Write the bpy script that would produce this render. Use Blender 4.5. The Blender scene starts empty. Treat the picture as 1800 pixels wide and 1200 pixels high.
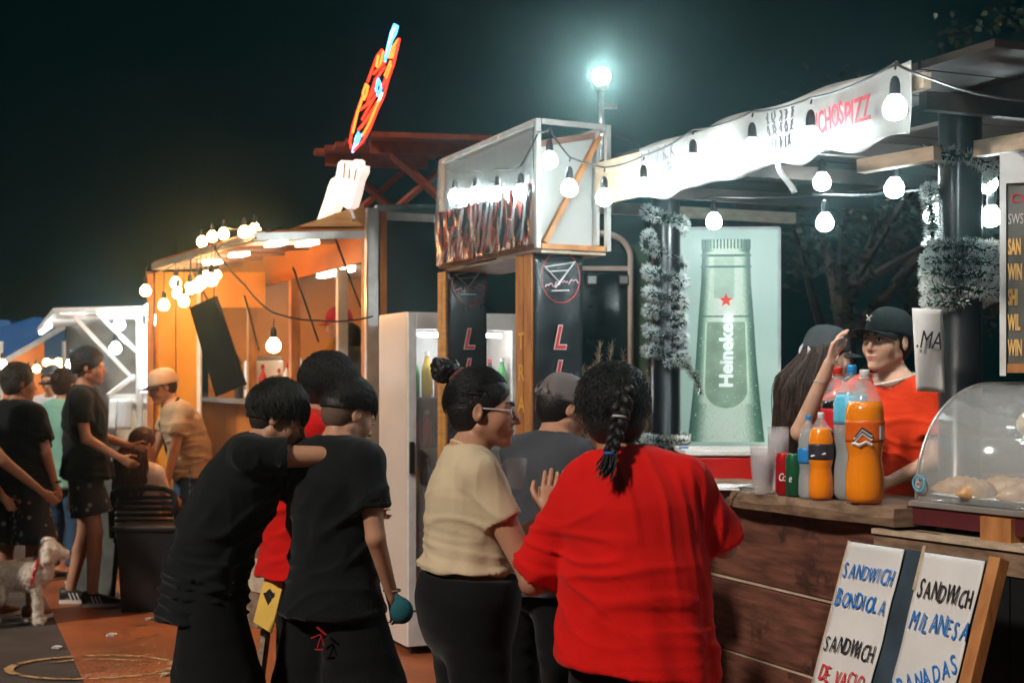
import bpy, bmesh, math, random
import numpy as np
from mathutils import Vector, Matrix

rnd = random.Random(7)
SC = bpy.context.scene
COL = SC.collection

# ------------------------------------------------------------------ camera, sky, light, exposure
cam_d = bpy.data.cameras.new('camera')
cam = bpy.data.objects.new('camera', cam_d)
COL.objects.link(cam)
EYE, FOC, HOR = 1.6, 2500.0, 665.0          # eye height, focal length and horizon row in photo pixels (1800 wide)
cam.location = (0, 0, EYE)
cam.rotation_euler = (math.radians(90), 0, 0)
cam_d.sensor_width = 36.0
cam_d.lens = 36.0 * FOC / 1800.0
cam_d.shift_y = (HOR - 600.0) / 1800.0
cam_d.clip_end = 400
cam_d.dof.use_dof = True
cam_d.dof.focus_distance = 4.6
cam_d.dof.aperture_fstop = 5.0
SC.camera = cam

world = bpy.data.worlds.new('World')
SC.world = world
world.use_nodes = True
wn = world.node_tree
wbg = wn.nodes['Background']
wbg.inputs[0].default_value = (0.01, 0.60, 0.68, 1)
wbg.inputs[1].default_value = 0.007

sun_d = bpy.data.lights.new('night_flood', 'SUN')
sun_d.energy = 2.9
sun_d.angle = math.radians(5)
sun_d.color = (1.0, 0.88, 0.76)
sun = bpy.data.objects.new('night_flood', sun_d)
COL.objects.link(sun)
sun.rotation_euler = Vector((0.66, 0.62, -0.70)).to_track_quat('-Z', 'Y').to_euler()

SC.view_settings.view_transform = 'Standard'
SC.view_settings.look = 'None'
SC.view_settings.exposure = 0.0
SC.view_settings.gamma = 1.0
SC.render.engine = 'CYCLES'
SC.cycles.use_denoising = True
SC.cycles.max_bounces = 6
SC.cycles.diffuse_bounces = 3
SC.cycles.glossy_bounces = 3
SC.cycles.transmission_bounces = 6
SC.cycles.transparent_max_bounces = 12
SC.cycles.volume_bounces = 0
SC.cycles.sample_clamp_indirect = 4.0
SC.cycles.caustics_reflective = False
SC.cycles.caustics_refractive = False

# ------------------------------------------------------------------ small helpers
def P(px, py, Y):
    """point at distance Y seen at photo pixel (px, py)"""
    return Vector(((px - 900.0) / FOC * Y, Y, EYE + (HOR - py) / FOC * Y))
U2 = Vector((-0.400, 0.9165, 0))            # direction of the row of stalls, going away
N2 = Vector((0.9165, 0.400, 0))             # into the stalls
ZZ = Vector((0, 0, 1))

def tag(o, label=None, cat=None, group=None, kind=None):
    if label: o['label'] = label
    if cat: o['category'] = cat
    if group: o['group'] = group
    if kind: o['kind'] = kind
    return o

def empty(name, loc=(0, 0, 0), rz=0.0, label=None, cat=None, group=None, kind=None):
    o = bpy.data.objects.new(name, None)
    COL.objects.link(o)
    o.empty_display_size = 0.1
    o.location = loc
    o.rotation_euler = (0, 0, rz)
    return tag(o, label, cat, group, kind)

def link(name, me, mat=None, parent=None, smooth=False):
    o = bpy.data.objects.new(name, me)
    COL.objects.link(o)
    if mat is not None and len(me.materials) == 0:
        me.materials.append(mat)
    if parent is not None:
        o.parent = parent
    if smooth:
        me.polygons.foreach_set('use_smooth', [True] * len(me.polygons))
    return o

class MB:
    """collects simple shapes; build() links them as one mesh object"""
    def __init__(self): self.v = []; self.f = []
    def quad(self, a, b, c, d):
        n = len(self.v); self.v += [tuple(a), tuple(b), tuple(c), tuple(d)]; self.f.append((n, n+1, n+2, n+3)); return self
    def poly(self, pts):
        n = len(self.v); self.v += [tuple(p) for p in pts]; self.f.append(tuple(range(n, n+len(pts)))); return self
    def hexa(self, p):                       # 8 corners: bottom loop then top loop
        n = len(self.v); self.v += [tuple(q) for q in p]
        for f in ((3,2,1,0),(4,5,6,7),(0,1,5,4),(1,2,6,5),(2,3,7,6),(3,0,4,7)):
            self.f.append(tuple(n+i for i in f))
        return self
    def box(self, c, sx, sy, sz, ax=Vector((1,0,0)), ay=Vector((0,1,0)), az=ZZ):
        c = Vector(c); hx, hy, hz = ax*(sx/2), ay*(sy/2), az*(sz/2)
        return self.hexa([c-hx-hy-hz, c+hx-hy-hz, c+hx+hy-hz, c-hx+hy-hz, c-hx-hy+hz, c+hx-hy+hz, c+hx+hy+hz, c-hx+hy+hz])
    def bar(self, a, b, w, h=None, up=ZZ):   # rectangular bar from a to b
        a = Vector(a); b = Vector(b); h = h or w
        d = (b-a).normalized()
        s = d.cross(up)
        if s.length < 1e-4: s = d.cross(Vector((0,1,0)))
        s.normalize(); t = s.cross(d).normalized()
        s *= w/2; t *= h/2
        return self.hexa([a-s-t, a+s-t, a+s+t, a-s+t, b-s-t, b+s-t, b+s+t, b-s+t])
    def tube(self, pts, r, n=8, cap=True):
        pts = [Vector(p) for p in pts]; rr = r if isinstance(r, (list, tuple)) else [r]*len(pts)
        base = len(self.v); prev = None
        for i, p in enumerate(pts):
            d = (pts[min(i+1, len(pts)-1)] - pts[max(i-1, 0)])
            d = d.normalized() if d.length > 1e-9 else Vector((0,0,1))
            if prev is None:
                s = d.cross(ZZ)
                if s.length < 1e-3: s = d.cross(Vector((1,0,0)))
            else:
                s = prev - d*prev.dot(d)
                if s.length < 1e-4: s = d.cross(Vector((1,0.3,0)))
            s.normalize(); prev = s; t = d.cross(s)
            for k in range(n):
                a = 2*math.pi*k/n
                self.v.append(tuple(p + s*(math.cos(a)*rr[i]) + t*(math.sin(a)*rr[i])))
        for i in range(len(pts)-1):
            for k in range(n):
                k2 = (k+1) % n
                self.f.append((base+i*n+k, base+i*n+k2, base+(i+1)*n+k2, base+(i+1)*n+k))
        if cap:
            self.f.append(tuple(base+k for k in range(n))[::-1])
            self.f.append(tuple(base+(len(pts)-1)*n+k for k in range(n)))
        return self
    def lathe(self, prof, c=(0,0,0), n=20, cap=True):   # prof: (radius, z)
        c = Vector(c); base = len(self.v)
        for r, z in prof:
            for k in range(n):
                a = 2*math.pi*k/n
                self.v.append((c.x+r*math.cos(a), c.y+r*math.sin(a), c.z+z))
        for i in range(len(prof)-1):
            for k in range(n):
                k2 = (k+1) % n
                self.f.append((base+i*n+k, base+i*n+k2, base+(i+1)*n+k2, base+(i+1)*n+k))
        if cap:
            self.f.append(tuple(base+k for k in range(n))[::-1])
            self.f.append(tuple(base+(len(prof)-1)*n+k for k in range(n)))
        return self
    def ball(self, c, r, n=12, m=8, sc=(1,1,1)):
        prof = [(max(1e-4, r*math.sin(math.pi*i/m)), -r*math.cos(math.pi*i/m)) for i in range(m+1)]
        b = len(self.v); self.lathe(prof, (0,0,0), n)
        c = Vector(c)
        for i in range(b, len(self.v)):
            v = self.v[i]; self.v[i] = (c.x+v[0]*sc[0], c.y+v[1]*sc[1], c.z+v[2]*sc[2])
        return self
    def mesh(self, name):
        me = bpy.data.meshes.new(name); me.from_pydata(self.v, [], self.f); me.update(); return me
    def build(self, name, mat, parent=None, smooth=False, bevel=0.0, loc=None):
        o = link(name, self.mesh(name), mat, parent, smooth)
        if loc is not None: o.location = loc
        if bevel > 0:
            md = o.modifiers.new('bevel', 'BEVEL'); md.width = bevel; md.segments = 2; md.limit_method = 'ANGLE'
        return o

def sheet(fn, nu, nv, name, mat, parent=None, thick=0.0, smooth=True):
    """grid of points fn(u,v) for u,v in 0..1, given thickness along its normal"""
    mb = MB()
    for j in range(nv+1):
        for i in range(nu+1):
            mb.v.append(tuple(fn(i/nu, j/nv)))
    for j in range(nv):
        for i in range(nu):
            a = j*(nu+1)+i
            mb.f.append((a, a+1, a+nu+2, a+nu+1))
    o = mb.build(name, mat, parent, smooth)
    if thick:
        md = o.modifiers.new('solid', 'SOLIDIFY'); md.thickness = thick; md.offset = 0
    return o

def text(s, mat, parent, origin, right, up, size, name='lettering', shear=0.0, extrude=0.0008, offset=0.0, sx=1.0, align='LEFT', spacing=1.0):
    """flat lettering lying in the plane of right/up"""
    cu = bpy.data.curves.new(name, 'FONT')
    cu.body = s; cu.size = size; cu.shear = shear; cu.extrude = extrude; cu.offset = offset
    cu.align_x = align; cu.space_character = spacing; cu.resolution_u = 3
    tmp = bpy.data.objects.new('tmp', cu)
    me = bpy.data.meshes.new_from_object(tmp)
    bpy.data.objects.remove(tmp); bpy.data.curves.remove(cu)
    me.name = name; me.materials.clear(); me.materials.append(mat)
    o = bpy.data.objects.new(name, me)
    COL.objects.link(o)
    r = Vector(right).normalized(); u = Vector(up); u = (u - r*u.dot(r)).normalized(); nrm = r.cross(u)
    M = Matrix(((r.x*sx, u.x, nrm.x, origin[0]), (r.y*sx, u.y, nrm.y, origin[1]), (r.z*sx, u.z, nrm.z, origin[2]), (0, 0, 0, 1)))
    o.matrix_world = M
    if parent is not None:
        o.parent = parent
        bpy.context.view_layer.update()
        o.matrix_parent_inverse = parent.matrix_world.inverted()
    return o

# ------------------------------------------------------------------ materials
def mat(name, col, rough=0.6, metal=0.0, var=0.15, scale=8.0, bump=0.0, bscale=40.0, col2=None, spec=0.5,
        stretch=None, emit=None, estr=0.0, trans=0.0, alpha=1.0, sheen=0.0, coat=0.0, sss=0.0, ior=1.45, detail=4.0, wear=None):
    m = bpy.data.materials.new(name); m.use_nodes = True
    nt = m.node_tree; N = nt.nodes; L = nt.links
    b = N['Principled BSDF']
    b.inputs['Roughness'].default_value = rough
    b.inputs['Metallic'].default_value = metal
    b.inputs['Specular IOR Level'].default_value = spec
    b.inputs['Transmission Weight'].default_value = trans
    b.inputs['Alpha'].default_value = alpha
    b.inputs['IOR'].default_value = ior
    if sheen: b.inputs['Sheen Weight'].default_value = sheen; b.inputs['Sheen Roughness'].default_value = 0.5
    if coat: b.inputs['Coat Weight'].default_value = coat; b.inputs['Coat Roughness'].default_value = 0.15
    if sss:
        b.inputs['Subsurface Weight'].default_value = sss
        b.inputs['Subsurface Radius'].default_value = (0.02, 0.008, 0.004)
        b.inputs['Subsurface Scale'].default_value = 0.6
    tc = N.new('ShaderNodeTexCoord'); mp = N.new('ShaderNodeMapping')
    L.new(tc.outputs['Object'], mp.inputs[0])
    if stretch: mp.inputs['Scale'].default_value = stretch
    nz = N.new('ShaderNodeTexNoise'); nz.inputs['Scale'].default_value = scale; nz.inputs['Detail'].default_value = detail
    L.new(mp.outputs[0], nz.inputs['Vector'])
    mix = N.new('ShaderNodeMix'); mix.data_type = 'RGBA'
    c2 = col2 or tuple(max(0.0, c*(1-var)) for c in col)
    c1 = col if col2 else tuple(min(1.0, c*(1+var)) for c in col)
    mix.inputs[6].default_value = (*c1, 1); mix.inputs[7].default_value = (*c2, 1)
    rp = N.new('ShaderNodeMapRange'); rp.inputs[1].default_value = 0.32; rp.inputs[2].default_value = 0.68
    L.new(nz.outputs[0], rp.inputs[0]); L.new(rp.outputs[0], mix.inputs[0])
    out = mix.outputs[2]
    if wear:
        nw = N.new('ShaderNodeTexNoise'); nw.inputs['Scale'].default_value = wear[1]; nw.inputs['Detail'].default_value = 8; nw.inputs['Roughness'].default_value = 0.7
        L.new(tc.outputs['Object'], nw.inputs['Vector'])
        rw = N.new('ShaderNodeMapRange'); rw.inputs[1].default_value = wear[2]; rw.inputs[2].default_value = wear[2]+0.08
        L.new(nw.outputs[0], rw.inputs[0])
        mw = N.new('ShaderNodeMix'); mw.data_type = 'RGBA'; mw.inputs[7].default_value = (*wear[0], 1)
        L.new(rw.outputs[0], mw.inputs[0]); L.new(out, mw.inputs[6]); out = mw.outputs[2]
    L.new(out, b.inputs['Base Color'])
    if emit:
        b.inputs['Emission Color'].default_value = (*emit, 1); b.inputs['Emission Strength'].default_value = estr
    if bump:
        nb = N.new('ShaderNodeTexNoise'); nb.inputs['Scale'].default_value = bscale; nb.inputs['Detail'].default_value = 5
        L.new(mp.outputs[0], nb.inputs['Vector'])
        bp = N.new('ShaderNodeBump'); bp.inputs['Strength'].default_value = bump; bp.inputs['Distance'].default_value = 0.01
        L.new(nb.outputs[0], bp.inputs['Height']); L.new(bp.outputs[0], b.inputs['Normal'])
    m['b'] = 1
    return m

def glow(name, col, strength):
    m = bpy.data.materials.new(name); m.use_nodes = True
    nt = m.node_tree; N = nt.nodes; L = nt.links
    b = N['Principled BSDF']
    b.inputs['Base Color'].default_value = (*[min(1, c) for c in col], 1)
    nz = N.new('ShaderNodeTexNoise'); nz.inputs['Scale'].default_value = 6
    mr = N.new('ShaderNodeMapRange'); mr.inputs[3].default_value = strength*0.9; mr.inputs[4].default_value = strength*1.1
    L.new(nz.outputs[0], mr.inputs[0]); L.new(mr.outputs[0], b.inputs['Emission Strength'])
    b.inputs['Emission Color'].default_value = (*col, 1)
    return m

def wood(name, c1, c2, stretch=(1, 1, 8), rough=0.6, scale=6.0, bump=0.25):
    return mat(name, c1, rough, col2=c2, scale=scale, stretch=stretch, bump=bump, bscale=14, detail=8)

M = {}
M['wood_dark'] = mat('dark_wood', (0.19, 0.075, 0.05), .55, col2=(0.075, 0.030, 0.020), scale=5, stretch=(1, 1, 7), bump=.35, bscale=9, detail=9, wear=((.05, .022, .016), 4, .56))
M['wood_counter'] = wood('counter_wood', (0.30, 0.20, 0.13), (0.12, 0.075, 0.05), (1.2, 1.2, 4), scale=9)
M['wood_orange'] = wood('orange_wood', (0.50, 0.22, 0.07), (0.30, 0.11, 0.035), (3, 3, 1), scale=6)
M['wood_ply'] = wood('plywood', (0.55, 0.44, 0.32), (0.38, 0.29, 0.20), (2, 2, 6))
M['wood_red'] = wood('red_stained_wood', (0.30, 0.055, 0.018), (0.17, 0.03, 0.012), (2, 6, 2))
M['white_paint'] = mat('white_paint', (0.72, 0.72, 0.70), 0.45, wear=((0.35, 0.3, 0.26), 9, 0.66))
M['white_metal'] = mat('white_metal', (0.68, 0.70, 0.70), 0.35, wear=((0.4, 0.33, 0.28), 7, 0.68))
M['steel'] = mat('steel', (0.5, 0.5, 0.5), 0.28, 0.9)
M['black_paint'] = mat('black_paint', (0.012, 0.013, 0.014), 0.32, coat=0.3, bump=0.1, bscale=30)
M['black_plastic'] = mat('black_plastic', (0.014, 0.014, 0.016), 0.4)
M['rubber'] = mat('cable_rubber', (0.012, 0.012, 0.012), 0.5)
M['teal_body'] = mat('teal_body_paint', (0.012, 0.035, 0.040), 0.35, coat=0.4, var=0.3, scale=2)
M['red_paint'] = mat('red_paint', (0.55, 0.012, 0.010), 0.35, coat=0.4)
M['paper'] = mat('white_paper', (0.78, 0.78, 0.78), 0.7, bump=0.3, bscale=12)
M['ink_black'] = mat('black_ink', (0.015, 0.015, 0.02), 0.6)
M['ink_blue'] = mat('blue_ink', (0.012, 0.16, 0.52), 0.6)
M['ink_red'] = mat('red_ink', (0.55, 0.02, 0.025), 0.6)
M['bulb_cool'] = glow('cool_bulb_glass', (0.84, 0.98, 1.0), 100)
M['bulb_warm'] = glow('warm_bulb_glass', (1.0, 0.48, 0.17), 84)
# ------------------------------------------------------------------ figures: smooth distance fields turned into one skin
def _axis(lo, hi, h, fine):
    """coordinates from lo to hi with step h, refined inside the intervals (a,b,step) of fine"""
    out = [lo]; x = lo
    while x < hi:
        st = h
        for a, b, s in fine:
            if a - h < x < b: st = min(st, s)
        x += st; out.append(x)
    return np.array(out, dtype=np.float32)

class Field:
    def __init__(self, lo, hi, h, fine=()):
        self.ax = [_axis(lo[i], hi[i], h, [(f[0][i]-f[1], f[0][i]+f[1], f[2]) for f in fine]) for i in range(3)]
        self.D = np.full([len(a) for a in self.ax], 0.5, dtype=np.float32)
    def like(self):
        F = Field.__new__(Field); F.ax = self.ax; F.D = np.full(self.D.shape, 0.5, dtype=np.float32); return F
    def join(self, G, k):
        h = np.clip(k - np.abs(self.D - G.D), 0, None)/k
        self.D = np.minimum(self.D, G.D) - h*h*k*0.25*((self.D < .4) & (G.D < .4))
    def _sub(self, lo, hi, pad):
        sl = []
        for i in range(3):
            a = max(0, int(np.searchsorted(self.ax[i], lo[i]-pad)) - 1); b = min(len(self.ax[i]), int(np.searchsorted(self.ax[i], hi[i]+pad)) + 1)
            if b <= a: return None
            sl.append(slice(a, b))
        g = (self.ax[0][sl[0]][:, None, None], self.ax[1][sl[1]][None, :, None], self.ax[2][sl[2]][None, None, :])
        return tuple(sl), g
    def _mix(self, s, d, k, op):
        D = self.D[s]
        if op == 'sub': d = -d; D2 = -D
        else: D2 = D
        if op == 'sub':
            h = np.clip(k - np.abs(D - d), 0, None)/k if k > 0 else 0
            r = np.maximum(D, d) + (h*h*k*0.25 if k > 0 else 0)
        else:
            h = np.clip(k - np.abs(D - d), 0, None)/k if k > 0 else 0
            r = np.minimum(D, d) - (h*h*k*0.25 if k > 0 else 0)
        self.D[s] = r
    def seg(self, a, b, ra, rb, k=0.02, op='add', L=None, F=None, pad=0.03):
        """tapered rounded segment; ra/rb are numbers or (lateral, depth) pairs along L and F"""
        a = Vector(a); b = Vector(b)
        la, fa = ra if isinstance(ra, (tuple, list)) else (ra, ra)
        lb, fb = rb if isinstance(rb, (tuple, list)) else (rb, rb)
        m = max(la, fa, lb, fb)
        q = self._sub([min(a[i], b[i])-m for i in range(3)], [max(a[i], b[i])+m for i in range(3)], pad+k)
        if q is None: return
        s, (X, Y, Z) = q
        dx, dy, dz = X-a.x, Y-a.y, Z-a.z
        e = b-a; l2 = max(e.length_squared, 1e-10)
        t = np.clip((dx*e.x+dy*e.y+dz*e.z)/l2, 0, 1).astype(np.float32)
        qx, qy, qz = dx-t*e.x, dy-t*e.y, dz-t*e.z
        if la == fa and lb == fb:
            d = np.sqrt(qx*qx+qy*qy+qz*qz) - (la+(lb-la)*t)
        else:
            ax = Vector(L).normalized(); ed = e.normalized() if e.length > 1e-6 else ZZ
            ff = Vector(F) if F is not None else ed.cross(ax)
            ff = (ff - ax*ff.dot(ax)).normalized(); hh = ax.cross(ff)
            l = qx*ax.x+qy*ax.y+qz*ax.z; f = qx*ff.x+qy*ff.y+qz*ff.z; h = qx*hh.x+qy*hh.y+qz*hh.z
            A = la+(lb-la)*t; B = fa+(fb-fa)*t; Cc = np.minimum(A, B)
            k0 = np.sqrt((l/A)**2+(f/B)**2+(h/Cc)**2); k1 = np.sqrt((l/A**2)**2+(f/B**2)**2+(h/Cc**2)**2)+1e-6
            d = k0*(k0-1)/k1
        self._mix(s, d.astype(np.float32), k, op)
    def ell(self, c, r, R=None, k=0.02, op='add'):
        c = Vector(c); m = max(r)
        q = self._sub([c[i]-m for i in range(3)], [c[i]+m for i in range(3)], 0.03+k)
        if q is None: return
        s, (X, Y, Z) = q
        x, y, z = X-c.x, Y-c.y, Z-c.z
        if R is not None:
            x, y, z = (R[0][0]*x+R[1][0]*y+R[2][0]*z, R[0][1]*x+R[1][1]*y+R[2][1]*z, R[0][2]*x+R[1][2]*y+R[2][2]*z)
        k0 = np.sqrt((x/r[0])**2+(y/r[1])**2+(z/r[2])**2); k1 = np.sqrt((x/r[0]**2)**2+(y/r[1]**2)**2+(z/r[2]**2)**2)+1e-6
        self._mix(s, (k0*(k0-1)/k1).astype(np.float32), k, op)
    def half(self, p, nrm, lo=None, hi=None, k=0.004):
        """remove everything on the side of p that nrm points to"""
        p = Vector(p); nrm = Vector(nrm).normalized()
        if lo is None: lo = [a[0] for a in self.ax]; hi = [a[-1] for a in self.ax]
        q = self._sub(lo, hi, 0)
        if q is None: return
        s, (X, Y, Z) = q
        d = ((X-p.x)*nrm.x+(Y-p.y)*nrm.y+(Z-p.z)*nrm.z)
        self.D[s] = np.maximum(self.D[s], d)
    def mesh(self, name, disp=None, smooth=1):
        D = self.D
        D[0] = D[-1] = 0.5; D[:, 0] = D[:, -1] = 0.5; D[:, :, 0] = D[:, :, -1] = 0.5
        ins = D < 0
        n = ins.astype(np.int8)
        c = n[:-1]+n[1:]; c = c[:, :-1]+c[:, 1:]; c = c[:, :, :-1]+c[:, :, 1:]
        act = (c > 0) & (c < 8)
        idx = np.argwhere(act)
        if len(idx) == 0: return bpy.data.meshes.new(name)
        ids = np.full(act.shape, -1, dtype=np.int32); ids[act] = np.arange(len(idx))
        I, J, K = idx.T
        cv = {}
        for a in (0, 1):
            for b in (0, 1):
                for e in (0, 1): cv[(a, b, e)] = D[I+a, J+b, K+e]
        acc = np.zeros((len(idx), 3), np.float64); cnt = np.zeros(len(idx))
        for p in cv:
            for ax in range(3):
                if p[ax] == 1: continue
                q = list(p); q[ax] = 1; q = tuple(q)
                va, vb = cv[p], cv[q]
                cr = (va < 0) != (vb < 0)
                t = np.where(cr, va/np.where(cr, va-vb, 1), 0)
                o = np.array(p, float)[None, :].repeat(len(idx), 0); o[:, ax] = t
                acc[cr] += o[cr]; cnt[cr] += 1
        fr = acc/np.maximum(cnt, 1)[:, None]
        V = np.empty((len(idx), 3))
        for ax, ii in enumerate((I, J, K)):
            A = self.ax[ax]
            V[:, ax] = A[ii] + fr[:, ax]*(A[ii+1]-A[ii])
        F = []
        for ax in range(3):
            s0 = [slice(1, -1)]*3; s1 = [slice(1, -1)]*3
            s0[ax] = slice(0, -1); s1[ax] = slice(1, None)
            a, b = ins[tuple(s0)], ins[tuple(s1)]
            e = np.argwhere(a != b)
            if len(e) == 0: continue
            flip = a[tuple(e.T)]
            off = [1, 1, 1]; off[ax] = 0
            e = e + np.array(off)
            u, w = (ax+1) % 3, (ax+2) % 3
            def cell(du, dw):
                q = e.copy(); q[:, u] += du; q[:, w] += dw
                return ids[q[:, 0], q[:, 1], q[:, 2]]
            quad = np.stack([cell(-1, -1), cell(0, -1), cell(0, 0), cell(-1, 0)], 1)
            quad[~flip] = quad[~flip][:, ::-1]
            F.append(quad)
        F = np.concatenate(F); F = F[(F >= 0).all(1)]
        for _ in range(smooth):
            S = np.zeros_like(V); Cn = np.zeros(len(V))
            for a, b in ((0, 1), (1, 2), (2, 3), (3, 0)):
                np.add.at(S, F[:, a], V[F[:, b]]); np.add.at(S, F[:, b], V[F[:, a]])
                np.add.at(Cn, F[:, a], 1); np.add.at(Cn, F[:, b], 1)
            V = 0.5*V + 0.5*S/np.maximum(Cn, 1)[:, None]
        if disp is not None:
            e1 = V[F[:, 2]]-V[F[:, 0]]; e2 = V[F[:, 3]]-V[F[:, 1]]
            fn = np.cross(e1, e2); vn = np.zeros_like(V)
            for a in range(4): np.add.at(vn, F[:, a], fn)
            vn /= np.linalg.norm(vn, axis=1)[:, None]+1e-12
            V = V + vn*disp(V, vn)[:, None]
        me = bpy.data.meshes.new(name)
        me.vertices.add(len(V)); me.vertices.foreach_set('co', V.astype(np.float32).ravel())
        me.loops.add(len(F)*4); me.loops.foreach_set('vertex_index', F.astype(np.int32).ravel())
        me.polygons.add(len(F)); me.polygons.foreach_set('loop_start', np.arange(0, len(F)*4, 4, dtype=np.int32))
        me.polygons.foreach_set('use_smooth', np.ones(len(F), dtype=bool))
        me.update(calc_edges=True)
        return me

def waves(seed, n=5, freq=20, aniso=(1, 1, 1)):
    g = np.random.RandomState(seed); d = g.normal(size=(n, 3)); d /= np.linalg.norm(d, axis=1)[:, None]
    d = d*np.array(aniso)*freq*g.uniform(0.6, 1.5, (n, 1)); ph = g.uniform(0, 6.28, n)
    def f(V):
        r = np.zeros(len(V))
        for i in range(n): r += np.sin(V@d[i]+ph[i]+1.3*np.sin(V@d[(i+1) % n]*0.5+ph[i]*2))
        return r/n
    return f

def cloth_folds(seed, amp=0.006, z0=0.8, z1=1.4):
    """folds of a worn shirt: pulled diagonals, bunching low, long soft drapes"""
    lo = waves(seed, 4, 9); dg = waves(seed+1, 3, 34, (0.5, 0.5, 1.4)); vr = waves(seed+2, 4, 30, (1.6, 1.6, 0.16)); hz = waves(seed+3, 3, 44, (0.35, 0.35, 1.5))
    mk = waves(seed+4, 4, 8)
    def ridge(x, w=.20): return np.exp(-(x/w)**2)
    def f(V, vn):
        t = np.clip((V[:, 2]-z0)/(z1-z0), 0, 1)
        m = 0.5+0.9*np.clip(mk(V), -0.5, 0.8)
        low = np.clip(1.25-2.0*t, 0, 1); mid = np.exp(-((t-0.55)/0.3)**2)
        up = 1-vn[:, 2].clip(0, 1)*0.7
        m = m.clip(0, 1)
        return amp*up*(0.9*lo(V) + 0.85*m*(mid+.25)*ridge(dg(V)) + 0.8*low*vr(V) + 0.75*m*(low+.15)*ridge(hz(V), .17) + .5*(1-m)*ridge(vr(V), .2)*t)
    return f

def rot_to(yaw=0, pitch=0, roll=0):
    """local frame with y forward: yaw to the left, pitch up, roll"""
    return (Matrix.Rotation(math.radians(yaw), 3, 'Z') @ Matrix.Rotation(math.radians(pitch), 3, 'X') @ Matrix.Rotation(math.radians(roll), 3, 'Y'))
# ------------------------------------------------------------------ person builder
def skin_mat(name, col, sss=0.12):
    m = mat(name, col, 0.5, var=0.10, scale=14, bump=0.05, bscale=160, sss=sss)
    nt = m.node_tree; N = nt.nodes; L = nt.links; b = N['Principled BSDF']
    src = b.inputs['Base Color'].links[0].from_socket
    at = N.new('ShaderNodeAttribute'); at.attribute_name = 'lip'
    mx = N.new('ShaderNodeMix'); mx.data_type = 'RGBA'; mx.inputs[7].default_value = (col[0]*0.85, col[1]*0.42, col[2]*0.45, 1)
    L.new(at.outputs['Fac'], mx.inputs[0]); L.new(src, mx.inputs[6]); L.new(mx.outputs[2], b.inputs['Base Color'])
    return m
def cloth(name, col, rough=0.85, var=0.10, fuzz=0.0, spec=0.12, wv=0.25):
    return mat(name, col, rough, var=var, scale=5, bump=wv, bscale=260, sheen=fuzz, spec=spec)
def hair_mat(name, col, rough=0.42):
    m = mat(name, col, rough, var=0.45, scale=60, bump=0.5, bscale=120, spec=0.4)
    return m
SK = {'tan': skin_mat('skin_tan', (0.46, 0.235, 0.145)), 'light': skin_mat('skin_light', (0.60, 0.36, 0.25)),
      'brown': skin_mat('skin_brown', (0.36, 0.17, 0.10))}
HAIR = {'black': hair_mat('black_hair', (0.010, 0.008, 0.008)), 'brown': hair_mat('brown_hair', (0.035, 0.016, 0.010)),
        'grey': hair_mat('greying_hair', (0.05, 0.045, 0.04)), 'chestnut': hair_mat('chestnut_hair', (0.07, 0.026, 0.014))}
M['eye_white'] = mat('eye_white', (0.75, 0.72, 0.68), 0.15)
M['iris'] = mat('iris', (0.03, 0.014, 0.008), 0.12)
M['shoe_black'] = mat('black_trainer', (0.015, 0.015, 0.016), 0.5)
M['sole'] = mat('white_sole', (0.6, 0.6, 0.58), 0.6)

BASE = dict(pelvis=(0, 0, .95), waist=(0, .005, 1.08), chest=(0, .0, 1.29), neck=(0, -.015, 1.455), head=(0, .025, 1.60),
            shL=(-.172, -.01, 1.388), elL=(-.235, -.03, 1.12), wrL=(-.23, .06, .88),
            shR=(.172, -.01, 1.388), elR=(.235, -.03, 1.12), wrR=(.23, .06, .88),
            hipL=(-.09, 0, .92), knL=(-.125, .03, .50), anL=(-.14, -.02, .09),
            hipR=(.09, 0, .92), knR=(.125, .03, .50), anR=(.14, -.02, .09))

def head_field(F, hc, R, g, face=True):
    """skull, face and ears about the head centre; g is size"""
    def w(x, y, z): return hc + R @ (Vector((x, y, z))*g)
    F.ell(w(0, -.016, .035), (.076*g, .098*g, .086*g), R, 0.02)
    F.ell(w(0, .034, -.022), (.060*g, .060*g, .088*g), R, 0.03)
    for s in (-1, 1):
        F.seg(w(s*.050, -.002, -.055), w(s*.018, .066, -.096), .020*g, .016*g, 0.022)
        F.ell(w(s*.037, .058, -.028), (.026*g, .025*g, .028*g), R, 0.03)
    F.ell(w(0, .078, -.099), (.022*g, .02*g, .018*g), R, 0.015)
    if face:
        for s in (-1, 1):
            F.ell(w(s*.031, .101, .004), (.019*g, .017*g, .012*g), R, 0.016, 'sub')
            F.seg(w(s*.014, .088, .021), w(s*.048, .074, .020), .010*g, .009*g, 0.012)
            F.ell(w(s*.031, .079, .003), (.016*g, .014*g, .013*g), R, 0.006)
            F.ell(w(s*.013, .097, -.035), (.009*g, .011*g, .008*g), R, 0.008)
        F.seg(w(0, .088, .014), w(0, .112, -.026), .0075*g, .0095*g, 0.010)
        F.ell(w(0, .115, -.031), (.0115*g, .011*g, .010*g), R, 0.006)
        F.ell(w(0, .086, -.067), (.026*g, .014*g, .022*g), R, 0.02)
        F.ell(w(0, .0975, -.0605), (.022*g, .0095*g, .0058*g), R, 0.005)
        F.ell(w(0, .0960, -.0725), (.019*g, .0100*g, .0070*g), R, 0.005)
        F.seg(w(-.020, .105, -.0665), w(.020, .105, -.0665), .0028*g, .0028*g, 0.003, 'sub')
        F.seg(w(-.02, .112, -.083), w(.02, .112, -.083), .012*g, .012*g, 0.01, 'sub')
    for s in (-1, 1):
        Re = R @ rot_to(s*-18, 0, 0)
        F.ell(w(s*.078, -.012, -.004), (.009*g, .019*g, .032*g), Re, 0.006)
        F.ell(w(s*.088, -.008, .002), (.006*g, .011*g, .019*g), Re, 0.004, 'sub')

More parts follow.
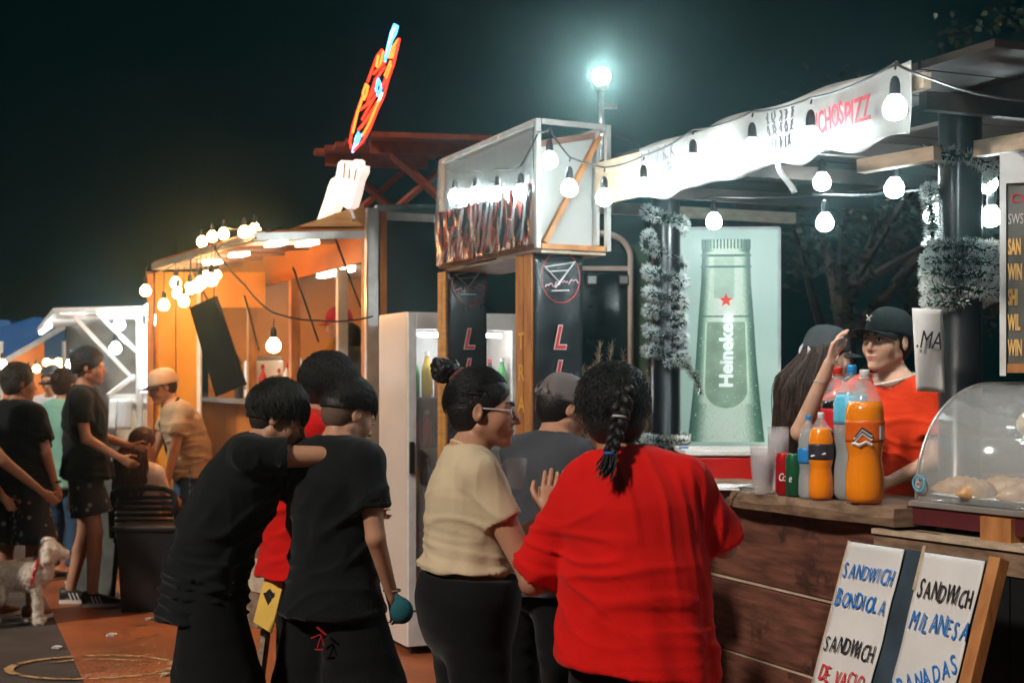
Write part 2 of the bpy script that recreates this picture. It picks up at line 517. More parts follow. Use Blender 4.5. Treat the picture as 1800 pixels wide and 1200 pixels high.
def hand_field(F, wr, d, palm, side, curl=0.5, g=1.0, spread=0.10, thumb_out=0.6):
    """palm and five separate fingers; d points to the fingers, palm is the way the palm faces, side +1 puts the thumb on d x palm"""
    d = Vector(d).normalized(); n = Vector(palm); n = (n - d*n.dot(d)).normalized(); s = d.cross(n)*side
    pc = wr + d*0.05*g
    F.seg(wr + d*.008*g, wr + d*.082*g, (.026*g, .016*g), (.038*g, .0125*g), 0.012, L=s, F=n)
    for i, (off, ln, r) in enumerate(((.029, .070, .0083), (.010, .080, .0087), (-.010, .074, .0083), (-.028, .058, .0074))):
        a0 = wr + d*(.080 - abs(off-.005)*.25)*g + s*off*g
        dd = (d + s*(off*spread*30*.12)).normalized()
        p = a0; ang = curl*(0.5 + 0.12*i)
        for j, fr in enumerate((.45, .30, .25)):
            v = dd*math.cos(ang) + n*math.sin(ang)
            q = p + v*ln*fr*g
            F.seg(p, q, (r-.0006*j)*g, (r-.0006*(j+1))*g, 0.003, pad=0.012)
            p = q; ang += curl*(0.9 if j == 0 else 0.65)
    t0 = wr + d*.022*g + s*.024*g
    v = (d*.75 + s*thumb_out + n*.35).normalized()
    t1 = t0 + v*.040*g; t2 = t1 + (v*.8 + d*.45 + n*(.15+.5*curl)).normalized()*.030*g; t3 = t2 + (d + n*(.5*curl)).normalized()*.024*g
    F.seg(t0, t1, .0135*g, .0105*g, 0.008); F.seg(t1, t2, .0105*g, .0092*g, 0.004, pad=0.012); F.seg(t2, t3, .0092*g, .0078*g, 0.004, pad=0.012)

class Person:
    def __init__(self, label, loc, yaw, H=1.7, build=1.0, pose=None, head=(0, 0, 0), skin='tan', res=0.011, group=None, head_g=None,
                 hands=None, belly=0.0, hip=1.0, detail=0.0, face=True, arm=1.0, category='person', torso=0.0):
        self.s = H/1.715
        self.root = empty('person', (loc[0], loc[1], loc[2] if len(loc) > 2 else 0), math.radians(yaw), label, category, group)
        p = dict(BASE)
        if pose: p.update(pose)
        self.J = {k: Vector(v)*self.s for k, v in p.items()}
        self.b = build; self.R = rot_to(*head); self.res = res; self.belly = belly; self.hip = hip; self.arm = arm
        self.g = (head_g or 1.0)*self.s**0.5
        self.skin = SK[skin]; self.face = face; self.detail = detail
        self.hands = dict(L=dict(), R=dict())
        for k, v in (hands or {}).items(): self.hands[k] = v
        self.bounds()
        self.body()
    def bounds(self):
        J = self.J.values()
        self.lo = [min(v[i] for v in J)-.28 for i in range(3)]; self.hi = [max(v[i] for v in J)+.28 for i in range(3)]
        self.lo[2] = -0.03; self.hi[2] = max(v.z for v in J)+.26
    def spine(self):
        J, b, s = self.J, self.b, self.s
        lat = (J['shR']-J['shL']).normalized(); latp = (J['hipR']-J['hipL']).normalized()
        return lat, latp
    def torso(self, F, grow=0.0, lo_only=False, k=0.03):
        J, b, s = self.J, self.b, self.s
        lat, latp = self.spine()
        g = grow
        def W(a, d, pb=1.0): return (a*b*pb*s+g, d*b*pb*s+g)
        bl = self.belly*s
        F.seg(J['pelvis']-ZZ*.0, J['waist'], W(.165, .115, self.hip), (.140*b*s+g+bl*.6, .105*b*s+g+bl), k, L=latp)
        F.seg(J['waist'], J['chest'], (.140*b*s+g+bl*.6, .105*b*s+g+bl), (.162*b*s+g, .118*b*s+g), k, L=lat)
        top = J['chest'].lerp(J['neck'], 0.62)
        F.seg(J['chest'], top, (.162*b*s+g, .118*b*s+g), (.120*b*s+g, .080*b*s+g), k, L=lat)
        F.seg(J['shL'].lerp(J['shR'], .10), J['shR'].lerp(J['shL'], .10), .047*b*s+g*.7, .047*b*s+g*.7, k)
    def body(self):
        J, s, b = self.J, self.s, self.b
        hc = J['head']; fine = []
        fr = self.detail or self.res*0.6
        fine.append((hc, .13*self.g, fr))
        for k in 'LR':
            if self.hands[k].get('fine'): fine.append((J['wr'+k], .14, self.hands[k]['fine']))
        F = Field(self.lo, self.hi, self.res, fine)
        self.torso(F)
        F.seg(J['hipL'], J['hipR'], .10*b*s*self.hip, .10*b*s*self.hip, 0.04)
        for k in 'LR':
            a = self.arm*s*(0.5+0.5*b)
            F.seg(J['sh'+k], J['el'+k], .050*a, .038*a, .03)
            F.seg(J['el'+k], J['wr'+k], .039*a, .025*a*(1/self.arm)**.5, .012)
            F.seg(J['hip'+k], J['kn'+k], .086*s*b*self.hip, .054*s*b, .03)
            F.seg(J['kn'+k], J['kn'+k].lerp(J['an'+k], .35), .052*s*b, .054*s*b, .02)
            F.seg(J['kn'+k].lerp(J['an'+k], .35), J['an'+k], .052*s*b, .036*s, .02)
            an = J['an'+k]
            toe = an + Vector((0, .13*s, -.05*s)); F.seg(an+Vector((0, -.02, -.035))*s, toe, .038*s, .030*s, .02)
            h = self.hands[k]
            dflt = (J['wr'+k]-J['el'+k])
            if not h.get('none'):
                hand_field(F, J['wr'+k], h.get('d', dflt), h.get('palm', ((1 if k == 'L' else -1), 0.2, 0)), h.get('side', -1 if k == 'L' else 1)*1, h.get('curl', .45), s*h.get('g', 1.0), h.get('spread', .10), h.get('thumb', .6))
        up = self.R @ Vector((0, 0, 1))
        F.seg(J['neck']-ZZ*.03*s, hc + self.R @ (Vector((0, -.022, -.055))*self.g), .056*s*(.5+.5*b), .048*self.g*(.7+.3*b), .022)
        F.seg(J['neck']-ZZ*.02*s, J['shL'].lerp(J['neck'], .35), .05*s, .048*s, .05)
        F.seg(J['neck']-ZZ*.02*s, J['shR'].lerp(J['neck'], .35), .05*s, .048*s, .05)
        head_field(F, hc, self.R, self.g, self.face)
        me = F.mesh('body')
        n = len(me.vertices); co = np.empty(n*3, np.float32); me.vertices.foreach_get('co', co); co = co.reshape(-1, 3)
        Ri = np.array(self.R.transposed()); q = (co-np.array(hc))@Ri.T/self.g
        lip = np.clip(1.4-np.sqrt((q[:, 0]/.024)**2+((q[:, 2]+.0665)/.0125)**2)*1.25, 0, 1)*(q[:, 1] > .07)
        at = me.attributes.new('lip', 'FLOAT', 'POINT'); at.data.foreach_set('value', lip.astype(np.float32))
        self.body_o = link('body', me, self.skin, self.root)
        if self.face and self.detail: self.eyes()
    def hw(self, x, y, z): return self.J['head'] + self.R @ (Vector((x, y, z))*self.g)
    def eyes(self):
        g = self.g
        for s in (-1, 1):
            mb = MB()
            mb.ball((0, 0, 0), 1, 14, 10, (.0150*g, .0075*g, .0072*g))
            o = mb.build('eye', M['eye_white'], self.root, True)
            o.matrix_local = Matrix.Translation(self.hw(s*.031, .0905, .003)) @ (self.R @ rot_to(s*-12)).to_4x4()
            mi = MB(); mi.ball((0, .0050*g, 0), .0058*g, 12, 8, (1, .62, 1)); mi.build('iris', M['iris'], o, True)
            lid = MB()
            pts = [self.hw(s*.031 + x*.0165, .0905+.0085*(1-x*x)**.5*1.0 - .001, .003+.0085*(1-x*x*.9)) for x in [-1+.25*i for i in range(9)]]
            lid.tube(pts, .0019*g, 6); lid.build('eyelid', HAIR['black'], self.root, True)
            br = MB()
            pts = [self.hw(s*(.012+.040*t), .0985-.022*t*t, .0215+.011*math.sin(t*2.2)) for t in [i/8 for i in range(9)]]
            br.tube(pts, [(.0024+.0020*math.sin(math.pi*min(1, t*1.1+.15)))*g for t in [i/8 for i in range(9)]], 6)
            br.build('eyebrow', HAIR['black'], self.root, True)
    # ---- garments
    def shirt(self, material, hem=0.82, sleeve=0.62, ease=0.018, seed=1, folds=0.008, name='shirt', sl_w=0.060, hem_w=1.0, neck_r=.074, low=None, res=None, sl_flare=1.12, hem_tilt=(0, 0), drop=0.0, collar=None):
        J, s, b = self.J, self.s, self.b
        F = Field(self.lo, self.hi, res or self.res*0.82)
        self.torso(F, ease, k=0.04)
        lat, latp = self.spine()
        bl = self.belly*s
        # skirt of the shirt hanging from chest to hem
        P0 = J['waist']; hemc = J['pelvis'].copy(); hemc.z = hem*s if low is None else low.z
        if low is not None: hemc = Vector(low)
        w0 = (.150*b*s+ease+bl*.6, .116*b*s+ease+bl); w1 = ((.176*b*self.hip*s+ease+.020)*hem_w, (.130*b*self.hip*s+ease+.024)*hem_w+bl*.5)
        F.seg(P0.lerp(J['chest'], .5), P0, (.158*b*s+ease, .120*b*s+ease), w0, .05, L=lat)
        F.seg(P0, hemc, w0, w1, .04, L=latp)
        F.seg(J['neck']-ZZ*.030*s, J['shL'].lerp(J['neck'], .12), .056*s+ease*.5, .046*s+ease*.5, .04)
        F.seg(J['neck']-ZZ*.030*s, J['shR'].lerp(J['neck'], .12), .056*s+ease*.5, .046*s+ease*.5, .04)
        hp = Vector(hemc)
        dirn = (hemc-J['chest']).normalized() if low is not None else -ZZ
        F.half(hp, (dirn + Vector((hem_tilt[0], hem_tilt[1], 0))).normalized())
        for k in 'LR':
            sh, el, wr = J['sh'+k], J['el'+k], J['wr'+k]
            G = F.like(); r0 = sl_w*s*b**.5
            if sleeve <= 1:
                e = sh.lerp(el, sleeve); d = (e-sh).normalized(); r1 = r0*sl_flare
                G.seg(sh+(J['neck']-sh)*.05, e+d*.05, r0*.94, r1, .02)
            else:
                G.seg(sh, el, r0, r0*.85, .02); e = el.lerp(wr, sleeve-1); d = (e-el).normalized(); r1 = r0*.62
                G.seg(el, e+d*.04, r0*.85, r1, .02)
            G.half(e, d)
            G.seg(e-d*.012, e+d*.06, r1-.017, r1-.014, .0, 'sub')
            F.join(G, .035)
        nk = J['neck']+(J['head']-J['neck'])*.16 + Vector((0, .012*s, 0)) - ZZ*drop
        nd = (J['head']-J['neck']).normalized()
        F.seg(nk-nd*.02, nk+nd*.12, neck_r*s, neck_r*s*1.25, .012, 'sub')
        z0 = hemc.z; z1 = J['shL'].z
        me = F.mesh(name, cloth_folds(seed, folds, z0, z1))
        o = link(name, me, material, self.root)
        if collar is not None:
            c = MB(); pts = []
            R3 = nd.to_track_quat('Z', 'Y').to_matrix()
            for i in range(25):
                a = 2*math.pi*i/24; pts.append(nk - nd*.008 + R3 @ Vector((math.cos(a), math.sin(a), 0))*(neck_r*s*1.02) - ZZ*(.012*s*max(0, 1)))
            c.tube(pts, .006*s, 6, False); c.build('collar', collar, o, True)
        return o
    def pants(self, material, length=1.9, ease=0.014, seed=5, name='trousers', top=None, folds=0.006, flare=1.0):
        """length 0..1 to the knee, 1..2 to the ankle"""
        J, s, b = self.J, self.s, self.b
        F = Field(self.lo, self.hi, self.res*0.9)
        lat, latp = self.spine()
        up = (J['waist']-J['pelvis'])
        tp = J['pelvis']+up*(0.5 if top is None else top)
        leg_ease = ease; ease = min(ease, .010)
        F.seg(tp, J['pelvis'], (.158*b*s*self.hip+ease, .112*b*s*self.hip+ease), (.172*b*s*self.hip+ease, .122*b*s*self.hip+ease), .03, L=latp)
        F.seg(J['pelvis'], J['hipL'].lerp(J['hipR'], .5)-ZZ*.04*s, (.172*b*s*self.hip+ease, .124*b*s*self.hip+ease), (.165*b*s*self.hip+ease, .118*b*s*self.hip+ease), .03, L=latp)
        for k in 'LR':
            h, kn, an = J['hip'+k], J['kn'+k], J['an'+k]
            G = F.like(); ease = leg_ease
            G.seg(h, h.lerp(kn, min(1, length)) if length < 1 else kn, .090*s*b*self.hip+min(ease, .016), (.062*s*b+ease*1.8)*flare, .03)
            if length > 1:
                e = kn.lerp(an, length-1); G.seg(kn, e, (.060*s*b+ease*1.8)*flare, (.048*s*b+ease*1.6)*flare, .02); d = (an-kn).normalized()
            else:
                e = h.lerp(kn, length); d = (kn-h).normalized()
            G.half(e, d); F.join(G, .02)
        F.half(tp, up, [tp.x-.3, tp.y-.3, tp.z-.05], [tp.x+.3, tp.y+.3, tp.z+.3])
        vr = waves(seed, 4, 28, (1, 1, .5)); hz = waves(seed+1, 3, 45, (.4, .4, 1.4))
        kz = J['knL'].z
        def disp(V, vn): return folds*(0.7*vr(V)+0.7*(1-1.8*np.abs(hz(V)))*np.exp(-((V[:, 2]-kz)/.25)**2) - .3)
        me = F.mesh(name, disp)
        return link(name, me, material, self.root)
    def shoes(self, material, sole=True, name='shoe'):
        s = self.s
        for k in 'LR':
            an = self.J['an'+k]
            if an.z > .3: continue
            mb = MB(); 
            prof = [(-.065, .030, .075), (-.055, .036, .085), (0, .040, .09), (.05, .044, .065), (.11, .047, .048), (.16, .042, .036), (.185, .024, .024)]
            n = 14
            for (y, w, h) in prof:
                for i in range(n):
                    a = 2*math.pi*i/n; c, q = math.cos(a), math.sin(a)
                    mb.v.append((an.x+w*s*(abs(c)**.8)*(1 if c > 0 else -1), an.y+y*s, (.022 + h*.5 + h*.5*(abs(q)**.8)*(1 if q > 0 else -1))*s))
            for j in range(len(prof)-1):
                for i in range(n):
                    mb.f.append((j*n+i, (j+1)*n+i, (j+1)*n+(i+1) % n, j*n+(i+1) % n))
            mb.f.append(tuple(range(n))); mb.f.append(tuple((len(prof)-1)*n+i for i in range(n))[::-1])
            o = mb.build(name, material, self.root, True)
            if sole:
                sb = MB(); pts = []
                for sg in (0, 1):
                    for (y, w, h) in (prof if sg == 0 else prof[::-1]): pts.append((an.x+(w+.004)*s*(1 if sg == 0 else -1), an.y+y*s*1.02))
                n2 = len(pts); sb.v = [(x, y, .002) for x, y in pts]+[(x, y, .026*s) for x, y in pts]
                sb.f = [tuple(range(n2))[::-1], tuple(n2+i for i in range(n2))]+[(i, (i+1) % n2, n2+(i+1) % n2, n2+i) for i in range(n2)]
                sb.build('sole', M['sole'], o)
                if material is M.get('sneaker'):
                    for t in range(3):
                        st = MB(); y = an.y+(.02+.025*t)*s
                        for sx in (-1, 1): st.bar((an.x+sx*.0455*s, y, .03*s), (an.x+sx*.040*s, y-.02*s, .075*s), .009*s, .008*s)
                        st.build('stripe', M['sole'], o)
    # ---- hair
    def hair(self, material, kind='short', seed=3, n=300, length=0.10, flow=(0, -1, -.6), line=0.03, vol=0.012, cut=None, lock=0.0026, lift=0.0, curl=0.0, zmax=1.0, zmin=-9, jitter=0.35, name='hair', res=None, nape=-.055):
        """cap that hugs the skull plus separate locks laid over it"""
        g = self.g; R = self.R; hc = self.J['head']
        h = res or max(.004, (self.detail or self.res*.6))
        F = Field([hc[i]-.19 for i in range(3)], [hc[i]+.19 for i in range(3)], h)
        def w(x, y, z): return hc + R @ (Vector((x, y, z))*g)
        v = vol
        F.ell(w(0, -.018, .038), ((.077+v)*g, (.099+v)*g, (.088+v)*g), R, .02)
        F.ell(w(0, -.045, -.012), ((.068+v)*g, (.062+v)*g, (.070+v)*g), R, .03)
        if kind != 'crop_cap':
            # face opening
            F.ell(w(0, .115, line-.062), (.085*g, .066*g, .092*g), R, .012, 'sub')
            for s in (-1, 1): F.ell(w(s*.095, .020, -.045), (.030*g, .040*g, .052*g), R, .010, 'sub')
            for s in (-1, 1): F.ell(w(s*.092, -.012, -.012), (.022*g, .020*g, .028*g), R, .008, 'sub')
        F.half(w(0, 0, nape), R @ Vector((0, .35, -1)))
        if zmax < .5: F.half(w(0, 0, .034), R @ Vector((0, -.15, 1)))
        if cut: cut(F, w)
        st = waves(seed, 5, 70)
        me = F.mesh(name, lambda V, vn: .0022*st(V))
        co = me
        o = link(name, me, material, self.root)
        # locks
        r = random.Random(seed); mb = MB(); fl = Vector(flow).normalized(); n = int(n*2.0); lock = lock*.72
        for i in range(n):
            th = r.uniform(0, 2*math.pi); ph = math.acos(r.uniform(-.25, 1))
            d = Vector((math.sin(ph)*math.sin(th), math.sin(ph)*math.cos(th), math.cos(ph)))
            if d.y > .35 and d.z < .35+line*6: continue
            if abs(d.x) > .55 and d.y > -.1 and d.z < .15: continue
            if d.z > zmax: continue
            p = Vector((d.x*(.078+v), -.018+d.y*(.1+v), .038+d.z*(.089+v)))
            vel = (fl + Vector((r.gauss(0, jitter), r.gauss(0, jitter), r.gauss(0, jitter*.6))))
            pts = []; L = length*r.uniform(.6, 1.15); ns = 6
            for k in range(ns):
                cu_ = (p - Vector((0, -.018, .038))).normalized()*(lift + curl*math.sin(k*1.9+i)) + Vector((curl*.8*math.cos(k*2.1+i*2), 0, curl*.8*math.sin(k*2.3+i)))
                pts.append(w(*(p+cu_)))
                q = Vector((p.x/.078, (p.y+.018)/.1, (p.z-.038)/.089)); nrm = q.normalized()
                t = vel - nrm*vel.dot(nrm)
                if t.length < 1e-3: t = Vector((0, -1, 0))
                p = p + t.normalized()*L/ns + nrm*.0006
                q = Vector((p.x/(.078+v), (p.y+.018)/(.1+v), (p.z-.038)/(.089+v)))
                if q.length < 1.03 and p.z > nape+.0: p = Vector((q.normalized().x*1.03*(.078+v), q.normalized().y*1.03*(.1+v)-.018, q.normalized().z*1.03*(.089+v)+.038))
                vel = vel + Vector((0, 0, -.18))
                if p.z < zmin+r.uniform(-.012, .008): break
            if len(pts) < 3: continue
            mb.tube(pts, [lock*g*(1-.8*(k/(ns-1))**2) for k in range(len(pts))], 3, False)
        mb.build('hair_lock', material, o, True)
        return o
    def cap(self, material, brim_dir=(0, 1), label=None, brim_mat=None, back=False, g=1.0, brim_len=.075, tilt=6, low=.016, name='cap'):
        """baseball cap: domed crown in panels, curved brim, button"""
        R = self.R @ rot_to(0 if not back else 180, tilt if not back else -tilt*1.2, 0)
        gg = self.g*g; hc = self.J['head']
        def w(x, y, z): return hc + R @ (Vector((x, y, z))*gg)
        mb = MB(); nu, nv = 36, 12
        for j in range(nv+1):
            t = j/nv
            for i in range(nu):
                a = 2*math.pi*i/nu
                rr = math.cos(t*math.pi/2)**.62 if j < nv else 0.02
                z = low + .112*math.sin(t*math.pi/2)**1.05
                seam = 1 - .014*max(0, 1-abs(((a*6/(2*math.pi)) % 1)-.0)*14)*(1 if t > .05 else 0)
                front = 1+.05*max(0, math.cos(a-math.pi/2))*math.sin(t*math.pi)
                mb.v.append(tuple(w(math.cos(a)*.084*rr*seam, -.014+math.sin(a)*.108*rr*seam*front, z)))
        for j in range(nv):
            for i in range(nu):
                mb.f.append((j*nu+i, j*nu+(i+1) % nu, (j+1)*nu+(i+1) % nu, (j+1)*nu+i))
        mb.f.append(tuple(nv*nu+i for i in range(nu)))
        o = mb.build(name, material, self.root, True)
        md = o.modifiers.new('solid', 'SOLIDIFY'); md.thickness = .003; md.offset = 1
        bm_ = MB(); n1, n2 = 20, 6
        for j in range(n2+1):
            t = j/n2
            for i in range(n1+1):
                u = -1+2*i/n1; a = math.pi/2 - u*1.05
                r1x, r1y = math.cos(a)*.090, -.014+math.sin(a)*.110
                y = r1y + t*brim_len*(1-abs(u)**2.6)**.6 * 1.0
                z = low+.002 - .018*(u*u)*(.5+.5*t) - .010*t
                bm_.v.append(tuple(w(r1x*(1-.04*t), y, z)))
        for j in range(n2):
            for i in range(n1):
                a = j*(n1+1)+i; bm_.f.append((a, a+1, a+n1+2, a+n1+1))
        br = bm_.build('brim', brim_mat or material, o, True)
        md = br.modifiers.new('solid', 'SOLIDIFY'); md.thickness = .004
        bt = MB(); bt.ball(w(0, -.014, low+.113), .007*gg, 8, 5); bt.build('button', material, o, True)
        return o
    def place(self): return self.root
# ================================================================== SETTING
M['ground_orange'] = mat('red_pavement', (0.42, 0.12, 0.038), .42, col2=(0.20, 0.060, 0.025), scale=1.6, detail=12, bump=.5, bscale=55, wear=((.06, .025, .018), 5.5, .57))
M['asphalt'] = mat('asphalt', (0.060, 0.052, 0.048), 0.8, var=0.35, scale=3, bump=0.8, bscale=70, detail=12, wear=((.14, .12, .10), 14, .66))
g = MB(); g.quad((-90, -40, 0), (90, -40, 0), (90, 160, 0), (-90, 160, 0))
tag(g.build('ground', M['asphalt']), kind='structure')
g = MB()
a0, a1 = Vector((-3.62, 10.9, .004)), Vector((-1.9, 6.6, .004))
dd = (a1-a0).normalized()
g.poly([a0-dd*2.2, a0+dd*9, (9, -1, .004), (9, 24, .004), (-7, 24, .004)])
tag(g.build('pavement', M['ground_orange']), kind='structure')
# painted ring worn into the ground
ring = MB(); c = P(162, 1173, 7.87); c.z = .008
for r0, w in ((.45, .028), (.30, .020)):
    for i in range(72):
        if (i*7) % 11 == 0 or (r0 < .4 and not (8 < i < 30)): continue
        a, b = 2*math.pi*i/72, 2*math.pi*(i+1)/72
        q = lambda an, r: (c.x+math.cos(an)*r, c.y+math.sin(an)*r*.72, .008)
        ring.quad(q(a, r0-w), q(a, r0+w*rnd.uniform(.5, 1)), q(b, r0+w*rnd.uniform(.5, 1)), q(b, r0-w))
tag(ring.build('painted_ring', mat('worn_paint', (0.50, 0.32, 0.15), 0.7, var=.3, scale=10, wear=((.16, .06, .03), 22, .50))), kind='structure')

def star_field():
    pass
for i_, (x_, y_, c_, l_) in enumerate(((196, 1118, 'paper', 'scrap of white paper on the red pavement right of the dog'), (262, 1090, 'wood_ply', 'tan scrap of card on the red pavement before the black table'), (100, 1140, 'paper', 'crumpled scrap of paper on the asphalt by the painted ring'), (290, 1188, 'wood_ply', 'pale scrap at the right end of the painted ring'))):
    Y_ = EYE*FOC/(y_-HOR); c_0 = P(x_, y_, Y_); c_0.z = .010; sc_ = MB(); rr_ = random.Random(i_+5)
    for k_ in range(3):
        a_ = k_*2.1+i_; d1_, d2_ = Vector((math.cos(a_), math.sin(a_), .15))*.035, Vector((-math.sin(a_), math.cos(a_), .25))*.022
        sc_.hexa([-d1_, d2_*-1, d1_, d2_, -d1_+ZZ*.003, d2_*-1+ZZ*.003, d1_+ZZ*.003, d2_+ZZ*.003])
    o_ = sc_.build('paper_scrap', M[c_]); o_.location = c_0; tag(o_, l_, 'litter')
# ------------------------------------------------------------------ trees in the dark
M['leaf'] = mat('leaf', (0.022, 0.042, 0.022), 0.6, var=0.4, scale=3)
M['bark'] = mat('bark', (0.022, 0.018, 0.015), 0.9, var=0.3, bump=0.6)
def tree(x, y, h, r, label, seed):
    t = empty('tree', (x, y, 0), 0, label, 'tree', 'trees behind the stalls')
    rr = random.Random(seed); mb = MB(); tips = []
    mb.tube([(0, 0, 0), (.1, .05, h*.3), (.05, .1, h*.55)], [.16, .12, .08], 8)
    for i in range(9):
        a = rr.uniform(0, 6.28); z0 = h*rr.uniform(.3, .55)
        e = Vector((math.cos(a)*r*rr.uniform(.5, .95), math.sin(a)*r*rr.uniform(.5, .95), h*rr.uniform(.55, .95)))
        mb.tube([(.05, .05, z0), e*.5+Vector((0, 0, z0*.5)), e], [.06, .04, .012], 5); tips.append(e)
    mb.build('trunk', M['bark'], t)
    lf = MB()
    for i in range(70):
        b = rr.choice(tips); cc = b + Vector((rr.gauss(0, r*.28), rr.gauss(0, r*.28), rr.gauss(0, h*.09)))
        for k in range(70):
            p = cc + Vector((rr.gauss(0, .17), rr.gauss(0, .17), rr.gauss(0, .12)))
            d = Vector((rr.gauss(0, 1), rr.gauss(0, 1), rr.gauss(0, .6))).normalized()*.075
            s = d.cross(Vector((rr.random(), rr.random(), 1))).normalized()*.028
            lf.quad(p-s, p+d*.5-s*1.3, p+d, p+d*.5+s*1.3)
    lf.build('crown', M['leaf'], t)
tree(3.1, 13.5, 4.6, 1.8, 'dark leafy tree behind the stall with the bottle panel', 3)
tree(6.2, 14.5, 5.2, 2.0, 'dark tree behind the right post of the drinks stall', 8)

# ------------------------------------------------------------------ street lamp
lampP = P(1057, 135, 15.0)
t = empty('street_lamp', (lampP.x, lampP.y, 0), 0, 'tall grey street lamp with a glaring white head above the box sign', 'street lamp')
def Lc(p, o): return Vector(p)-Vector(o)
zt = lampP.z
mb = MB(); mb.tube([(0, 0, 0), (0, 0, 1.2), (0, 0, zt-.12)], [.055, .045, .026], 12); mb.build('pole', M['steel'], t, True)
mb = MB(); mb.box((.10, 0, zt-.31), .14, .05, .05); mb.bar((0, 0, zt-.31), (.10, 0, zt-.31), .03); mb.build('bracket', M['steel'], t)
mb = MB(); mb.lathe([(.03, zt-.16), (.07, zt-.12), (.07, zt-.08)], n=16); mb.build('collar', M['steel'], t)
mb = MB(); mb.ball((0, 0, zt), .088, 16, 10); mb.build('lamp_head', glow('street_lamp_glass', (.93, 1, .98), 850), t, True)

# ------------------------------------------------------------------ bulbs and festoon wire
def bulb_mesh(mb, sock):
    pass
def festoon_bulb(p, drop, cool, label, group, r=.038, big=1.0):
    """bulb hanging 'drop' under the wire point; p is the bulb centre"""
    t = empty('hanging_bulb', p, 0, label, 'light bulb', group)
    key = ('bulbg', cool)
    if key not in M:
        mb = MB(); mb.lathe([(.014, .048), (.022, .038), (.034, .022), (.041, .004), (.041, -.012), (.034, -.028), (.020, -.038), (.004, -.042)], n=14)
        M[key] = mb.mesh('bulb_glass'); M[key].polygons.foreach_set('use_smooth', [True]*len(M[key].polygons)); M[key].materials.append(M['bulb_cool' if cool else 'bulb_warm'])
        mb = MB(); mb.lathe([(.014, .040), (.019, .046), (.018, .080), (.014, .098), (.007, .108)], n=12)
        M[('sock', cool)] = mb.mesh('socket'); M[('sock', cool)].materials.append(M['black_plastic'])
    b = link('bulb_glass', M[key], None, t); b.scale = (big*.88,)*3
    s = link('socket', M[('sock', cool)], None, t); s.scale = (big*.88,)*3
    if drop > .12:
        w = MB(); w.tube([(0, 0, .115), (.003, 0, drop)], .0035, 5); w.build('drop_wire', M['rubber'], t)
    return t

# ------------------------------------------------------------------ drinks stall: counter
B0 = Vector((1.21, 5.0, 0))                 # on the face of the planks
def S(s, t, z): return B0 + U2*s + N2*t + ZZ*z
counter = empty('drinks_counter', S(0, 0, 0), 0, 'brown plank drinks counter with a rough wooden top under the bottles', 'counter')
o0 = S(0, 0, 0)
def L(s, t, z): return U2*s + N2*t + ZZ*z
rows = [(1.095, .80), (.78, .505), (.488, .20), (.185, .03)]
for i, (zt_, zb_) in enumerate(rows):
    for (sa, sb) in ((-.42, 1.02), (1.03, 2.6)):
        mb = MB(); wv = rnd.uniform(-.006, .006)
        mb.hexa([L(sa, 0, zb_+wv), L(sa, .028, zb_+wv), L(sb, .028, zb_-wv), L(sb, 0, zb_-wv), L(sa, 0, zt_), L(sa, .028, zt_), L(sb, .028, zt_+wv), L(sb, 0, zt_+wv)])
        mb.build('plank', M['wood_dark'], counter, bevel=.004)
        if i < 3:
            mb = MB(); mb.hexa([L(sa, .002, zb_-.012), L(sa, .03, zb_-.012), L(sb, .03, zb_-.012), L(sb, .002, zb_-.012), L(sa, .002, zb_-.004+wv), L(sa, .03, zb_-.004+wv), L(sb, .03, zb_-.004-wv), L(sb, .002, zb_-.004-wv)])
            mb.build('batten', M['wood_ply'], counter)
for s_ in (-.35, .35, 1.025, 1.8, 2.5):
    mb = MB(); mb.box(L(s_, .06, .55), .06, .05, 1.08, U2, N2); mb.build('stud', M['wood_dark'], counter)
mb = MB(); mb.hexa([L(-.42, .04, .02), L(-.42, .6, .02), L(2.6, .6, .02), L(2.6, .04, .02), L(-.42, .04, .06), L(-.42, .6, .06), L(2.6, .6, .06), L(2.6, .04, .06)]); mb.build('shelf', M['wood_dark'], counter)
# top slab with a live edge
zL, zR = 1.135, 1.152
CT = lambda s: 1.165 - .012*s             # height of the top at s
def top_edge(s): return -.075 - .012*math.sin(s*5.1) - .008*math.sin(s*13)
mb = MB(); ns = 40; s0, s1 = -.285, 2.6
for k in range(ns+1):
    s = s0+(s1-s0)*k/ns; z = CT(s); e = top_edge(s)
    mb.v += [tuple(L(s, e+.008, z-.062)), tuple(L(s, e, z-.03+.006*math.sin(s*9))), tuple(L(s, e+.006, z)), tuple(L(s, .42, z)), tuple(L(s, .42, z-.062))]
for k in range(ns):
    for j in range(5):
        j2 = (j+1) % 5; mb.f.append((k*5+j, k*5+j2, (k+1)*5+j2, (k+1)*5+j))
mb.f.append((4, 3, 2, 1, 0)); mb.f.append(tuple(ns*5+j for j in range(5)))
mb.build('counter_top', M['wood_counter'], counter)


# second lower counter at the right, in front of which the menu board leans
D2 = Vector((0.50, -0.866, 0)).normalized(); E2 = Vector((D2.y*-1, D2.x, 0))   # along, and into the stall
C2 = Vector((1.215, 4.81, 0))
c2 = empty('side_counter', C2, 0, 'lower dark wooden counter with a pale edge behind the sandwich board', 'counter')
def L2(a, b, z): return D2*a + E2*b + ZZ*z
mb = MB(); mb.hexa([L2(0, 0, 1.078), L2(1.7, 0, 1.078), L2(1.7, .35, 1.078), L2(0, .35, 1.078), L2(0, 0, 1.094), L2(1.7, 0, 1.094), L2(1.7, .35, 1.094), L2(0, .35, 1.094)])
mb.build('counter_top', M['wood_ply'], c2)
mb = MB(); mb.hexa([L2(0, .012, 1.0), L2(1.7, .012, 1.0), L2(1.7, .04, 1.0), L2(0, .04, 1.0), L2(0, .012, 1.076), L2(1.7, .012, 1.076), L2(1.7, .04, 1.076), L2(0, .04, 1.076)])
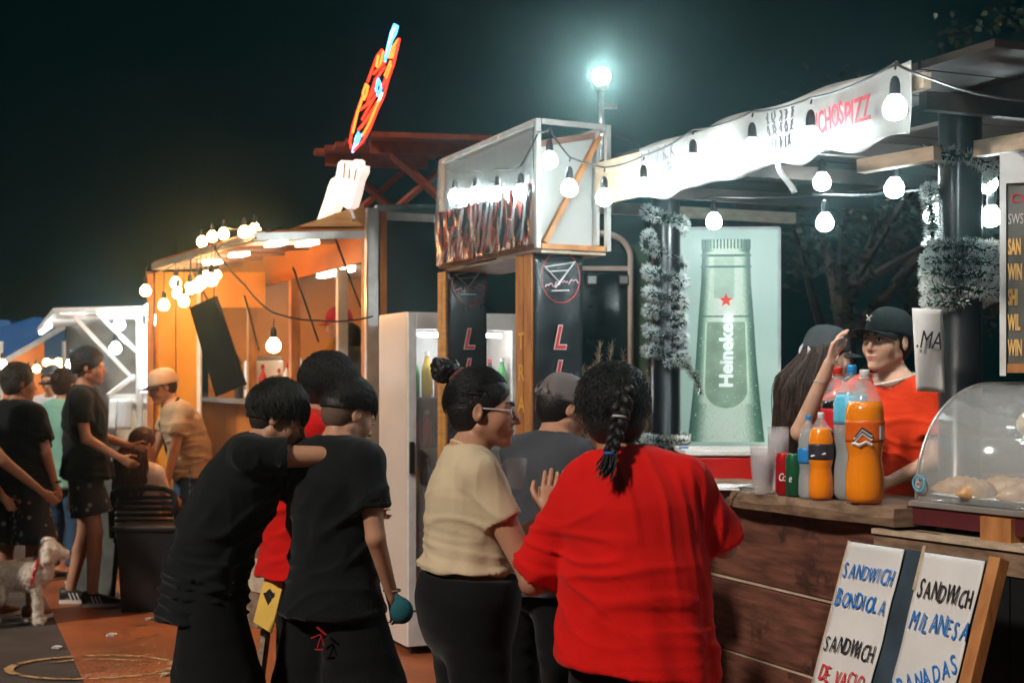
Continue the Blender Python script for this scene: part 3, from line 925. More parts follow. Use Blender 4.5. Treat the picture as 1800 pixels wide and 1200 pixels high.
mb.build('fascia', M['wood_counter'], c2)
for k in range(9):
    a = .0+k*.19; mb = MB()
    mb.hexa([L2(a, .02, .03), L2(a+.184, .02, .03), L2(a+.184, .042, .03), L2(a, .042, .03), L2(a, .02, .996), L2(a+.184, .02, .996), L2(a+.184, .042, .996), L2(a, .042, .996)])
    mb.build('board', M['black_paint'] if k != 0 else M['wood_dark'], c2)

# ------------------------------------------------------------------ posts, roof, banner
def post(px, Y, dia, ztop, label):
    c = P(px, 600, Y); c.z = 0
    t = empty('stall_post', c, 0, label, 'post', 'posts of the drinks stall')
    mb = MB(); mb.lathe([(dia/2*1.35, 0), (dia/2*1.35, .04), (dia/2, .045), (dia/2, ztop-.02), (dia/2*1.04, ztop)], n=28)
    mb.build('post_shaft', M['black_paint'], t, True)
    return c
ZR = 2.60
p1 = post(1170, 7.3, .148, 2.56, 'far black post in front of the green bottle panel, wrapped in tinsel')
p2 = post(1688, 5.2, .156, 2.575, 'near black post behind the cap wearing seller, wrapped in tinsel')
roof = empty('stall_roof', (p2.x, p2.y, 0), 0, 'flat dark timber roof over the drinks stall behind the hand painted banner', 'roof')
ro = Vector((p2.x, p2.y, 0))
def R_(s, t, z): return U2*s + N2*t + ZZ*z
M['roof_wood'] = wood('weathered_roof_wood', (0.045, 0.032, 0.026), (0.018, 0.014, 0.012), (1, 1, 1), scale=5)
for k in range(10):
    s = -.66 + k*.36; mb = MB(); mb.hexa([R_(s, -.44, ZR+.03), R_(s, 1.1, ZR+.03), R_(s+.345, 1.1, ZR+.03), R_(s+.345, -.44, ZR+.03), R_(s, -.44, ZR+.055), R_(s, 1.1, ZR+.055), R_(s+.345, 1.1, ZR+.055), R_(s+.345, -.44, ZR+.055)])
    mb.build('roof_board', M['roof_wood'], roof)
for t_ in (0.0, .95):
    mb = MB(); mb.bar(R_(-.68, t_, ZR-.01), R_(2.95, t_, ZR-.01), .06, .075); mb.build('beam', M['roof_wood'], roof)
for s_, m_ in ((-.35, 'roof_wood'), (.55, 'roof_wood'), (1.2, 'roof_wood'), (2.0, 'roof_wood'), (2.7, 'wood_ply')):
    mb = MB(); mb.bar(R_(s_, -.46, ZR-.085), R_(s_, 1.15, ZR-.085), .04, .06); mb.build('rafter', M[m_], roof)
mb = MB(); mb.bar(P(1513, 293, 5.3)-ro, P(1648, 270, 5.05)-ro, .05, .05); mb.build('strut', M['wood_ply'], roof)
mb = MB(); mb.bar(P(1722, 262, 4.95)-ro, P(1800+40, 243, 4.6)-ro, .05, .055); mb.build('strut', M['wood_ply'], roof)

# hand painted banner
bA = P(1600, 105, 4.5); bB = P(1125, 262, 6.32)     # top corners: near, far
bC = P(1596, 238, 4.5); bD = P(1135, 352, 6.32)
M['banner_cloth'] = mat('banner_plastic', (0.33, 0.318, 0.305), 0.35, var=.25, scale=5, bump=0.4, bscale=9, trans=0.0)
ban = empty('hand_painted_banner', (0, 0, 0), 0, 'crumpled white plastic banner with hand painted words along the roof edge', 'banner')
ban.location = (bA+bB)/2; bo = Vector(ban.location)
bdir = (bB-bA).normalized(); bn = Vector((-bdir.y, bdir.x, 0)).normalized()
if bn.x > 0: bn = -bn
wv1 = waves(41, 4, 9); wv2 = waves(42, 4, 30)
def banpt(u, v):
    p = (bA.lerp(bB, u)).lerp(bC.lerp(bD, u), v)
    a = float(wv1(np.array([[p.x*1.6, p.y*1.6, p.z*.9]]))[0]); b = float(wv2(np.array([[p.x, p.y, p.z*1.5]]))[0])
    p = p + bn*(.022*a+.010*b)*(1 if 0 < v < 1 else .7)
    if v == 0: p = p + ZZ*(.012*a)
    if v == 1: p = p + ZZ*(.022*b+.010*a)
    return p-bo
sheet(banpt, 120, 16, 'banner_sheet', M['banner_cloth'], ban, .0012)
mb = MB(); mb.bar(P(1045, 327, 6.72)-bo, P(1600, 170, 4.5)-bo-bn*.03, .02, .16); 
mb2 = MB(); mb2.bar(P(1045, 325, 6.74)-bo-bn*.012, P(1140, 302, 6.3)-bo-bn*.012, .022, .20); mb2.build('end_plank', M['wood_ply'], ban)
mb2 = MB(); mb2.bar(bA-bo-bn*.065-ZZ*.06, bB-bo-bn*.065-ZZ*.06, .03, .05); mb2.build('batten', M['wood_ply'], ban)
mb2 = MB(); mb2.tube([P(1355, 270, 5.2)-bo, P(1375, 300, 5.2)-bo, P(1388, 325, 5.2)-bo, P(1392, 342, 5.2)-bo], .004, 5)
sheet(lambda u, v: Vector(P(1362+26*v+10*u, 285+56*v-4*u, 5.2))+bn*(.01*math.sin(v*5))-bo, 3, 10, 'loose_strip', M['banner_cloth'], ban, .001)
def bantext(s, u, v, size, m_, sx=1.0, tilt=0.0):
    p = bA.lerp(bB, u).lerp(bC.lerp(bD, u), v) + bn*.034
    r = -(bB-bA).normalized(); 
    text(s, m_, ban, p, r + ZZ*tilt, ZZ, size, sx=sx, offset=.0015)
M['ink_red_old'] = mat('faded_red_ink', (0.42, 0.03, 0.05), 0.6, var=.3)
M['ink_dark_old'] = mat('faded_black_ink', (0.06, 0.06, 0.065), 0.6, var=.4)
def ban_u(px):
    k = (px-900)/FOC; return (bA.x-k*bA.y)/((bA.x-bB.x)-k*(bA.y-bB.y))
bantext('PIZZ', ban_u(1500), .70, .118, M['ink_red_old'], .62, tilt=.03)
bantext('NCHOS', ban_u(1441), .72, .112, M['ink_red_old'], .50, tilt=.10)
def scrawl(px0, px1, v, size, seed, m_):
    """handwriting too faded to read: short broken strokes"""
    rr = random.Random(seed); mb = MB(); u0, u1 = ban_u(px0), ban_u(px1); n = 5
    for i in range(n):
        uc = u0+(u1-u0)*(i+.5)/n; du_ = (u1-u0)/n*.35
        for k in range(rr.choice((2, 3))):
            q = []
            for j in range(3):
                u = uc+du_*rr.uniform(-1, 1); w = v+size*(-.5+j*.5+rr.uniform(-.15, .15)); q.append(bA.lerp(bB, u).lerp(bC.lerp(bD, u), w)+bn*.034-bo)
            mb.tube(q, .0028, 4)
    tag(mb.build('faded_writing', m_, ban), kind='stuff')
scrawl(1358, 1412, .24, .16, 1, M['ink_dark_old']); scrawl(1360, 1410, .44, .15, 2, M['ink_dark_old']); scrawl(1366, 1404, .66, .16, 3, M['ink_dark_old'])
scrawl(1134, 1200, .25, .24, 4, mat('pale_faded_ink', (.25, .25, .26), .6)); scrawl(1160, 1190, .55, .2, 5, mat('pale_faded_ink_b', (.3, .3, .32), .6))

# festoon along the banner and inside the stall
cool = [(966, 282, 6.45), (1001, 331, 6.35), (1062, 348, 6.45), (1131, 330, 6.15), (1218, 288, 5.75), (1322, 262, 5.30), (1425, 243, 4.95), (1573, 190, 4.42)]
names = ['cool white bulb at the corner of the box sign, top left of the string', 'cool white bulb hanging in front of the open box end, under its brace',
         'cool white bulb by the end plank of the banner', 'cool white bulb over the far post in front of the banner', 'cool white bulb on the banner left of the middle',
         'cool white bulb before the dark painted words of the banner', 'cool white bulb just under the left red word of the banner', 'cool white bulb at the near right corner of the banner']
for (x, y, Y), nm in zip(cool, names):
    festoon_bulb(P(x, y, Y-.15), .13, True, nm, 'cool bulbs strung along the banner', big=1.0)
inner = [(1255, 389, 6.9, 'cool white bulb over the top of the bottle panel'), (1445, 320, 6.2, 'upper of the two cool bulbs hanging behind the middle of the banner'),
         (1450, 391, 6.2, 'lower of the two cool bulbs hanging behind the middle of the banner'), (1572, 331, 5.5, 'cool bulb hanging from the plywood strut left of the near post'),
         (1641, 377, 5.35, 'cool bulb touching the near post on its left'), (1735, 322, 5.3, 'upper cool bulb right of the near post'), (1742, 381, 5.3, 'lower cool bulb right of the near post')]
for x, y, Y, nm in inner: festoon_bulb(P(x, y, Y), .13, True, nm, 'cool bulbs hanging under the stall roof', big=1.05)
def wire(pts, label, r=.0042, sag=.03):
    mb = MB(); out = []
    pts = [Vector(p) for p in pts]
    for a, b in zip(pts, pts[1:]):
        for k in range(8):
            t = k/8; out.append(a.lerp(b, t) - ZZ*(sag*4*t*(1-t)*(a-b).length))
    out.append(pts[-1]); c = out[0].copy()
    mb.tube([p-c for p in out], r, 5); o = mb.build('light_cable', M['rubber']); o.location = c
    return tag(o, label, 'cable')
wire([P(945, 232, 6.5)] + [P(x, y, Y-.15)+ZZ*.135 for x, y, Y in cool] + [P(1640, 140, 4.2), P(1805, 178, 3.9)], 'black cable carrying the bulbs along the banner')
wire([P(1190, 352, 7.2), P(1255, 389, 6.9)+ZZ*.12, P(1450, 391, 6.2)+ZZ*.12, P(1648, 330, 5.3)], 'thin cable strung between the two posts under the banner', sag=.01)
wire([P(1400, 262, 6.2), P(1445, 320, 6.2)+ZZ*.13, P(1572, 331, 5.5)+ZZ*.13, P(1650, 300, 5.3)], 'thin cable holding the bulbs under the plywood strut', sag=.02)
wire([P(1080, 236, 6.7), P(1128, 256, 6.4)], 'short white tie line from the box sign to the banner end', .003, 0)

# tinsel garlands
M['tinsel_green'] = mat('tinsel_green', (0.02, 0.085, 0.055), 0.35, var=.4, metal=.3)
M['tinsel_white'] = mat('tinsel_white', (0.85, 0.90, 0.87), 0.3, var=.1, metal=0)
def tinsel(path, label, r=.030, dens=900, seed=1, group=None):
    pts = [Vector(p) for p in path]; c = pts[0].copy()
    L_ = [0]
    for a, b in zip(pts, pts[1:]): L_.append(L_[-1]+(b-a).length)
    t = empty('tinsel_garland', c, 0, label, 'garland', group)
    core = MB(); core.tube([p-c for p in pts], .005, 5); core.build('wire_core', M['tinsel_green'], t)
    rr = random.Random(seed); g1, g2 = MB(), MB(); n = int(L_[-1]*dens)
    for i in range(n):
        d = rr.uniform(0, L_[-1]); k = max(j for j in range(len(L_)) if L_[j] <= d); k = min(k, len(pts)-2)
        f = (d-L_[k])/max(1e-6, L_[k+1]-L_[k]); p = pts[k].lerp(pts[k+1], f)-c; ax = (pts[k+1]-pts[k]).normalized()
        v = Vector((rr.gauss(0, 1), rr.gauss(0, 1), rr.gauss(0, 1))); v = (v - ax*v.dot(ax)*.75).normalized(); v *= r*rr.uniform(.75, 1.15)
        s = v.cross(ax).normalized()*.0020 if v.cross(ax).length > 1e-6 else ax*.0020
        m = p+v*.58; e = p+v
        g1.quad(p-s, p+s, m+s*1.2, m-s*1.2)
        (g2 if rr.random() < .93 else g1).quad(m-s*1.3, m+s*1.3, e+s*.6, e-s*.6)
    tag(g1.build('green_needles', M['tinsel_green'], t), kind='stuff'); tag(g2.build('frosted_tips', M['tinsel_white'], t), kind='stuff')
def coil(c, rad, z0, z1, turns, a0=0, wob=.01, seed=2):
    rr = random.Random(seed); n = int(abs(turns)*16)
    return [Vector((c.x+math.cos(a0+2*math.pi*turns*i/n)*rad*(1+rr.uniform(-.04, .1)), c.y+math.sin(a0+2*math.pi*turns*i/n)*rad, z0+(z1-z0)*i/n+rr.uniform(-wob, wob))) for i in range(n+1)]
def zat(py, Y): return EYE + (HOR-py)/FOC*Y
gp = coil(p1, .088, zat(462, 7.3), zat(640, 7.3), 5.2, seed=4, wob=.014)
gp = coil(p1, .09, zat(372, 7.3), zat(420, 7.2), 1.2, a0=2.6, seed=5) + [P(1135, 430, 7.2)] + gp
tinsel(gp, 'frosted green tinsel coiled round the far post', r=.042, dens=3000, seed=3, group='tinsel on the posts')
tinsel([P(1170, 640, 7.18), P(1192, 632, 7.15), P(1212, 648, 7.12), P(1225, 668, 7.1), P(1232, 692, 7.1)], 'loose tail of tinsel hanging in front of the bottle panel', r=.032, dens=2600, seed=4, group='tinsel on the posts')
tinsel(coil(p1, .10, zat(768, 7.3), zat(776, 7.3), 1.1, wob=.004, seed=9), 'single ring of tinsel at the foot of the far post on the counter', r=.034, dens=3000, seed=9, group='tinsel on the posts')
gp = coil(p2, .105, zat(270, 5.2), zat(345, 5.2), 1.15, a0=3.0, seed=6)[:-2] + [P(1640, 400, 5.15)] + coil(p2, .112, zat(432, 5.2), zat(535, 5.2), 4.2, a0=3.3, wob=.008, seed=7)
tinsel(gp, 'frosted green tinsel coiled round the near post', r=.036, dens=3200, seed=6, group='tinsel on the posts')

# paper on the near post: hand lettered sheet
pp = P(1632, 615, 4.95)
t = empty('paper_notice', pp, 0, 'curled white paper notice with black letters hanging behind the seller', 'notice')
sheet(lambda u, v: Vector(P(1603+54*u+4*v*(1-u)+4*v, 541+146*v+3*u, 4.95-.02*math.sin(u*3+v*2)))-pp, 8, 14, 'paper_sheet', M['paper'], t, .0006)
text('.MA', M['ink_black'], t, P(1609, 610, 4.915), (1, 0, -.10), ZZ, .088, shear=.15, sx=.62)
# green glass bottle advertisement panel (backlit)
A_ = Vector(P(1195, 402, 7.62)); Bx = Vector(P(1370, 405, 7.58)); h_ = 1.165
panel = empty('bottle_advert_panel', (A_.x, A_.y, 0), 0, 'backlit green panel picturing a giant beer bottle with a red star', 'advertising panel')
po = Vector((A_.x, A_.y, 0)); rx = (Bx-A_); rx.z = 0; wd = rx.length; rx.normalize(); ry = Vector((-rx.y, rx.x, 0))
M['panel_face'] = mat('panel_face', (0.50, 0.62, 0.56), 0.3, emit=(0.46, 0.68, 0.58), estr=0.34, col2=(0.42, 0.56, 0.50), scale=2)
M['panel_frame'] = M['white_metal']
def Q(x, z, d=0.0): return A_ - po + rx*x + ZZ*z - ry*d
zb = -h_
mb = MB(); mb.hexa([Q(0, zb), Q(wd, zb), Q(wd, zb, -.09), Q(0, zb, -.09), Q(0, 0), Q(wd, 0), Q(wd, 0, -.09), Q(0, 0, -.09)]); mb.build('lightbox', M['panel_face'], panel)
for (a, b) in (((0, 0), (wd, 0)), ((wd, 0), (wd, zb)), ((wd, zb), (0, zb)), ((0, zb), (0, 0))):
    mb = MB(); mb.bar(Q(*a, .004), Q(*b, .004), .014, .014, up=ry); mb.build('edge_trim', M['white_metal'], panel)
def pmat(n, col, e): return mat(n, tuple(min(1, c*1.2) for c in col), .3, emit=col, estr=e, var=.2, scale=9)
def bottle_w(z):   # half width of the pictured bottle at depth z under its cap
    z = -z
    if z < .12: return .130
    return float(np.interp(z, [.12, .30, .48, .70, .90, 1.15], [.126, .132, .146, .160, .178, .205]))
cx = wd*.465
zs = [-.06-.0275*i for i in range(39)]
def strip(fw, c_, name, dep, z0=None):
    mb = MB(); zz = zs
    for i in range(len(zz)-1):
        a, b = fw(zz[i]), fw(zz[i+1])
        if a is None or b is None: continue
        mb.hexa([Q(cx+a[0], zz[i+1], dep), Q(cx+a[1], zz[i+1], dep), Q(cx+a[1], zz[i+1], dep-.001), Q(cx+a[0], zz[i+1], dep-.001), Q(cx+a[0], zz[i], dep), Q(cx+a[1], zz[i], dep), Q(cx+a[1], zz[i], dep-.001), Q(cx+a[0], zz[i], dep-.001)])
    return mb.build(name, c_, panel)
def soft_bottle():
    """bottle print: one mesh whose colour runs from light middle to dark edge as glass does"""
    m = bpy.data.materials.new('bottle_print'); m.use_nodes = True; nt = m.node_tree; N = nt.nodes; LK = nt.links; b = N['Principled BSDF']
    at = N.new('ShaderNodeAttribute'); at.attribute_name = 'across'
    cr = N.new('ShaderNodeValToRGB'); LK.new(at.outputs['Fac'], cr.inputs[0])
    e = cr.color_ramp.elements; e[0].color = (.78, .90, .76, 1); e[1].color = (.05, .12, .09, 1); e[1].position = .92
    q = e.new(.5); q.color = (.60, .74, .60, 1); q = e.new(.74); q.color = (.12, .25, .18, 1)
    nz = N.new('ShaderNodeTexNoise'); nz.inputs['Scale'].default_value = 60; nz.inputs['Detail'].default_value = 3
    mx = N.new('ShaderNodeMix'); mx.data_type = 'RGBA'; mx.blend_type = 'MULTIPLY'; mx.inputs[0].default_value = .5
    rp = N.new('ShaderNodeMapRange'); rp.inputs[1].default_value = .4; rp.inputs[2].default_value = .6; rp.inputs[3].default_value = .6; rp.inputs[4].default_value = 1.1
    LK.new(nz.outputs[0], rp.inputs[0]); LK.new(cr.outputs[0], mx.inputs[6]); LK.new(rp.outputs[0], mx.inputs[7])
    LK.new(mx.outputs[2], b.inputs['Base Color']); LK.new(mx.outputs[2], b.inputs['Emission Color']); b.inputs['Emission Strength'].default_value = .40; b.inputs['Roughness'].default_value = .3
    mb = MB(); vals = []; nx = 24; zr = [-.06-.01*i for i in range(109)]
    for z in zr:
        w_ = bottle_w(z)
        for i in range(nx+1):
            u = -1+2*i/nx; p = Q(cx+u*w_, z, .0015); mb.v.append(tuple(p)); 
            lo = .25 if z > -.30 else 0
            vals.append(min(1, abs(u)**1.5*.95+ (.3 if z < -.93 else 0)*(1-abs(u)) + (.18 if -.30 < z and z > -.13 else 0)))
    for j in range(len(zr)-1):
        for i in range(nx):
            a = j*(nx+1)+i; mb.f.append((a, a+nx+1, a+nx+2, a+1))
    o = mb.build('bottle_picture', m, panel)
    o.data.attributes.new('across', 'FLOAT', 'POINT').data.foreach_set('value', vals)
soft_bottle()
M['p_dark'] = pmat('print_dark_green', (.06, .17, .13), .35); M['p_pale'] = pmat('print_pale_green', (.50, .68, .50), .45); M['p_white'] = pmat('print_white', (.85, .92, .88), .75); M['p_red'] = pmat('print_red', (.62, .04, .03), .6)
mb = MB()                                    # cap ridges
for i in range(14): mb.box(Q(cx-.118+.0181*i, -.083, .003), .008, .002, .05, rx, ry)
mb.build('cap_ridge', M['p_dark'], panel)
mb = MB(); mb.box(Q(cx, -.145, .003), .265, .002, .012, rx, ry); mb.box(Q(cx, -.205, .003), .27, .002, .010, rx, ry); mb.build('neck_ring', M['p_dark'], panel)
mb = MB(); mb.box(Q(cx, -.47, .0026), .29, .001, .008, rx, ry); mb.build('level_line', M['p_dark'], panel)
lab = []                                      # pale rounded label outline
for i in range(49):
    a = math.pi*(i/48); lab.append(Q(cx+.118*math.cos(a+math.pi)*1.0, -.86-.105*math.sin(a), .0035))
lab = [Q(cx-.105, -.50, .0035)] + lab + [Q(cx+.105, -.50, .0035)]
mb = MB(); mb.tube(lab, .0035, 5); mb.build('label_outline', M['p_pale'], panel)
mb = MB(); pts = [Q(cx-.100, -.50, .0025)]+[Q(cx+.112*math.cos(math.pi+math.pi*i/24), -.86-.100*math.sin(math.pi*i/24), .0025) for i in range(25)]+[Q(cx+.100, -.50, .0025)]
mb.poly(pts); mb.build('label_field', pmat('print_soft_green', (.30, .42, .31), .22), panel)
mb = MB(); mb.box(Q(cx-.01, -.26, .0027), .11, .001, .23, rx, ry); mb.build('neck_highlight', pmat('print_highlight', (.46, .60, .48), .28), panel)
st = MB(); pts = []
for i in range(10):
    r = .040 if i % 2 == 0 else .016; a = math.pi/2+math.pi*i/5; pts.append(Q(cx+math.cos(a)*r, -.385+math.sin(a)*r, .006))
st.poly(pts[::1]); st.build('red_star', M['p_red'], panel)
text('Heineken', M['p_white'], panel, po+Q(cx+.034, -.850, .007), ZZ, -rx, .100, offset=.0025, sx=1.02)
rr = random.Random(5); mb = MB()
for i in range(150):
    z = rr.uniform(-1.12, -.5); w_ = bottle_w(z)*.93; mb.ball(Q(cx+rr.uniform(-w_, w_), z, .004), rr.uniform(.0012, .0035), 6, 4)
tag(mb.build('water_drops', M['p_pale'], panel), kind='stuff')
mb = MB(); mb.box(Q(wd/2, zb-.32, -.2), wd+.1, .45, .62, rx, ry); mb.build('plinth', M['teal_body'], panel)

# red chest cooler under the panel
rc = P(1300, 793, 6.55); rcb = Vector((rc.x, rc.y, 0))
t = empty('red_chest_cooler', rcb, 0, 'glossy red chest cooler with a pale top edge behind the counter', 'cooler')
mb = MB(); mb.box(Vector((0.06, .12, .72)), .62, .45, 1.05); mb.build('chest', M['red_paint'], t, bevel=.01)
mb = MB(); mb.box(Vector((0.06, .12, 1.262)), .64, .47, .024); mb.build('lid', M['white_paint'], t, bevel=.004)
def pen(p, d, label):
    p = Vector(p); d = Vector(d).normalized(); t = empty('pen', p, 0, label, 'pen')
    mb = MB(); mb.tube([d*0, d*.10], .0042, 8); mb.build('barrel', M['paper'], t); mb = MB(); mb.tube([d*.098, d*.142], .0052, 8); mb.build('pen_cap', M['ink_blue'], t)
pen(P(1240, 787, 6.62)-ZZ*.0+Vector((.02, 0, .0)), (-1, .1, 0), 'white and blue pen lying on the lid of the red cooler')
# ------------------------------------------------------------------ box sign on two pillars
M['plastic_clear'] = mat('clear_plastic_sheet', (0.55, 0.6, 0.6), 0.12, var=.1, bump=0.5, bscale=7, alpha=0.28, spec=.8)
M['plastic_black'] = mat('black_printed_plastic', (0.030, 0.036, 0.040), 0.22, var=.4, scale=6, bump=0.35, bscale=10, spec=.7, alpha=.93)
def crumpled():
    m = mat('crumpled_print_and_reflections', (.03, .035, .04), .14, spec=.9, bump=.9, bscale=9, stretch=(2.2, 2.2, .5), scale=5)
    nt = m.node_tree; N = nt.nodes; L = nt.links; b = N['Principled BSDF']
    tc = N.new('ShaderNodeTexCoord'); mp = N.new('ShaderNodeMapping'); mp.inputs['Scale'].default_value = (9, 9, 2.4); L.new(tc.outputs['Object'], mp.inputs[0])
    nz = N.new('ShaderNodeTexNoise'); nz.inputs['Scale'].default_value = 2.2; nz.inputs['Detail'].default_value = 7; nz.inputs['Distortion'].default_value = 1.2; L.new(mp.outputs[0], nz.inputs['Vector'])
    cr = N.new('ShaderNodeValToRGB'); e = cr.color_ramp.elements; e[0].position = .42; e[0].color = (.02, .025, .03, 1); e[1].position = .72; e[1].color = (.50, .28, .10, 1)  # red, gold and pale streaks: print plus reflections painted into the colour
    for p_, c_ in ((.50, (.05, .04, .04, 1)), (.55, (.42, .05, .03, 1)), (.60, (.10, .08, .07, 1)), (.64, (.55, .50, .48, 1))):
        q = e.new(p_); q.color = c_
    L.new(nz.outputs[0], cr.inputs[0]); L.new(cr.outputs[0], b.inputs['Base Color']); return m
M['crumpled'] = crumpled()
M['red_print'] = mat('red_print', (0.55, 0.035, 0.03), 0.4, var=.2)
M['white_print'] = mat('white_print', (0.62, 0.60, 0.60), 0.4, var=.2)
M['gold_print'] = mat('gold_print', (0.62, 0.33, 0.07), 0.4, var=.2)
M['box_white'] = mat('white_board_inside', (0.40, 0.385, 0.36), 0.6, var=.14, scale=3, wear=((.5, .44, .36), 5, .64))
K = P(945, 212, 6.6); K2 = P(777, 285, 7.85); KR = P(1068, 226, 6.78)
bx = empty('box_sign', (K.x, K.y, 0), 0, 'raised box sign wrapped in clear plastic over black printed sheet, standing on two pillars', 'sign')
bo = Vector((K.x, K.y, 0)); zt_, zb_ = 2.795, 2.215
k0 = Vector((0, 0, 0)); k2 = Vector((K2.x, K2.y, 0))-bo; kr = Vector((KR.x, KR.y, 0))-bo; k3 = k2+kr
du = k2.normalized(); dn = kr.normalized(); LU, LN = k2.length, kr.length
def Kp(a, b, z): return du*a + dn*b + ZZ*z
for (a, b) in ((0, 0), (LU, 0), (0, LN), (LU, LN)):
    mb = MB(); mb.bar(Kp(a, b, zb_-.01), Kp(a, b, zt_+.01), .024, .024, up=dn); mb.build('corner_post', M['box_white'] if a == 0 else M['wood_orange'], bx)
for z in (zb_, zt_):
    for (a, b, c, d) in ((.018, 0, LU-.018, 0), (.018, LN, LU-.018, LN), (0, .018, 0, LN-.018), (LU, .018, LU, LN-.018)):
        mb = MB(); mb.bar(Kp(a, b, z), Kp(c, d, z), .022, .024); mb.build('rail', M['wood_orange'] if z == zb_ else M['box_white'], bx)
mb = MB(); mb.hexa([Kp(.02, LN-.05, zb_+.02), Kp(.02, LN-.035, zb_+.02), Kp(LU-.02, LN-.035, zb_+.02), Kp(LU-.02, LN-.05, zb_+.02), Kp(.02, LN-.05, zt_-.02), Kp(.02, LN-.035, zt_-.02), Kp(LU-.02, LN-.035, zt_-.02), Kp(LU-.02, LN-.05, zt_-.02)]); mb.build('back_board', M['box_white'], bx)
mb = MB(); mb.hexa([Kp(.06, .02, zb_+.018), Kp(.06, LN-.055, zb_+.018), Kp(.075, LN-.055, zb_+.018), Kp(.075, .02, zb_+.018), Kp(.06, .02, zt_-.10), Kp(.06, LN-.055, zt_-.02), Kp(.075, LN-.055, zt_-.02), Kp(.075, .02, zt_-.10)]); mb.build('end_board', M['box_white'], bx)
mb = MB(); mb.hexa([Kp(.0, .02, zb_-.030), Kp(.0, LN-.01, zb_-.030), Kp(LU, LN-.01, zb_-.030), Kp(LU, .02, zb_-.030), Kp(.0, .02, zb_-.018), Kp(.0, LN-.01, zb_-.018), Kp(LU, LN-.01, zb_-.018), Kp(LU, .02, zb_-.018)]); mb.build('bottom_board', M['wood_ply'], bx)
mb = MB(); mb.bar(Kp(.035, .05, zb_+.02), Kp(.035, LN-.03, zt_-.04), .022, .040, up=du); mb.build('brace', M['wood_orange'], bx)
mb = MB(); mb.bar(Kp(.05, .02, zt_-.10), Kp(.05, LN-.03, zt_-.03), .02, .03); mb.build('brace', wood('brown_brace', (.26, .13, .09), (.15, .07, .05)), bx)
wa, wb = waves(51, 4, 10), waves(52, 4, 26)
def facept(u, v, a0=0, off=-.020):
    p = Kp(LU*u, off, zt_-(zt_-zb_)*v)
    n_ = float(wa(np.array([[p.x, p.y, p.z*.8]]))[0])*.013+float(wb(np.array([[p.x*1.5, p.y*1.5, p.z*.5]]))[0])*.006*(0.3+v)
    return p - dn*abs(n_)*1.9
sheet(lambda u, v: facept(u, v*.56), 50, 14, 'clear_sheet', M['plastic_clear'], bx, .001)
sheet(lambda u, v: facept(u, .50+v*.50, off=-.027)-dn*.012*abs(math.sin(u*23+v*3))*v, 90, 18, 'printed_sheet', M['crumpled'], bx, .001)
sheet(lambda u, v: facept(u, .05+v*.5, off=-.008)+dn*.03, 20, 8, 'inner_sheet', mat('dark_inner_sheet', (.10, .11, .11), .3, alpha=.75, bump=.3), bx, .001)
rr = random.Random(15)
mb = MB()
for i in range(15):
    u = .06+.055*i; h = rr.uniform(.05, .2); x0 = LU*u
    mb.bar(Kp(x0, -.052, zb_+.03), Kp(x0-.09, -.054, zb_+.03+h*1.5), .003, .012, up=dn)
mb.build('crease_highlight', M['plastic_clear'], bx)
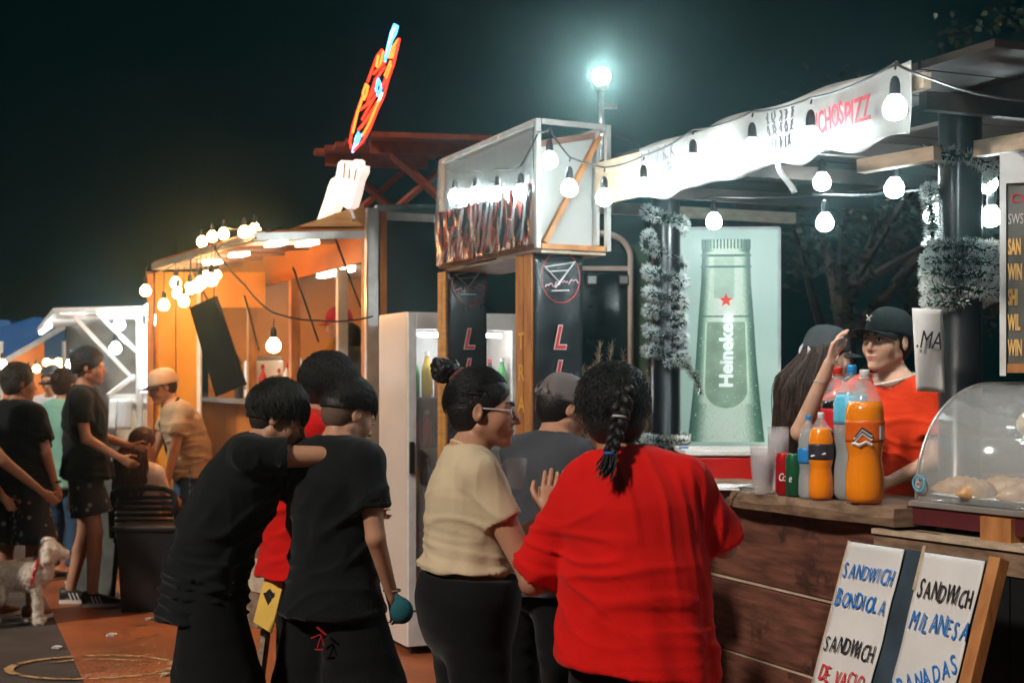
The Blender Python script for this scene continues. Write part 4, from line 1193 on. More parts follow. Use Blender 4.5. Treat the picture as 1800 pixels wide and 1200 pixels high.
# pillars
def pillar(c, w, d, name_mat, label, z1=2.19, letters=True, py_top=480):
    t = empty('sign_pillar', c, 0, label, 'pillar', 'pillars of the box sign')
    mb = MB(); mb.hexa([-dn*0, dn*w, dn*w+du*d, du*d, ZZ*z1, dn*w+ZZ*z1, dn*w+du*d+ZZ*z1, du*d+ZZ*z1]); mb.build('pillar_box', M['wood_dark'], t)
    for k in range(2):
        mb = MB(); a = .004+k*(d/2)
        mb.hexa([du*a-dn*.012, du*(a+d/2-.008)-dn*.012, du*(a+d/2-.008)-dn*.001, du*a-dn*.001]+[q+ZZ*z1 for q in (du*a-dn*.012, du*(a+d/2-.008)-dn*.012, du*(a+d/2-.008)-dn*.001, du*a-dn*.001)])
        mb.build('side_plank', name_mat, t)
    w1 = waves(int(abs(c[0])*100)+3, 4, 14)
    sheet(lambda u, v: dn*(w*u)-du*(.006+.010*abs(float(w1(np.array([[u*.3, v*1.2, .3]]))[0])))+ZZ*(z1-.01-v*(z1-.1)), 12, 50, 'printed_sheet', M['plastic_black'], t, .001)
    C = Vector(c)
    def lt(s, x, z, size, m_, **kw): text(s, m_, t, C+dn*x-du*.022+ZZ*z, dn, ZZ, size, **kw)
    for dz, m1, e in ((0, M['white_print'], .006), (.0, M['red_print'], .0015)):
        off = 0 if e > .003 else -.0015
        for i, ch in enumerate('LI'):
            text(ch, m1, t, C+dn*w*.36-du*(.022-off)+ZZ*(zat(612, c[1])-i*.165), dn, ZZ, .155, shear=.25, offset=e, sx=.9)
    zc = zat(490 if w > .25 else 500, c[1])
    mb = MB(); x0 = w*.52; a = .085
    tri = [(x0-a, zc+.055), (x0+a*.9, zc+.085), (x0-.005, zc-.015), (x0-a, zc+.055)]
    mb.tube([dn*x-du*.024+ZZ*z for x, z in tri], .0035, 5); mb.tube([dn*(x0+a*.9)-du*.024+ZZ*(zc+.085), dn*(x0-.03)-du*.024+ZZ*(zc-.04)], .0035, 5)
    mb.tube([dn*(x0-a*.7)-du*.024+ZZ*(zc+.035), dn*(x0+a*.55)-du*.024+ZZ*(zc+.045)], .003, 5); mb.tube([dn*(x0-.05)-du*.024+ZZ*(zc-.055), dn*(x0+.045)-du*.024+ZZ*(zc-.05)], .003, 5)
    mb.build('glass_emblem', M['white_print'], t)
    rr = random.Random(3); mb2 = MB(); q = []
    for i in range(22): q.append(dn*(x0-.085+.0085*i)-du*.025+ZZ*(zc-.030+.0012*i+rr.uniform(-.013, .015)))
    mb2.tube(q, .0035, 4); mb2.build('emblem_script', mat('pinkish_print', (.55, .35, .40), .5), t)
    mb = MB(); mb.tube([dn*(x0+.105*math.cos(q*.2618))-du*.023+ZZ*(zc+.01+.12*math.sin(q*.2618)) for q in range(25)], .0018, 5); mb.build('emblem_ring', M['red_print'], t)
    if letters:
        for i, ch in enumerate('TRA'):
            text(ch, M['gold_print'], t, C-dn*.015+du*(d*.78)+ZZ*(zat(612, c[1])-i*.150), -du, ZZ, .11, offset=.002, sx=1.1)
pA = P(938, 600, 6.66); pB = P(787, 600, 7.80)
pillar((pA.x, pA.y, 0), .262, .20, M['wood_orange'], 'near pillar of the box sign behind the woman with the bun, gold letters on its wooden side', z1=2.19)
pillar((pB.x, pB.y, 0), .235, .14, wood('golden_wood', (.55, .30, .09), (.36, .17, .05)), 'far slim pillar of the box sign beside the drinks fridge', z1=2.19, letters=False)
# bulbs hanging along the long face of the box sign
for i, (x, y, nm) in enumerate(((800, 345, 'cool bulb hanging before the box sign, at its far end'), (836, 342, 'cool bulb hanging before the box sign, second from its far end'), (874, 342, 'cool bulb hanging before the box sign, above its red letters'), (915, 338, 'cool bulb hanging before the box sign, nearest its open end'))):
    Y = 7.60-.30*i; festoon_bulb(P(x, y, Y), .12, True, nm, 'cool bulbs hanging before the box sign', big=.95)
wire([P(780, 290, 7.75)]+[P(x, y, 7.60-.30*i)+ZZ*.125 for i, (x, y) in enumerate(((800, 345), (836, 342), (874, 342), (915, 338)))]+[P(945, 235, 6.5)], 'black cable strung along the long face of the box sign')

# ------------------------------------------------------------------ upright drinks fridge
f0 = P(718, 1150, 8.2); f0.z = 0
fr = empty('drinks_fridge', f0, 0, 'tall white drinks fridge with a glass door and a black handle', 'fridge')
W_, D_, H_ = .70, .54, 1.985
M['fridge_side'] = mat('fridge_side', (0.60, 0.55, 0.50), 0.30, var=.06, scale=2, bump=0.05, wear=((.45, .38, .30), 6, .68))
def Fp(n, u, z): return N2*n + U2*u + ZZ*z
def fbox(n0, n1, u0, u1, z0, z1): return MB().hexa([Fp(n0, u0, z0), Fp(n1, u0, z0), Fp(n1, u1, z0), Fp(n0, u1, z0), Fp(n0, u0, z1), Fp(n1, u0, z1), Fp(n1, u1, z1), Fp(n0, u1, z1)])
fbox(0, .022, .03, D_, .05, H_).build('side_panel', M['fridge_side'], fr)
fbox(W_-.022, W_, .03, D_, .05, H_).build('side_panel', M['fridge_side'], fr)
fbox(.022, W_-.022, D_-.03, D_, .05, H_).build('back_panel', mat('fridge_liner', (.6, .62, .62), .4), fr)
fbox(.022, W_-.022, .03, D_-.03, H_-.03, H_).build('top_panel', M['fridge_side'], fr)
fbox(.022, W_-.022, .03, D_-.03, .05, .24).build('motor_housing', M['fridge_side'], fr)
door = empty('door', (0, 0, 0)); door.parent = fr
for nm, a in (('door_rail', (0.0, .048, 0, .026, .26, H_-.004)), ('door_rail', (W_-.048, W_, 0, .026, .26, H_-.004)), ('door_rail', (.048, W_-.048, 0, .026, H_-.10, H_-.004)), ('door_rail', (.048, W_-.048, 0, .026, .26, .31))):
    fbox(*a).build(nm, M['white_metal'], door, bevel=.003)
M['glass'] = mat('window_glass', (0.9, 0.95, 0.95), 0.04, var=.02, alpha=.14, spec=.9)
fbox(.048, W_-.048, .008, .016, .31, H_-.10).build('door_glass', M['glass'], door)
fbox(.002, .030, -.028, -.002, zat(832, 8.2), zat(776, 8.2)).build('door_handle', M['black_plastic'], door, bevel=.004)
fbox(0, W_, 0.002, .028, .055, .25).build('kick_plate', M['white_metal'], fr)
for z_ in (.02,):
    for n_ in (.05, W_-.05):
        for u_ in (.06, D_-.06): fbox(n_-.02, n_+.02, u_-.02, u_+.02, 0, .05).build('foot', M['black_plastic'], fr)
shelves = [.28, .58, .88, 1.18, 1.48]
for z_ in shelves: fbox(.024, W_-.024, .05, D_-.04, z_, z_+.012).build('shelf', M['steel'], fr)
lm = glow('fridge_tube_glass', (.95, .98, 1.0), 60)
fbox(.09, W_-.09, .06, .085, H_-.14, H_-.12).build('fridge_light', lm, fr)
drinks = [('orange', (.75, .22, .02)), ('green', (.02, .25, .06)), ('red', (.5, .02, .02)), ('clear blue', (.25, .5, .65)), ('yellow', (.7, .5, .06)), ('dark cola', (.03, .01, .008)), ('pink', (.65, .22, .3))]
dm = {n: mat('drink_'+n.replace(' ', '_'), c, .2, coat=.4) for n, c in drinks}
ordn = ['lowest', 'second', 'middle', 'fourth', 'top']
proto_b = MB().lathe([(.030, 0), (.033, .01), (.033, .13), (.028, .16), (.014, .20), (.012, .225)], n=12).mesh('bottle_body'); proto_c = MB().lathe([(.0145, .222), (.0145, .245)], n=10).mesh('bottle_cap')
for j, z_ in enumerate(shelves):
    for i in range(8):
        nm, _ = drinks[(i*3+j*2) % 7] if rnd.random() < .8 else drinks[(i+j) % 7]
        pos = f0 + Fp(.07+.080*i, .10, z_+.013)
        side = ['at the hinge end', 'next to the hinge end', 'third along', 'left of the middle', 'right of the middle', 'sixth along', 'next to the far end', 'at the far end'][7-i]
        b = empty('drink_bottle', pos, 0, '%s drink bottle on the %s shelf of the fridge, %s' % (nm, ordn[j], side), 'bottle', 'bottles in the fridge')
        sc = rnd.uniform(.9, 1.1)
        q = bpy.data.objects.new('bottle_body', proto_b.copy()); COL.objects.link(q); q.parent = b; q.data.materials.append(dm[nm]); q.scale = (1, 1, sc)
        q = bpy.data.objects.new('bottle_cap', proto_c.copy()); COL.objects.link(q); q.parent = b; q.data.materials.append(M['paper'] if i % 2 else M['red_print']); q.scale = (1, 1, sc)

# ------------------------------------------------------------------ dark trailer behind
d0 = P(655, 600, 9.75); d0.z = 0; d1 = P(1140, 600, 9.75); d1.z = 0
dt = empty('dark_trailer', d0, 0, 'dark teal trailer with a cream pipe arch and spot lamps behind the pillars', 'trailer')
Wd = d1.x-d0.x; zt = zat(358, 9.75)
X = Vector((1, 0, 0)); Yv = Vector((0, 1, 0))
MB().hexa([(0, 0, .35), (Wd, 0, .35), (Wd, 2.9, .35), (0, 2.9, .35), (0, 0, zt), (Wd, 0, zt), (Wd, 2.9, zt), (0, 2.9, zt)]).build('body', M['teal_body'], dt, bevel=.03)
def DP(px, py, d=0.0): p = P(px, py, 9.75)-d0; p.y = -d; return p
M['cream_pipe'] = mat('cream_pipe', (.50, .46, .42), .35, wear=((.3, .2, .14), 8, .66))
for x0, x1, s_ in ((720, 762, 1), (1108, 1058, -1)):
    mb = MB(); pts = [DP(x0, 720, .05), DP(x0, 470, .05)]
    for i in range(9):
        a = math.pi/2*i/8; pts.append(DP(x0+(x1-x0)*(1-math.cos(a)), 455-43*math.sin(a), .05))
    pts.append(DP(x1+ s_*25, 411, .05)); mb.tube(pts, .022, 10); mb.build('pipe_arch', M['cream_pipe'], dt, True)
for (xa, xb, y) in ((658, 722, 440), (1020, 1106, 472)):
    mb = MB(); mb.box((DP(xa, y, .012)+DP(xb, y, .012))/2, (xb-xa)/FOC*9.75, .02, .03); mb.build('trim_rail', M['cream_pipe'], dt)
for (x, y) in ((700, 464), (1040, 493), (1095, 493)):
    mb = MB(); mb.box(DP(x, y, .035), .075, .07, .075); hh = mb.build('spot_housing', M['black_plastic'], dt, bevel=.01)
    mb = MB(); mb.box(DP(x, y, .073), .055, .006, .05); mb.build('spot_lens', M['steel'], hh)
MB().hexa([DP(736, 600, .002), DP(770, 600, .002), DP(770, 600, .02)*1, DP(736, 600, .02), DP(736, 412, .002), DP(770, 412, .002), DP(770, 412, .02), DP(736, 412, .02)]).build('red_panel', mat('orange_red_panel', (.50, .045, .012), .4), dt)
MB().hexa([DP(1109, 720, .002), DP(1140, 720, .002), DP(1140, 720, .02), DP(1109, 720, .02), DP(1109, 430, .002), DP(1140, 430, .002), DP(1140, 430, .02), DP(1109, 430, .02)]).build('green_panel', mat('green_panel', (.05, .10, .06), .5), dt)
MB().hexa([DP(1022, 690, .002), DP(1104, 690, .002), DP(1104, 690, .01), DP(1022, 690, .01), DP(1022, 480, .002), DP(1104, 480, .002), DP(1104, 480, .01), DP(1022, 480, .01)]).build('window', mat('dark_window', (.004, .012, .016), .1), dt)
MB().hexa([DP(664, 690, .002), DP(708, 690, .002), DP(708, 690, .01), DP(664, 690, .01), DP(664, 448, .002), DP(708, 448, .002), DP(708, 448, .01), DP(664, 448, .01)]).build('window', mat('grey_window', (.05, .07, .075), .2, var=.5, scale=4), dt)
for y_ in (.7, 1.9):
    mb = MB()
    for x_ in (.5, Wd-.5): mb.tube([(x_-.1, y_, .33), (x_+.1, y_, .33)], .32, 20)
    mb.build('wheels', M['black_plastic'], dt)
# picnic table stood on its roof
tp = P(745, 360, 11.2); base = Vector((tp.x, tp.y, zt+.001))
t = empty('picnic_table', base, 0, 'red stained wooden table with crossed legs standing on the trailer roof', 'table')
ux = Vector((.98, .2, 0)).normalized(); uy = Vector((-.55, .83, 0)).normalized()
zh = zat(243, 11.2)-zt
for i in range(6):
    mb = MB(); c = uy*(-.15+.19*i)+ZZ*(zh-.02); mb.box(c, 1.02, .175, .04, ux, Vector((-ux.y, ux.x, 0))); mb.build('top_plank', M['wood_red'], t)
for yy in (0, .8):
    mb = MB(); mb.box(uy*yy+ZZ*(zh-.09)-uy*.02, .86, .04, .09, ux, Vector((-ux.y, ux.x, 0))); mb.build('top_bearer', M['wood_red'], t)
    for s_ in (-1, 1):
        mb = MB(); mb.bar(uy*(yy+.025*s_)-ux*.36*s_, uy*(yy+.025*s_)+ux*.27*s_+ZZ*(zh-.13), .035, .09, up=uy); mb.build('leg', M['wood_red'], t)

# dried grass plumes by the near pillar and by the far post
M['dry'] = mat('dry_plume', (.42, .30, .20), .8, var=.3)
def plume(px, py0, Y, h, label, seed):
    b = P(px, py0, Y); t = empty('dried_plume', (b.x, b.y, 0), 0, label, 'plant', 'dried plumes beside the stalls'); rr = random.Random(seed)
    mb = MB(); mb.lathe([(.07, 0), (.09, .3), (.085, .30)], n=14); mb.build('pot', M['wood_dark'], t)
    for k in range(7):
        lx, ly = rr.gauss(0, .05), rr.gauss(0, .05); st = MB(); top = Vector((lx*2.2, ly*2.2, h*rr.uniform(.88, 1)))
        st.tube([(lx*.3, ly*.3, .25), (lx, ly, h*.6), top], [.004, .003, .0015], 4)
        for i in range(190):
            f = rr.uniform(.0, 1); p = Vector((lx, ly, h*.72)).lerp(top, f); d = Vector((rr.gauss(0, 1), rr.gauss(0, 1), 1.5)).normalized()*.065*(1.2-f*.7)
            s = d.cross(Vector((rr.random()-.5, rr.random()-.5, .1))).normalized()*.0022; st.quad(p-s, p+s, p+d+s*.3, p+d-s*.3)
        st.build('plume_stalk', M['dry'], t)
plume(1023, 700, 7.1, zat(600, 7.1), 'dried feathery plume behind the grey cap', 4)
plume(1120, 760, 7.5, zat(605, 7.5), 'dried feathery plume behind the braided woman, left of the far post', 6)

# ------------------------------------------------------------------ orange food trailer with raised awning
T0 = P(650, 600, 9.28); T0.z = 0
tr = empty('orange_food_trailer', T0, 0, 'orange lit food trailer with open side, timber posts and raised awning', 'trailer')
def T(s, t, z): return U2*s + N2*t + ZZ*z
def tbox(s0, s1, t0, t1, z0, z1): return MB().hexa([T(s0, t0, z0), T(s0, t1, z0), T(s1, t1, z0), T(s1, t0, z0), T(s0, t0, z1), T(s0, t1, z1), T(s1, t1, z1), T(s1, t0, z1)])
ztr = zat(372, 9.28); LT = 5.4
M['orange_panel'] = mat('orange_panel', (.46, .14, .020), .45, var=.12, scale=2)
M['cream_panel'] = mat('cream_panel', (.55, .52, .46), .5, var=.08, scale=2)
M['alu'] = mat('aluminium_trim', (.60, .58, .55), .3, metal=.7)
tbox(0, LT, 0, 1.9, .45, .50).build('trailer_floor', M['alu'], tr)
tbox(-.02, LT, -.02, 1.95, ztr-.05, ztr).build('trailer_roof', M['alu'], tr)
tbox(.02, LT, 1.86, 1.9, .50, ztr-.05).build('back_wall', M['cream_panel'], tr)
tbox(0, .03, .10, 1.86, .50, ztr-.05).build('end_wall', M['teal_body'], tr)
tbox(LT-.03, LT, .05, 1.86, .50, ztr-.05).build('end_wall', M['orange_panel'], tr)
for k in range(10):
    tbox(.03+k*.54, .03+k*.54+.525, -.012, .012, .45, 1.38).build('side_panel', M['orange_panel'], tr)
tbox(-.02, LT, -.16, .10, 1.385, 1.42).build('serving_counter', M['alu'], tr)
tbox(.03, LT, -.012, .012, ztr-.32, ztr-.06).build('header_panel', M['orange_panel'], tr)
for s_, w_, m_ in ((0.0, .075, 'wood_orange'), (.60, .055, 'white_paint'), (1.85, .085, 'wood_orange'), (3.28, .08, 'wood_orange'), (4.6, .07, 'wood_orange')):
    tbox(s_, s_+w_, -.035, .035, 1.425, ztr-.33 if s_ > 0 else ztr-.06).build('side_post', M[m_], tr)
tbox(-.055, -.003, -.04, .05, .5, ztr+.02).build('corner_trim', M['alu'], tr, bevel=.01)
for s_ in (.05,):
    tbox(-.05, -.004, .055, .10, .5, ztr).build('corner_batten', M['wood_orange'], tr)
for s0, s1, z0, z1, m_ in ((.3, 1.2, 1.5, 2.1, 'alu'), (2.6, 3.1, 1.25, 1.95, 'alu'), (3.6, 4.4, 1.6, 2.05, 'steel'), (1.4, 2.2, 1.0, 1.5, 'steel')):
    tbox(s0, s1, 1.55, 1.855, z0, z1).build('kitchen_unit', M[m_], tr, bevel=.01)
tbox(1.3, 1.75, 1.85, 1.858, 1.55, 2.15).build('back_window', M['black_paint'], tr)
for k in range(6): tbox(.2, 1.9, 1.84-.004*k, 1.858, 2.2+.05*k, 2.235+.05*k).build('louvre', M['cream_panel'], tr)
warm_tube = glow('warm_tube_glass', (1, .84, .66), 55)
for s_ in (.7, 2.2, 3.8): tbox(s_, s_+1.0, 1.0, 1.08, ztr-.09, ztr-.055).build('ceiling_light', warm_tube, tr)
# awning
ai, ao, bf = P(640, 409, 9.28)-T0, P(450, 413, 9.0)-T0, P(270, 466, 11.4)-T0
bi = ai+(bf-ao)
aw = empty('awning', (0, 0, 0)); aw.parent = tr
nrm = (ao-ai).cross(bf-ao).normalized(); nrm = nrm if nrm.z > 0 else -nrm
MB().hexa([ao, ai, bi, bf, ao+nrm*.03, ai+nrm*.03, bi+nrm*.03, bf+nrm*.03]).build('awning_panel', M['orange_panel'], aw)
for a, b in ((ao, ai), (ao, bf), (bf, bi)):
    mb = MB(); mb.bar(a-nrm*.012, b-nrm*.012, .035, .05, up=nrm); mb.build('awning_edge', M['alu'], aw)
for f in (.2, .4, .6, .8):
    mb = MB(); mb.bar(ao.lerp(bf, f)-nrm*.014, ai.lerp(bi, f)-nrm*.014, .03, .026, up=nrm); mb.build('awning_rib', M['alu'], aw)
for f, g_ in ((.10, .30), (.12, .62), (.45, .35), (.75, .4)):
    c = ao.lerp(bf, f).lerp(ai.lerp(bi, f), g_)-nrm*.035; mb = MB(); mb.box(c, .22, .09, .03, (bf-ao).normalized(), (ai-ao).normalized(), nrm); mb.build('awning_light', glow('awning_light_glass%d' % int(f*100), (1, .72, .48), 14), aw)
for a, b in (((515, 470, 9.2), (560, 600, 9.9)), ((430, 520, 9.6), (455, 615, 10.6)), ((590, 420, 9.2), (634, 540, 9.4)), ((340, 480, 10.8), (425, 640, 11.6))):
    mb = MB(); mb.tube([P(*a)-T0, P(*b)-T0], .007, 6); mb.build('gas_strut', M['black_plastic'], aw)
for i, (s_, h_, r_, m_, nm_) in enumerate(((1.0, .24, .035, 'red_print', 'red sauce bottle on the trailer counter nearest the fridge'), (2.2, .30, .04, 'cream_panel', 'cream dispenser bottle on the trailer counter between two posts'), (2.45, .26, .035, 'gold_print', 'mustard bottle beside the cream dispenser on the trailer counter'), (3.0, .30, .04, 'red_print', 'tall red capped bottle on the trailer counter by the far post'), (3.9, .28, .04, 'black_plastic', 'dark bottle at the far end of the trailer counter'))):
    q_ = T0+T(s_, .02 if i else -.06, 1.421); b_ = empty('sauce_bottle', q_, 0, nm_, 'bottle', 'bottles on the trailer counter')
    MB().lathe([(r_*.9, 0), (r_, .01), (r_, h_*.6), (r_*.4, h_*.8), (r_*.35, h_*.88)], n=14).build('bottle_body', M[m_], b_, True); MB().lathe([(r_*.42, h_*.88), (r_*.40, h_*.97), (r_*.12, h_)], n=12).build('bottle_cap', M['red_paint'], b_, True)
q_ = T0+T(3.5, .15, 1.421); b_ = empty('counter_appliance', q_, 0, 'white boxy appliance with a steel lid on the trailer counter', 'appliance')
MB().box((0, 0, .17), .34, .28, .34, U2, N2).build('housing', M['white_paint'], b_, bevel=.02); MB().box((0, 0, .36), .30, .24, .03, U2, N2).build('lid', M['steel'], b_, bevel=.008)
for k_ in range(3):
    MB().box(-N2*.142+U2*(-.1+.1*k_)+ZZ*.10, .04, .01, .04, U2, N2).build('knob', M['black_plastic'], b_, bevel=.006)
q_ = T0+T(2.9, .3, 1.421); b_ = empty('food_warmer', q_, 0, 'food warmer with food made to glow amber on the trailer counter above the boys', 'food warmer')
MB().box((0, 0, .02), .36, .26, .04, U2, N2).build('tray', M['steel'], b_); MB().ball((0, 0, .10), .09, 14, 8, (1.3, .9, .9)).build('lit_food_dome', glow('lit_food_glow', (1, .45, .15), 3.0), b_, True)  # the dome's own glow stands in for lamplight on the food
MB().lathe([(.02, .17), (.06, .22), (.02, .36)], n=12).build('lamp_shade', M['steel'], b_, True)
for s_, t_, z0_, z1_ in ((1.9, 1.2, 1.9, 2.25), (3.2, 1.3, 2.0, 2.3)):
    tbox(s_, s_+.7, t_, t_+.5, z0_, z1_).build('extractor_hood', M['alu'], tr, bevel=.02)
for i_, (s_, z_, c_) in enumerate(((1.95, 1.75, 'red_print'), (2.68, 1.6, 'gold_print'), (3.3, 1.9, 'white_print'), (3.55, 1.55, 'red_print'), (4.0, 1.95, 'black_plastic'), (4.75, 1.7, 'gold_print'))):
    tbox(s_, s_+.16, 1.825, 1.836, z_, z_+.24).build('wall_notice', M[c_], tr)
for i_ in range(9):
    MB().bar(T(1.9+.22*i_, 1.30, 2.28), T(1.9+.22*i_, 1.30, 2.02-.03*(i_ % 3)), .012).build('hanging_utensil', M['steel'], tr)
MB().bar(T(1.8, 1.30, 2.28), T(3.8, 1.30, 2.28), .02).build('utensil_rail', M['steel'], tr)
for s_ in (2.15, 2.75, 4.2): tbox(s_, s_+.45, 1.838, 1.86, 1.45, 2.2).build('pale_panel', M['white_paint'], tr)
# plywood wedge over the awning carrying the hand sign
w0, w1, w2 = P(523, 398, 9.15)-T0, P(640, 398, 9.28)-T0, P(640, 358, 9.28)-T0
off = T(.55, 0, 0)
mb = MB(); n_ = len(mb.v); mb.v += [tuple(q) for q in (w0, w1, w2, w0+off, w1+off, w2+off)]; mb.f += [(0, 1, 2), (5, 4, 3), (0, 3, 4, 1), (1, 4, 5, 2), (2, 5, 3, 0)]; mb.build('roof_wedge', wood('bright_ply', (.62, .36, .14), (.45, .24, .08)), tr)
# neon sign and hand sign lie in upright planes along the trailer side
def onplane(px, py, P0):
    d = Vector(((px-900)/FOC, 1, (HOR-py)/FOC)); cc = Vector((0, 0, EYE)); k = (Vector(P0)-cc).dot(N2)/d.dot(N2); return cc+d*k
nP = P(628, 258, 9.35)
neon = empty('neon_sign', nP, 0, 'tall slanted neon sign of red, yellow and blue tubes on the trailer roof', 'neon sign')
def npx(x, y): return onplane(520+x/3, 20+y/3, nP)-nP
NM = {'red': glow('neon_red', (1.0, .035, .012), 3.2), 'yellow': glow('neon_amber', (1.0, .24, .03), 2.6), 'blue': glow('neon_blue', (.06, .35, 1.0), 6), 'white': glow('neon_white', (.6, .85, 1), 3)}
strokes = [('red', [(295, 725), (285, 690), (300, 610), (330, 510), (355, 440)]), ('yellow', [(300, 640), (322, 545), (352, 455)]), ('red', [(380, 370), (405, 300), (430, 235), (455, 205)]),
 ('red', [(300, 738), (350, 690), (390, 620), (430, 520), (462, 450), (490, 350), (515, 280), (530, 210), (546, 145)]), ('yellow', [(352, 655), (385, 595), (424, 505), (440, 470)]),
 ('yellow', [(360, 465), (354, 430), (370, 385), (381, 395), (372, 440), (360, 465)]), ('yellow', [(437, 228), (424, 290), (440, 300), (462, 212)]), ('yellow', [(500, 265), (470, 340), (480, 352), (505, 285)]),
 ('yellow', [(540, 150), (512, 190), (494, 250), (508, 245), (530, 190)]), ('blue', [(470, 265), (485, 190), (503, 115), (520, 72), (536, 80), (525, 120), (503, 160), (480, 240)]),
 ('white', [(478, 240), (492, 180), (508, 110), (524, 84)]), ('blue', [(435, 358), (424, 410), (434, 445), (452, 400), (435, 358)]), ('white', [(433, 482), (455, 432)]), ('blue', [(330, 640), (312, 700), (300, 742), (345, 650)]), ('white', [(322, 655), (306, 728)]),
 ('red', [(345, 612), (430, 480)]), ('red', [(350, 570), (420, 445)]), ('red', [(340, 520), (400, 470)]), ('red', [(378, 480), (420, 360), (470, 295)]), ('red', [(395, 450), (425, 400)]), ('red', [(455, 400), (500, 290)]), ('red', [(330, 625), (400, 540)]), ('red', [(410, 330), (430, 310), (470, 270)])]
for c_, pts in strokes:
    mb = MB(); mb.tube([npx(*p) for p in pts], .0085, 6); mb.build('neon_tube', NM[c_], neon, True)
mb = MB(); mb.tube([npx(330, 700)+N2*.05, npx(500, 180)+N2*.05], .010, 6); mb.tube([npx(300, 742)+N2*.05, npx(290, 820)+N2*.05-ZZ*.05], .012, 6); mb.build('sign_bracket', M['black_plastic'], neon)
hand = [(100, 1130), (115, 1090), (150, 990), (170, 920), (185, 885), (210, 872), (222, 800), (240, 785), (250, 795), (246, 830), (256, 860), (264, 800), (275, 787), (286, 795), (286, 840), (296, 795), (312, 780), (326, 790), (322, 835), (334, 812), (350, 815), (348, 850), (328, 890), (312, 960), (292, 1030), (270, 1042), (240, 1020), (212, 1026), (196, 1058), (165, 1062), (152, 1105), (120, 1125)]
hP = P(590, 340, 9.33)
hs = empty('hand_sign', hP, 0, 'glowing white cut out hand sign standing on the awning under the neon', 'sign')
def hpx(x, y): return onplane(520+x/3, 20+y/3, hP)-hP
bm = bmesh.new(); vs = [bm.verts.new(hpx(*p)) for p in hand]; f = bm.faces.new(vs); r = bmesh.ops.extrude_face_region(bm, geom=[f])
for v in r['geom']:
    if isinstance(v, bmesh.types.BMVert): v.co += N2*.05
bmesh.ops.triangulate(bm, faces=bm.faces); bmesh.ops.recalc_face_normals(bm, faces=bm.faces); me = bpy.data.meshes.new('hand_face'); bm.to_mesh(me); link('hand_face', me, glow('hand_sign_face', (1, .88, .80), .85), hs)
for (a, b) in (((262, 800), (256, 880)), ((286, 830), (284, 885)), ((322, 835), (312, 890))):
    mb = MB(); mb.tube([hpx(*a)-N2*.004, hpx(*b)-N2*.004], .005, 5); mb.build('finger_line', M['wood_orange'], hs)
mb = MB(); mb.bar(hpx(130, 1120)+N2*.02, hpx(150, 1180)+N2*.02, .02); mb.bar(hpx(270, 1040)+N2*.02, hpx(290, 1100)+N2*.02, .02); mb.build('sign_foot', M['alu'], hs)

# yellow end wall of the next trailer and the black board hanging in front of it
y0 = P(272, 600, 11.6); y1 = P(346, 600, 11.6)
t = empty('yellow_wall_panel', (y0.x, y0.y, 0), 0, 'amber yellow wall panel with dark seams behind the man in the pale cap', 'panel')
wy = y1.x-y0.x; zyt = zat(478, 11.6)
M['yellow_panel'] = mat('yellow_panel', (.60, .27, .03), .5, var=.15, scale=2)
for k in range(2):
    MB().hexa([(k*wy/2+.004, 0, 0), ((k+1)*wy/2-.004, 0, 0), ((k+1)*wy/2-.004, .05, 0), (k*wy/2+.004, .05, 0), (k*wy/2+.004, 0, zyt), ((k+1)*wy/2-.004, 0, zyt), ((k+1)*wy/2-.004, .05, zyt), (k*wy/2+.004, .05, zyt)]).build('panel_board', M['yellow_panel'], t)
MB().box((wy/2, .03, zyt/2), wy, .03, zyt-.01).build('backing', M['black_plastic'], t)
MB().box((wy+.02, .0, zyt/2), .03, .06, zyt).build('white_trim', M['white_paint'], t)
MB().box((-.03, .0, zyt/2), .05, .06, zyt).build('orange_trim', M['wood_orange'], t)
MB().hexa([(wy+.04, .02, zat(540, 11.6)), (wy+.55, .02, zat(540, 11.6)), (wy+.55, .05, zat(540, 11.6)), (wy+.04, .05, zat(540, 11.6)), (wy+.04, .02, zyt), (wy+.55, .02, zyt), (wy+.55, .05, zyt), (wy+.04, .05, zyt)]).build('header_board', M['yellow_panel'], t)
q = [P(333, 541, 9.7), P(376, 521, 9.5), P(428, 677, 9.5), P(379, 697, 9.7)]
c = q[0].copy(); t = empty('hanging_board', c, 0, 'black board hanging tilted from the awning beside the yellow wall', 'board')
bn_ = (q[1]-q[0]).cross(q[3]-q[0]).normalized()*.03
MB().hexa([q[3]-c, q[2]-c, q[2]-c+bn_, q[3]-c+bn_, q[0]-c, q[1]-c, q[1]-c+bn_, q[0]-c+bn_]).build('board_face', M['black_plastic'], t)
for a in (q[0], q[1]):
    mb = MB(); mb.tube([a-c, a-c+Vector((.0, .05, .35))], .004, 5); mb.build('hanging_wire', M['rubber'], t)

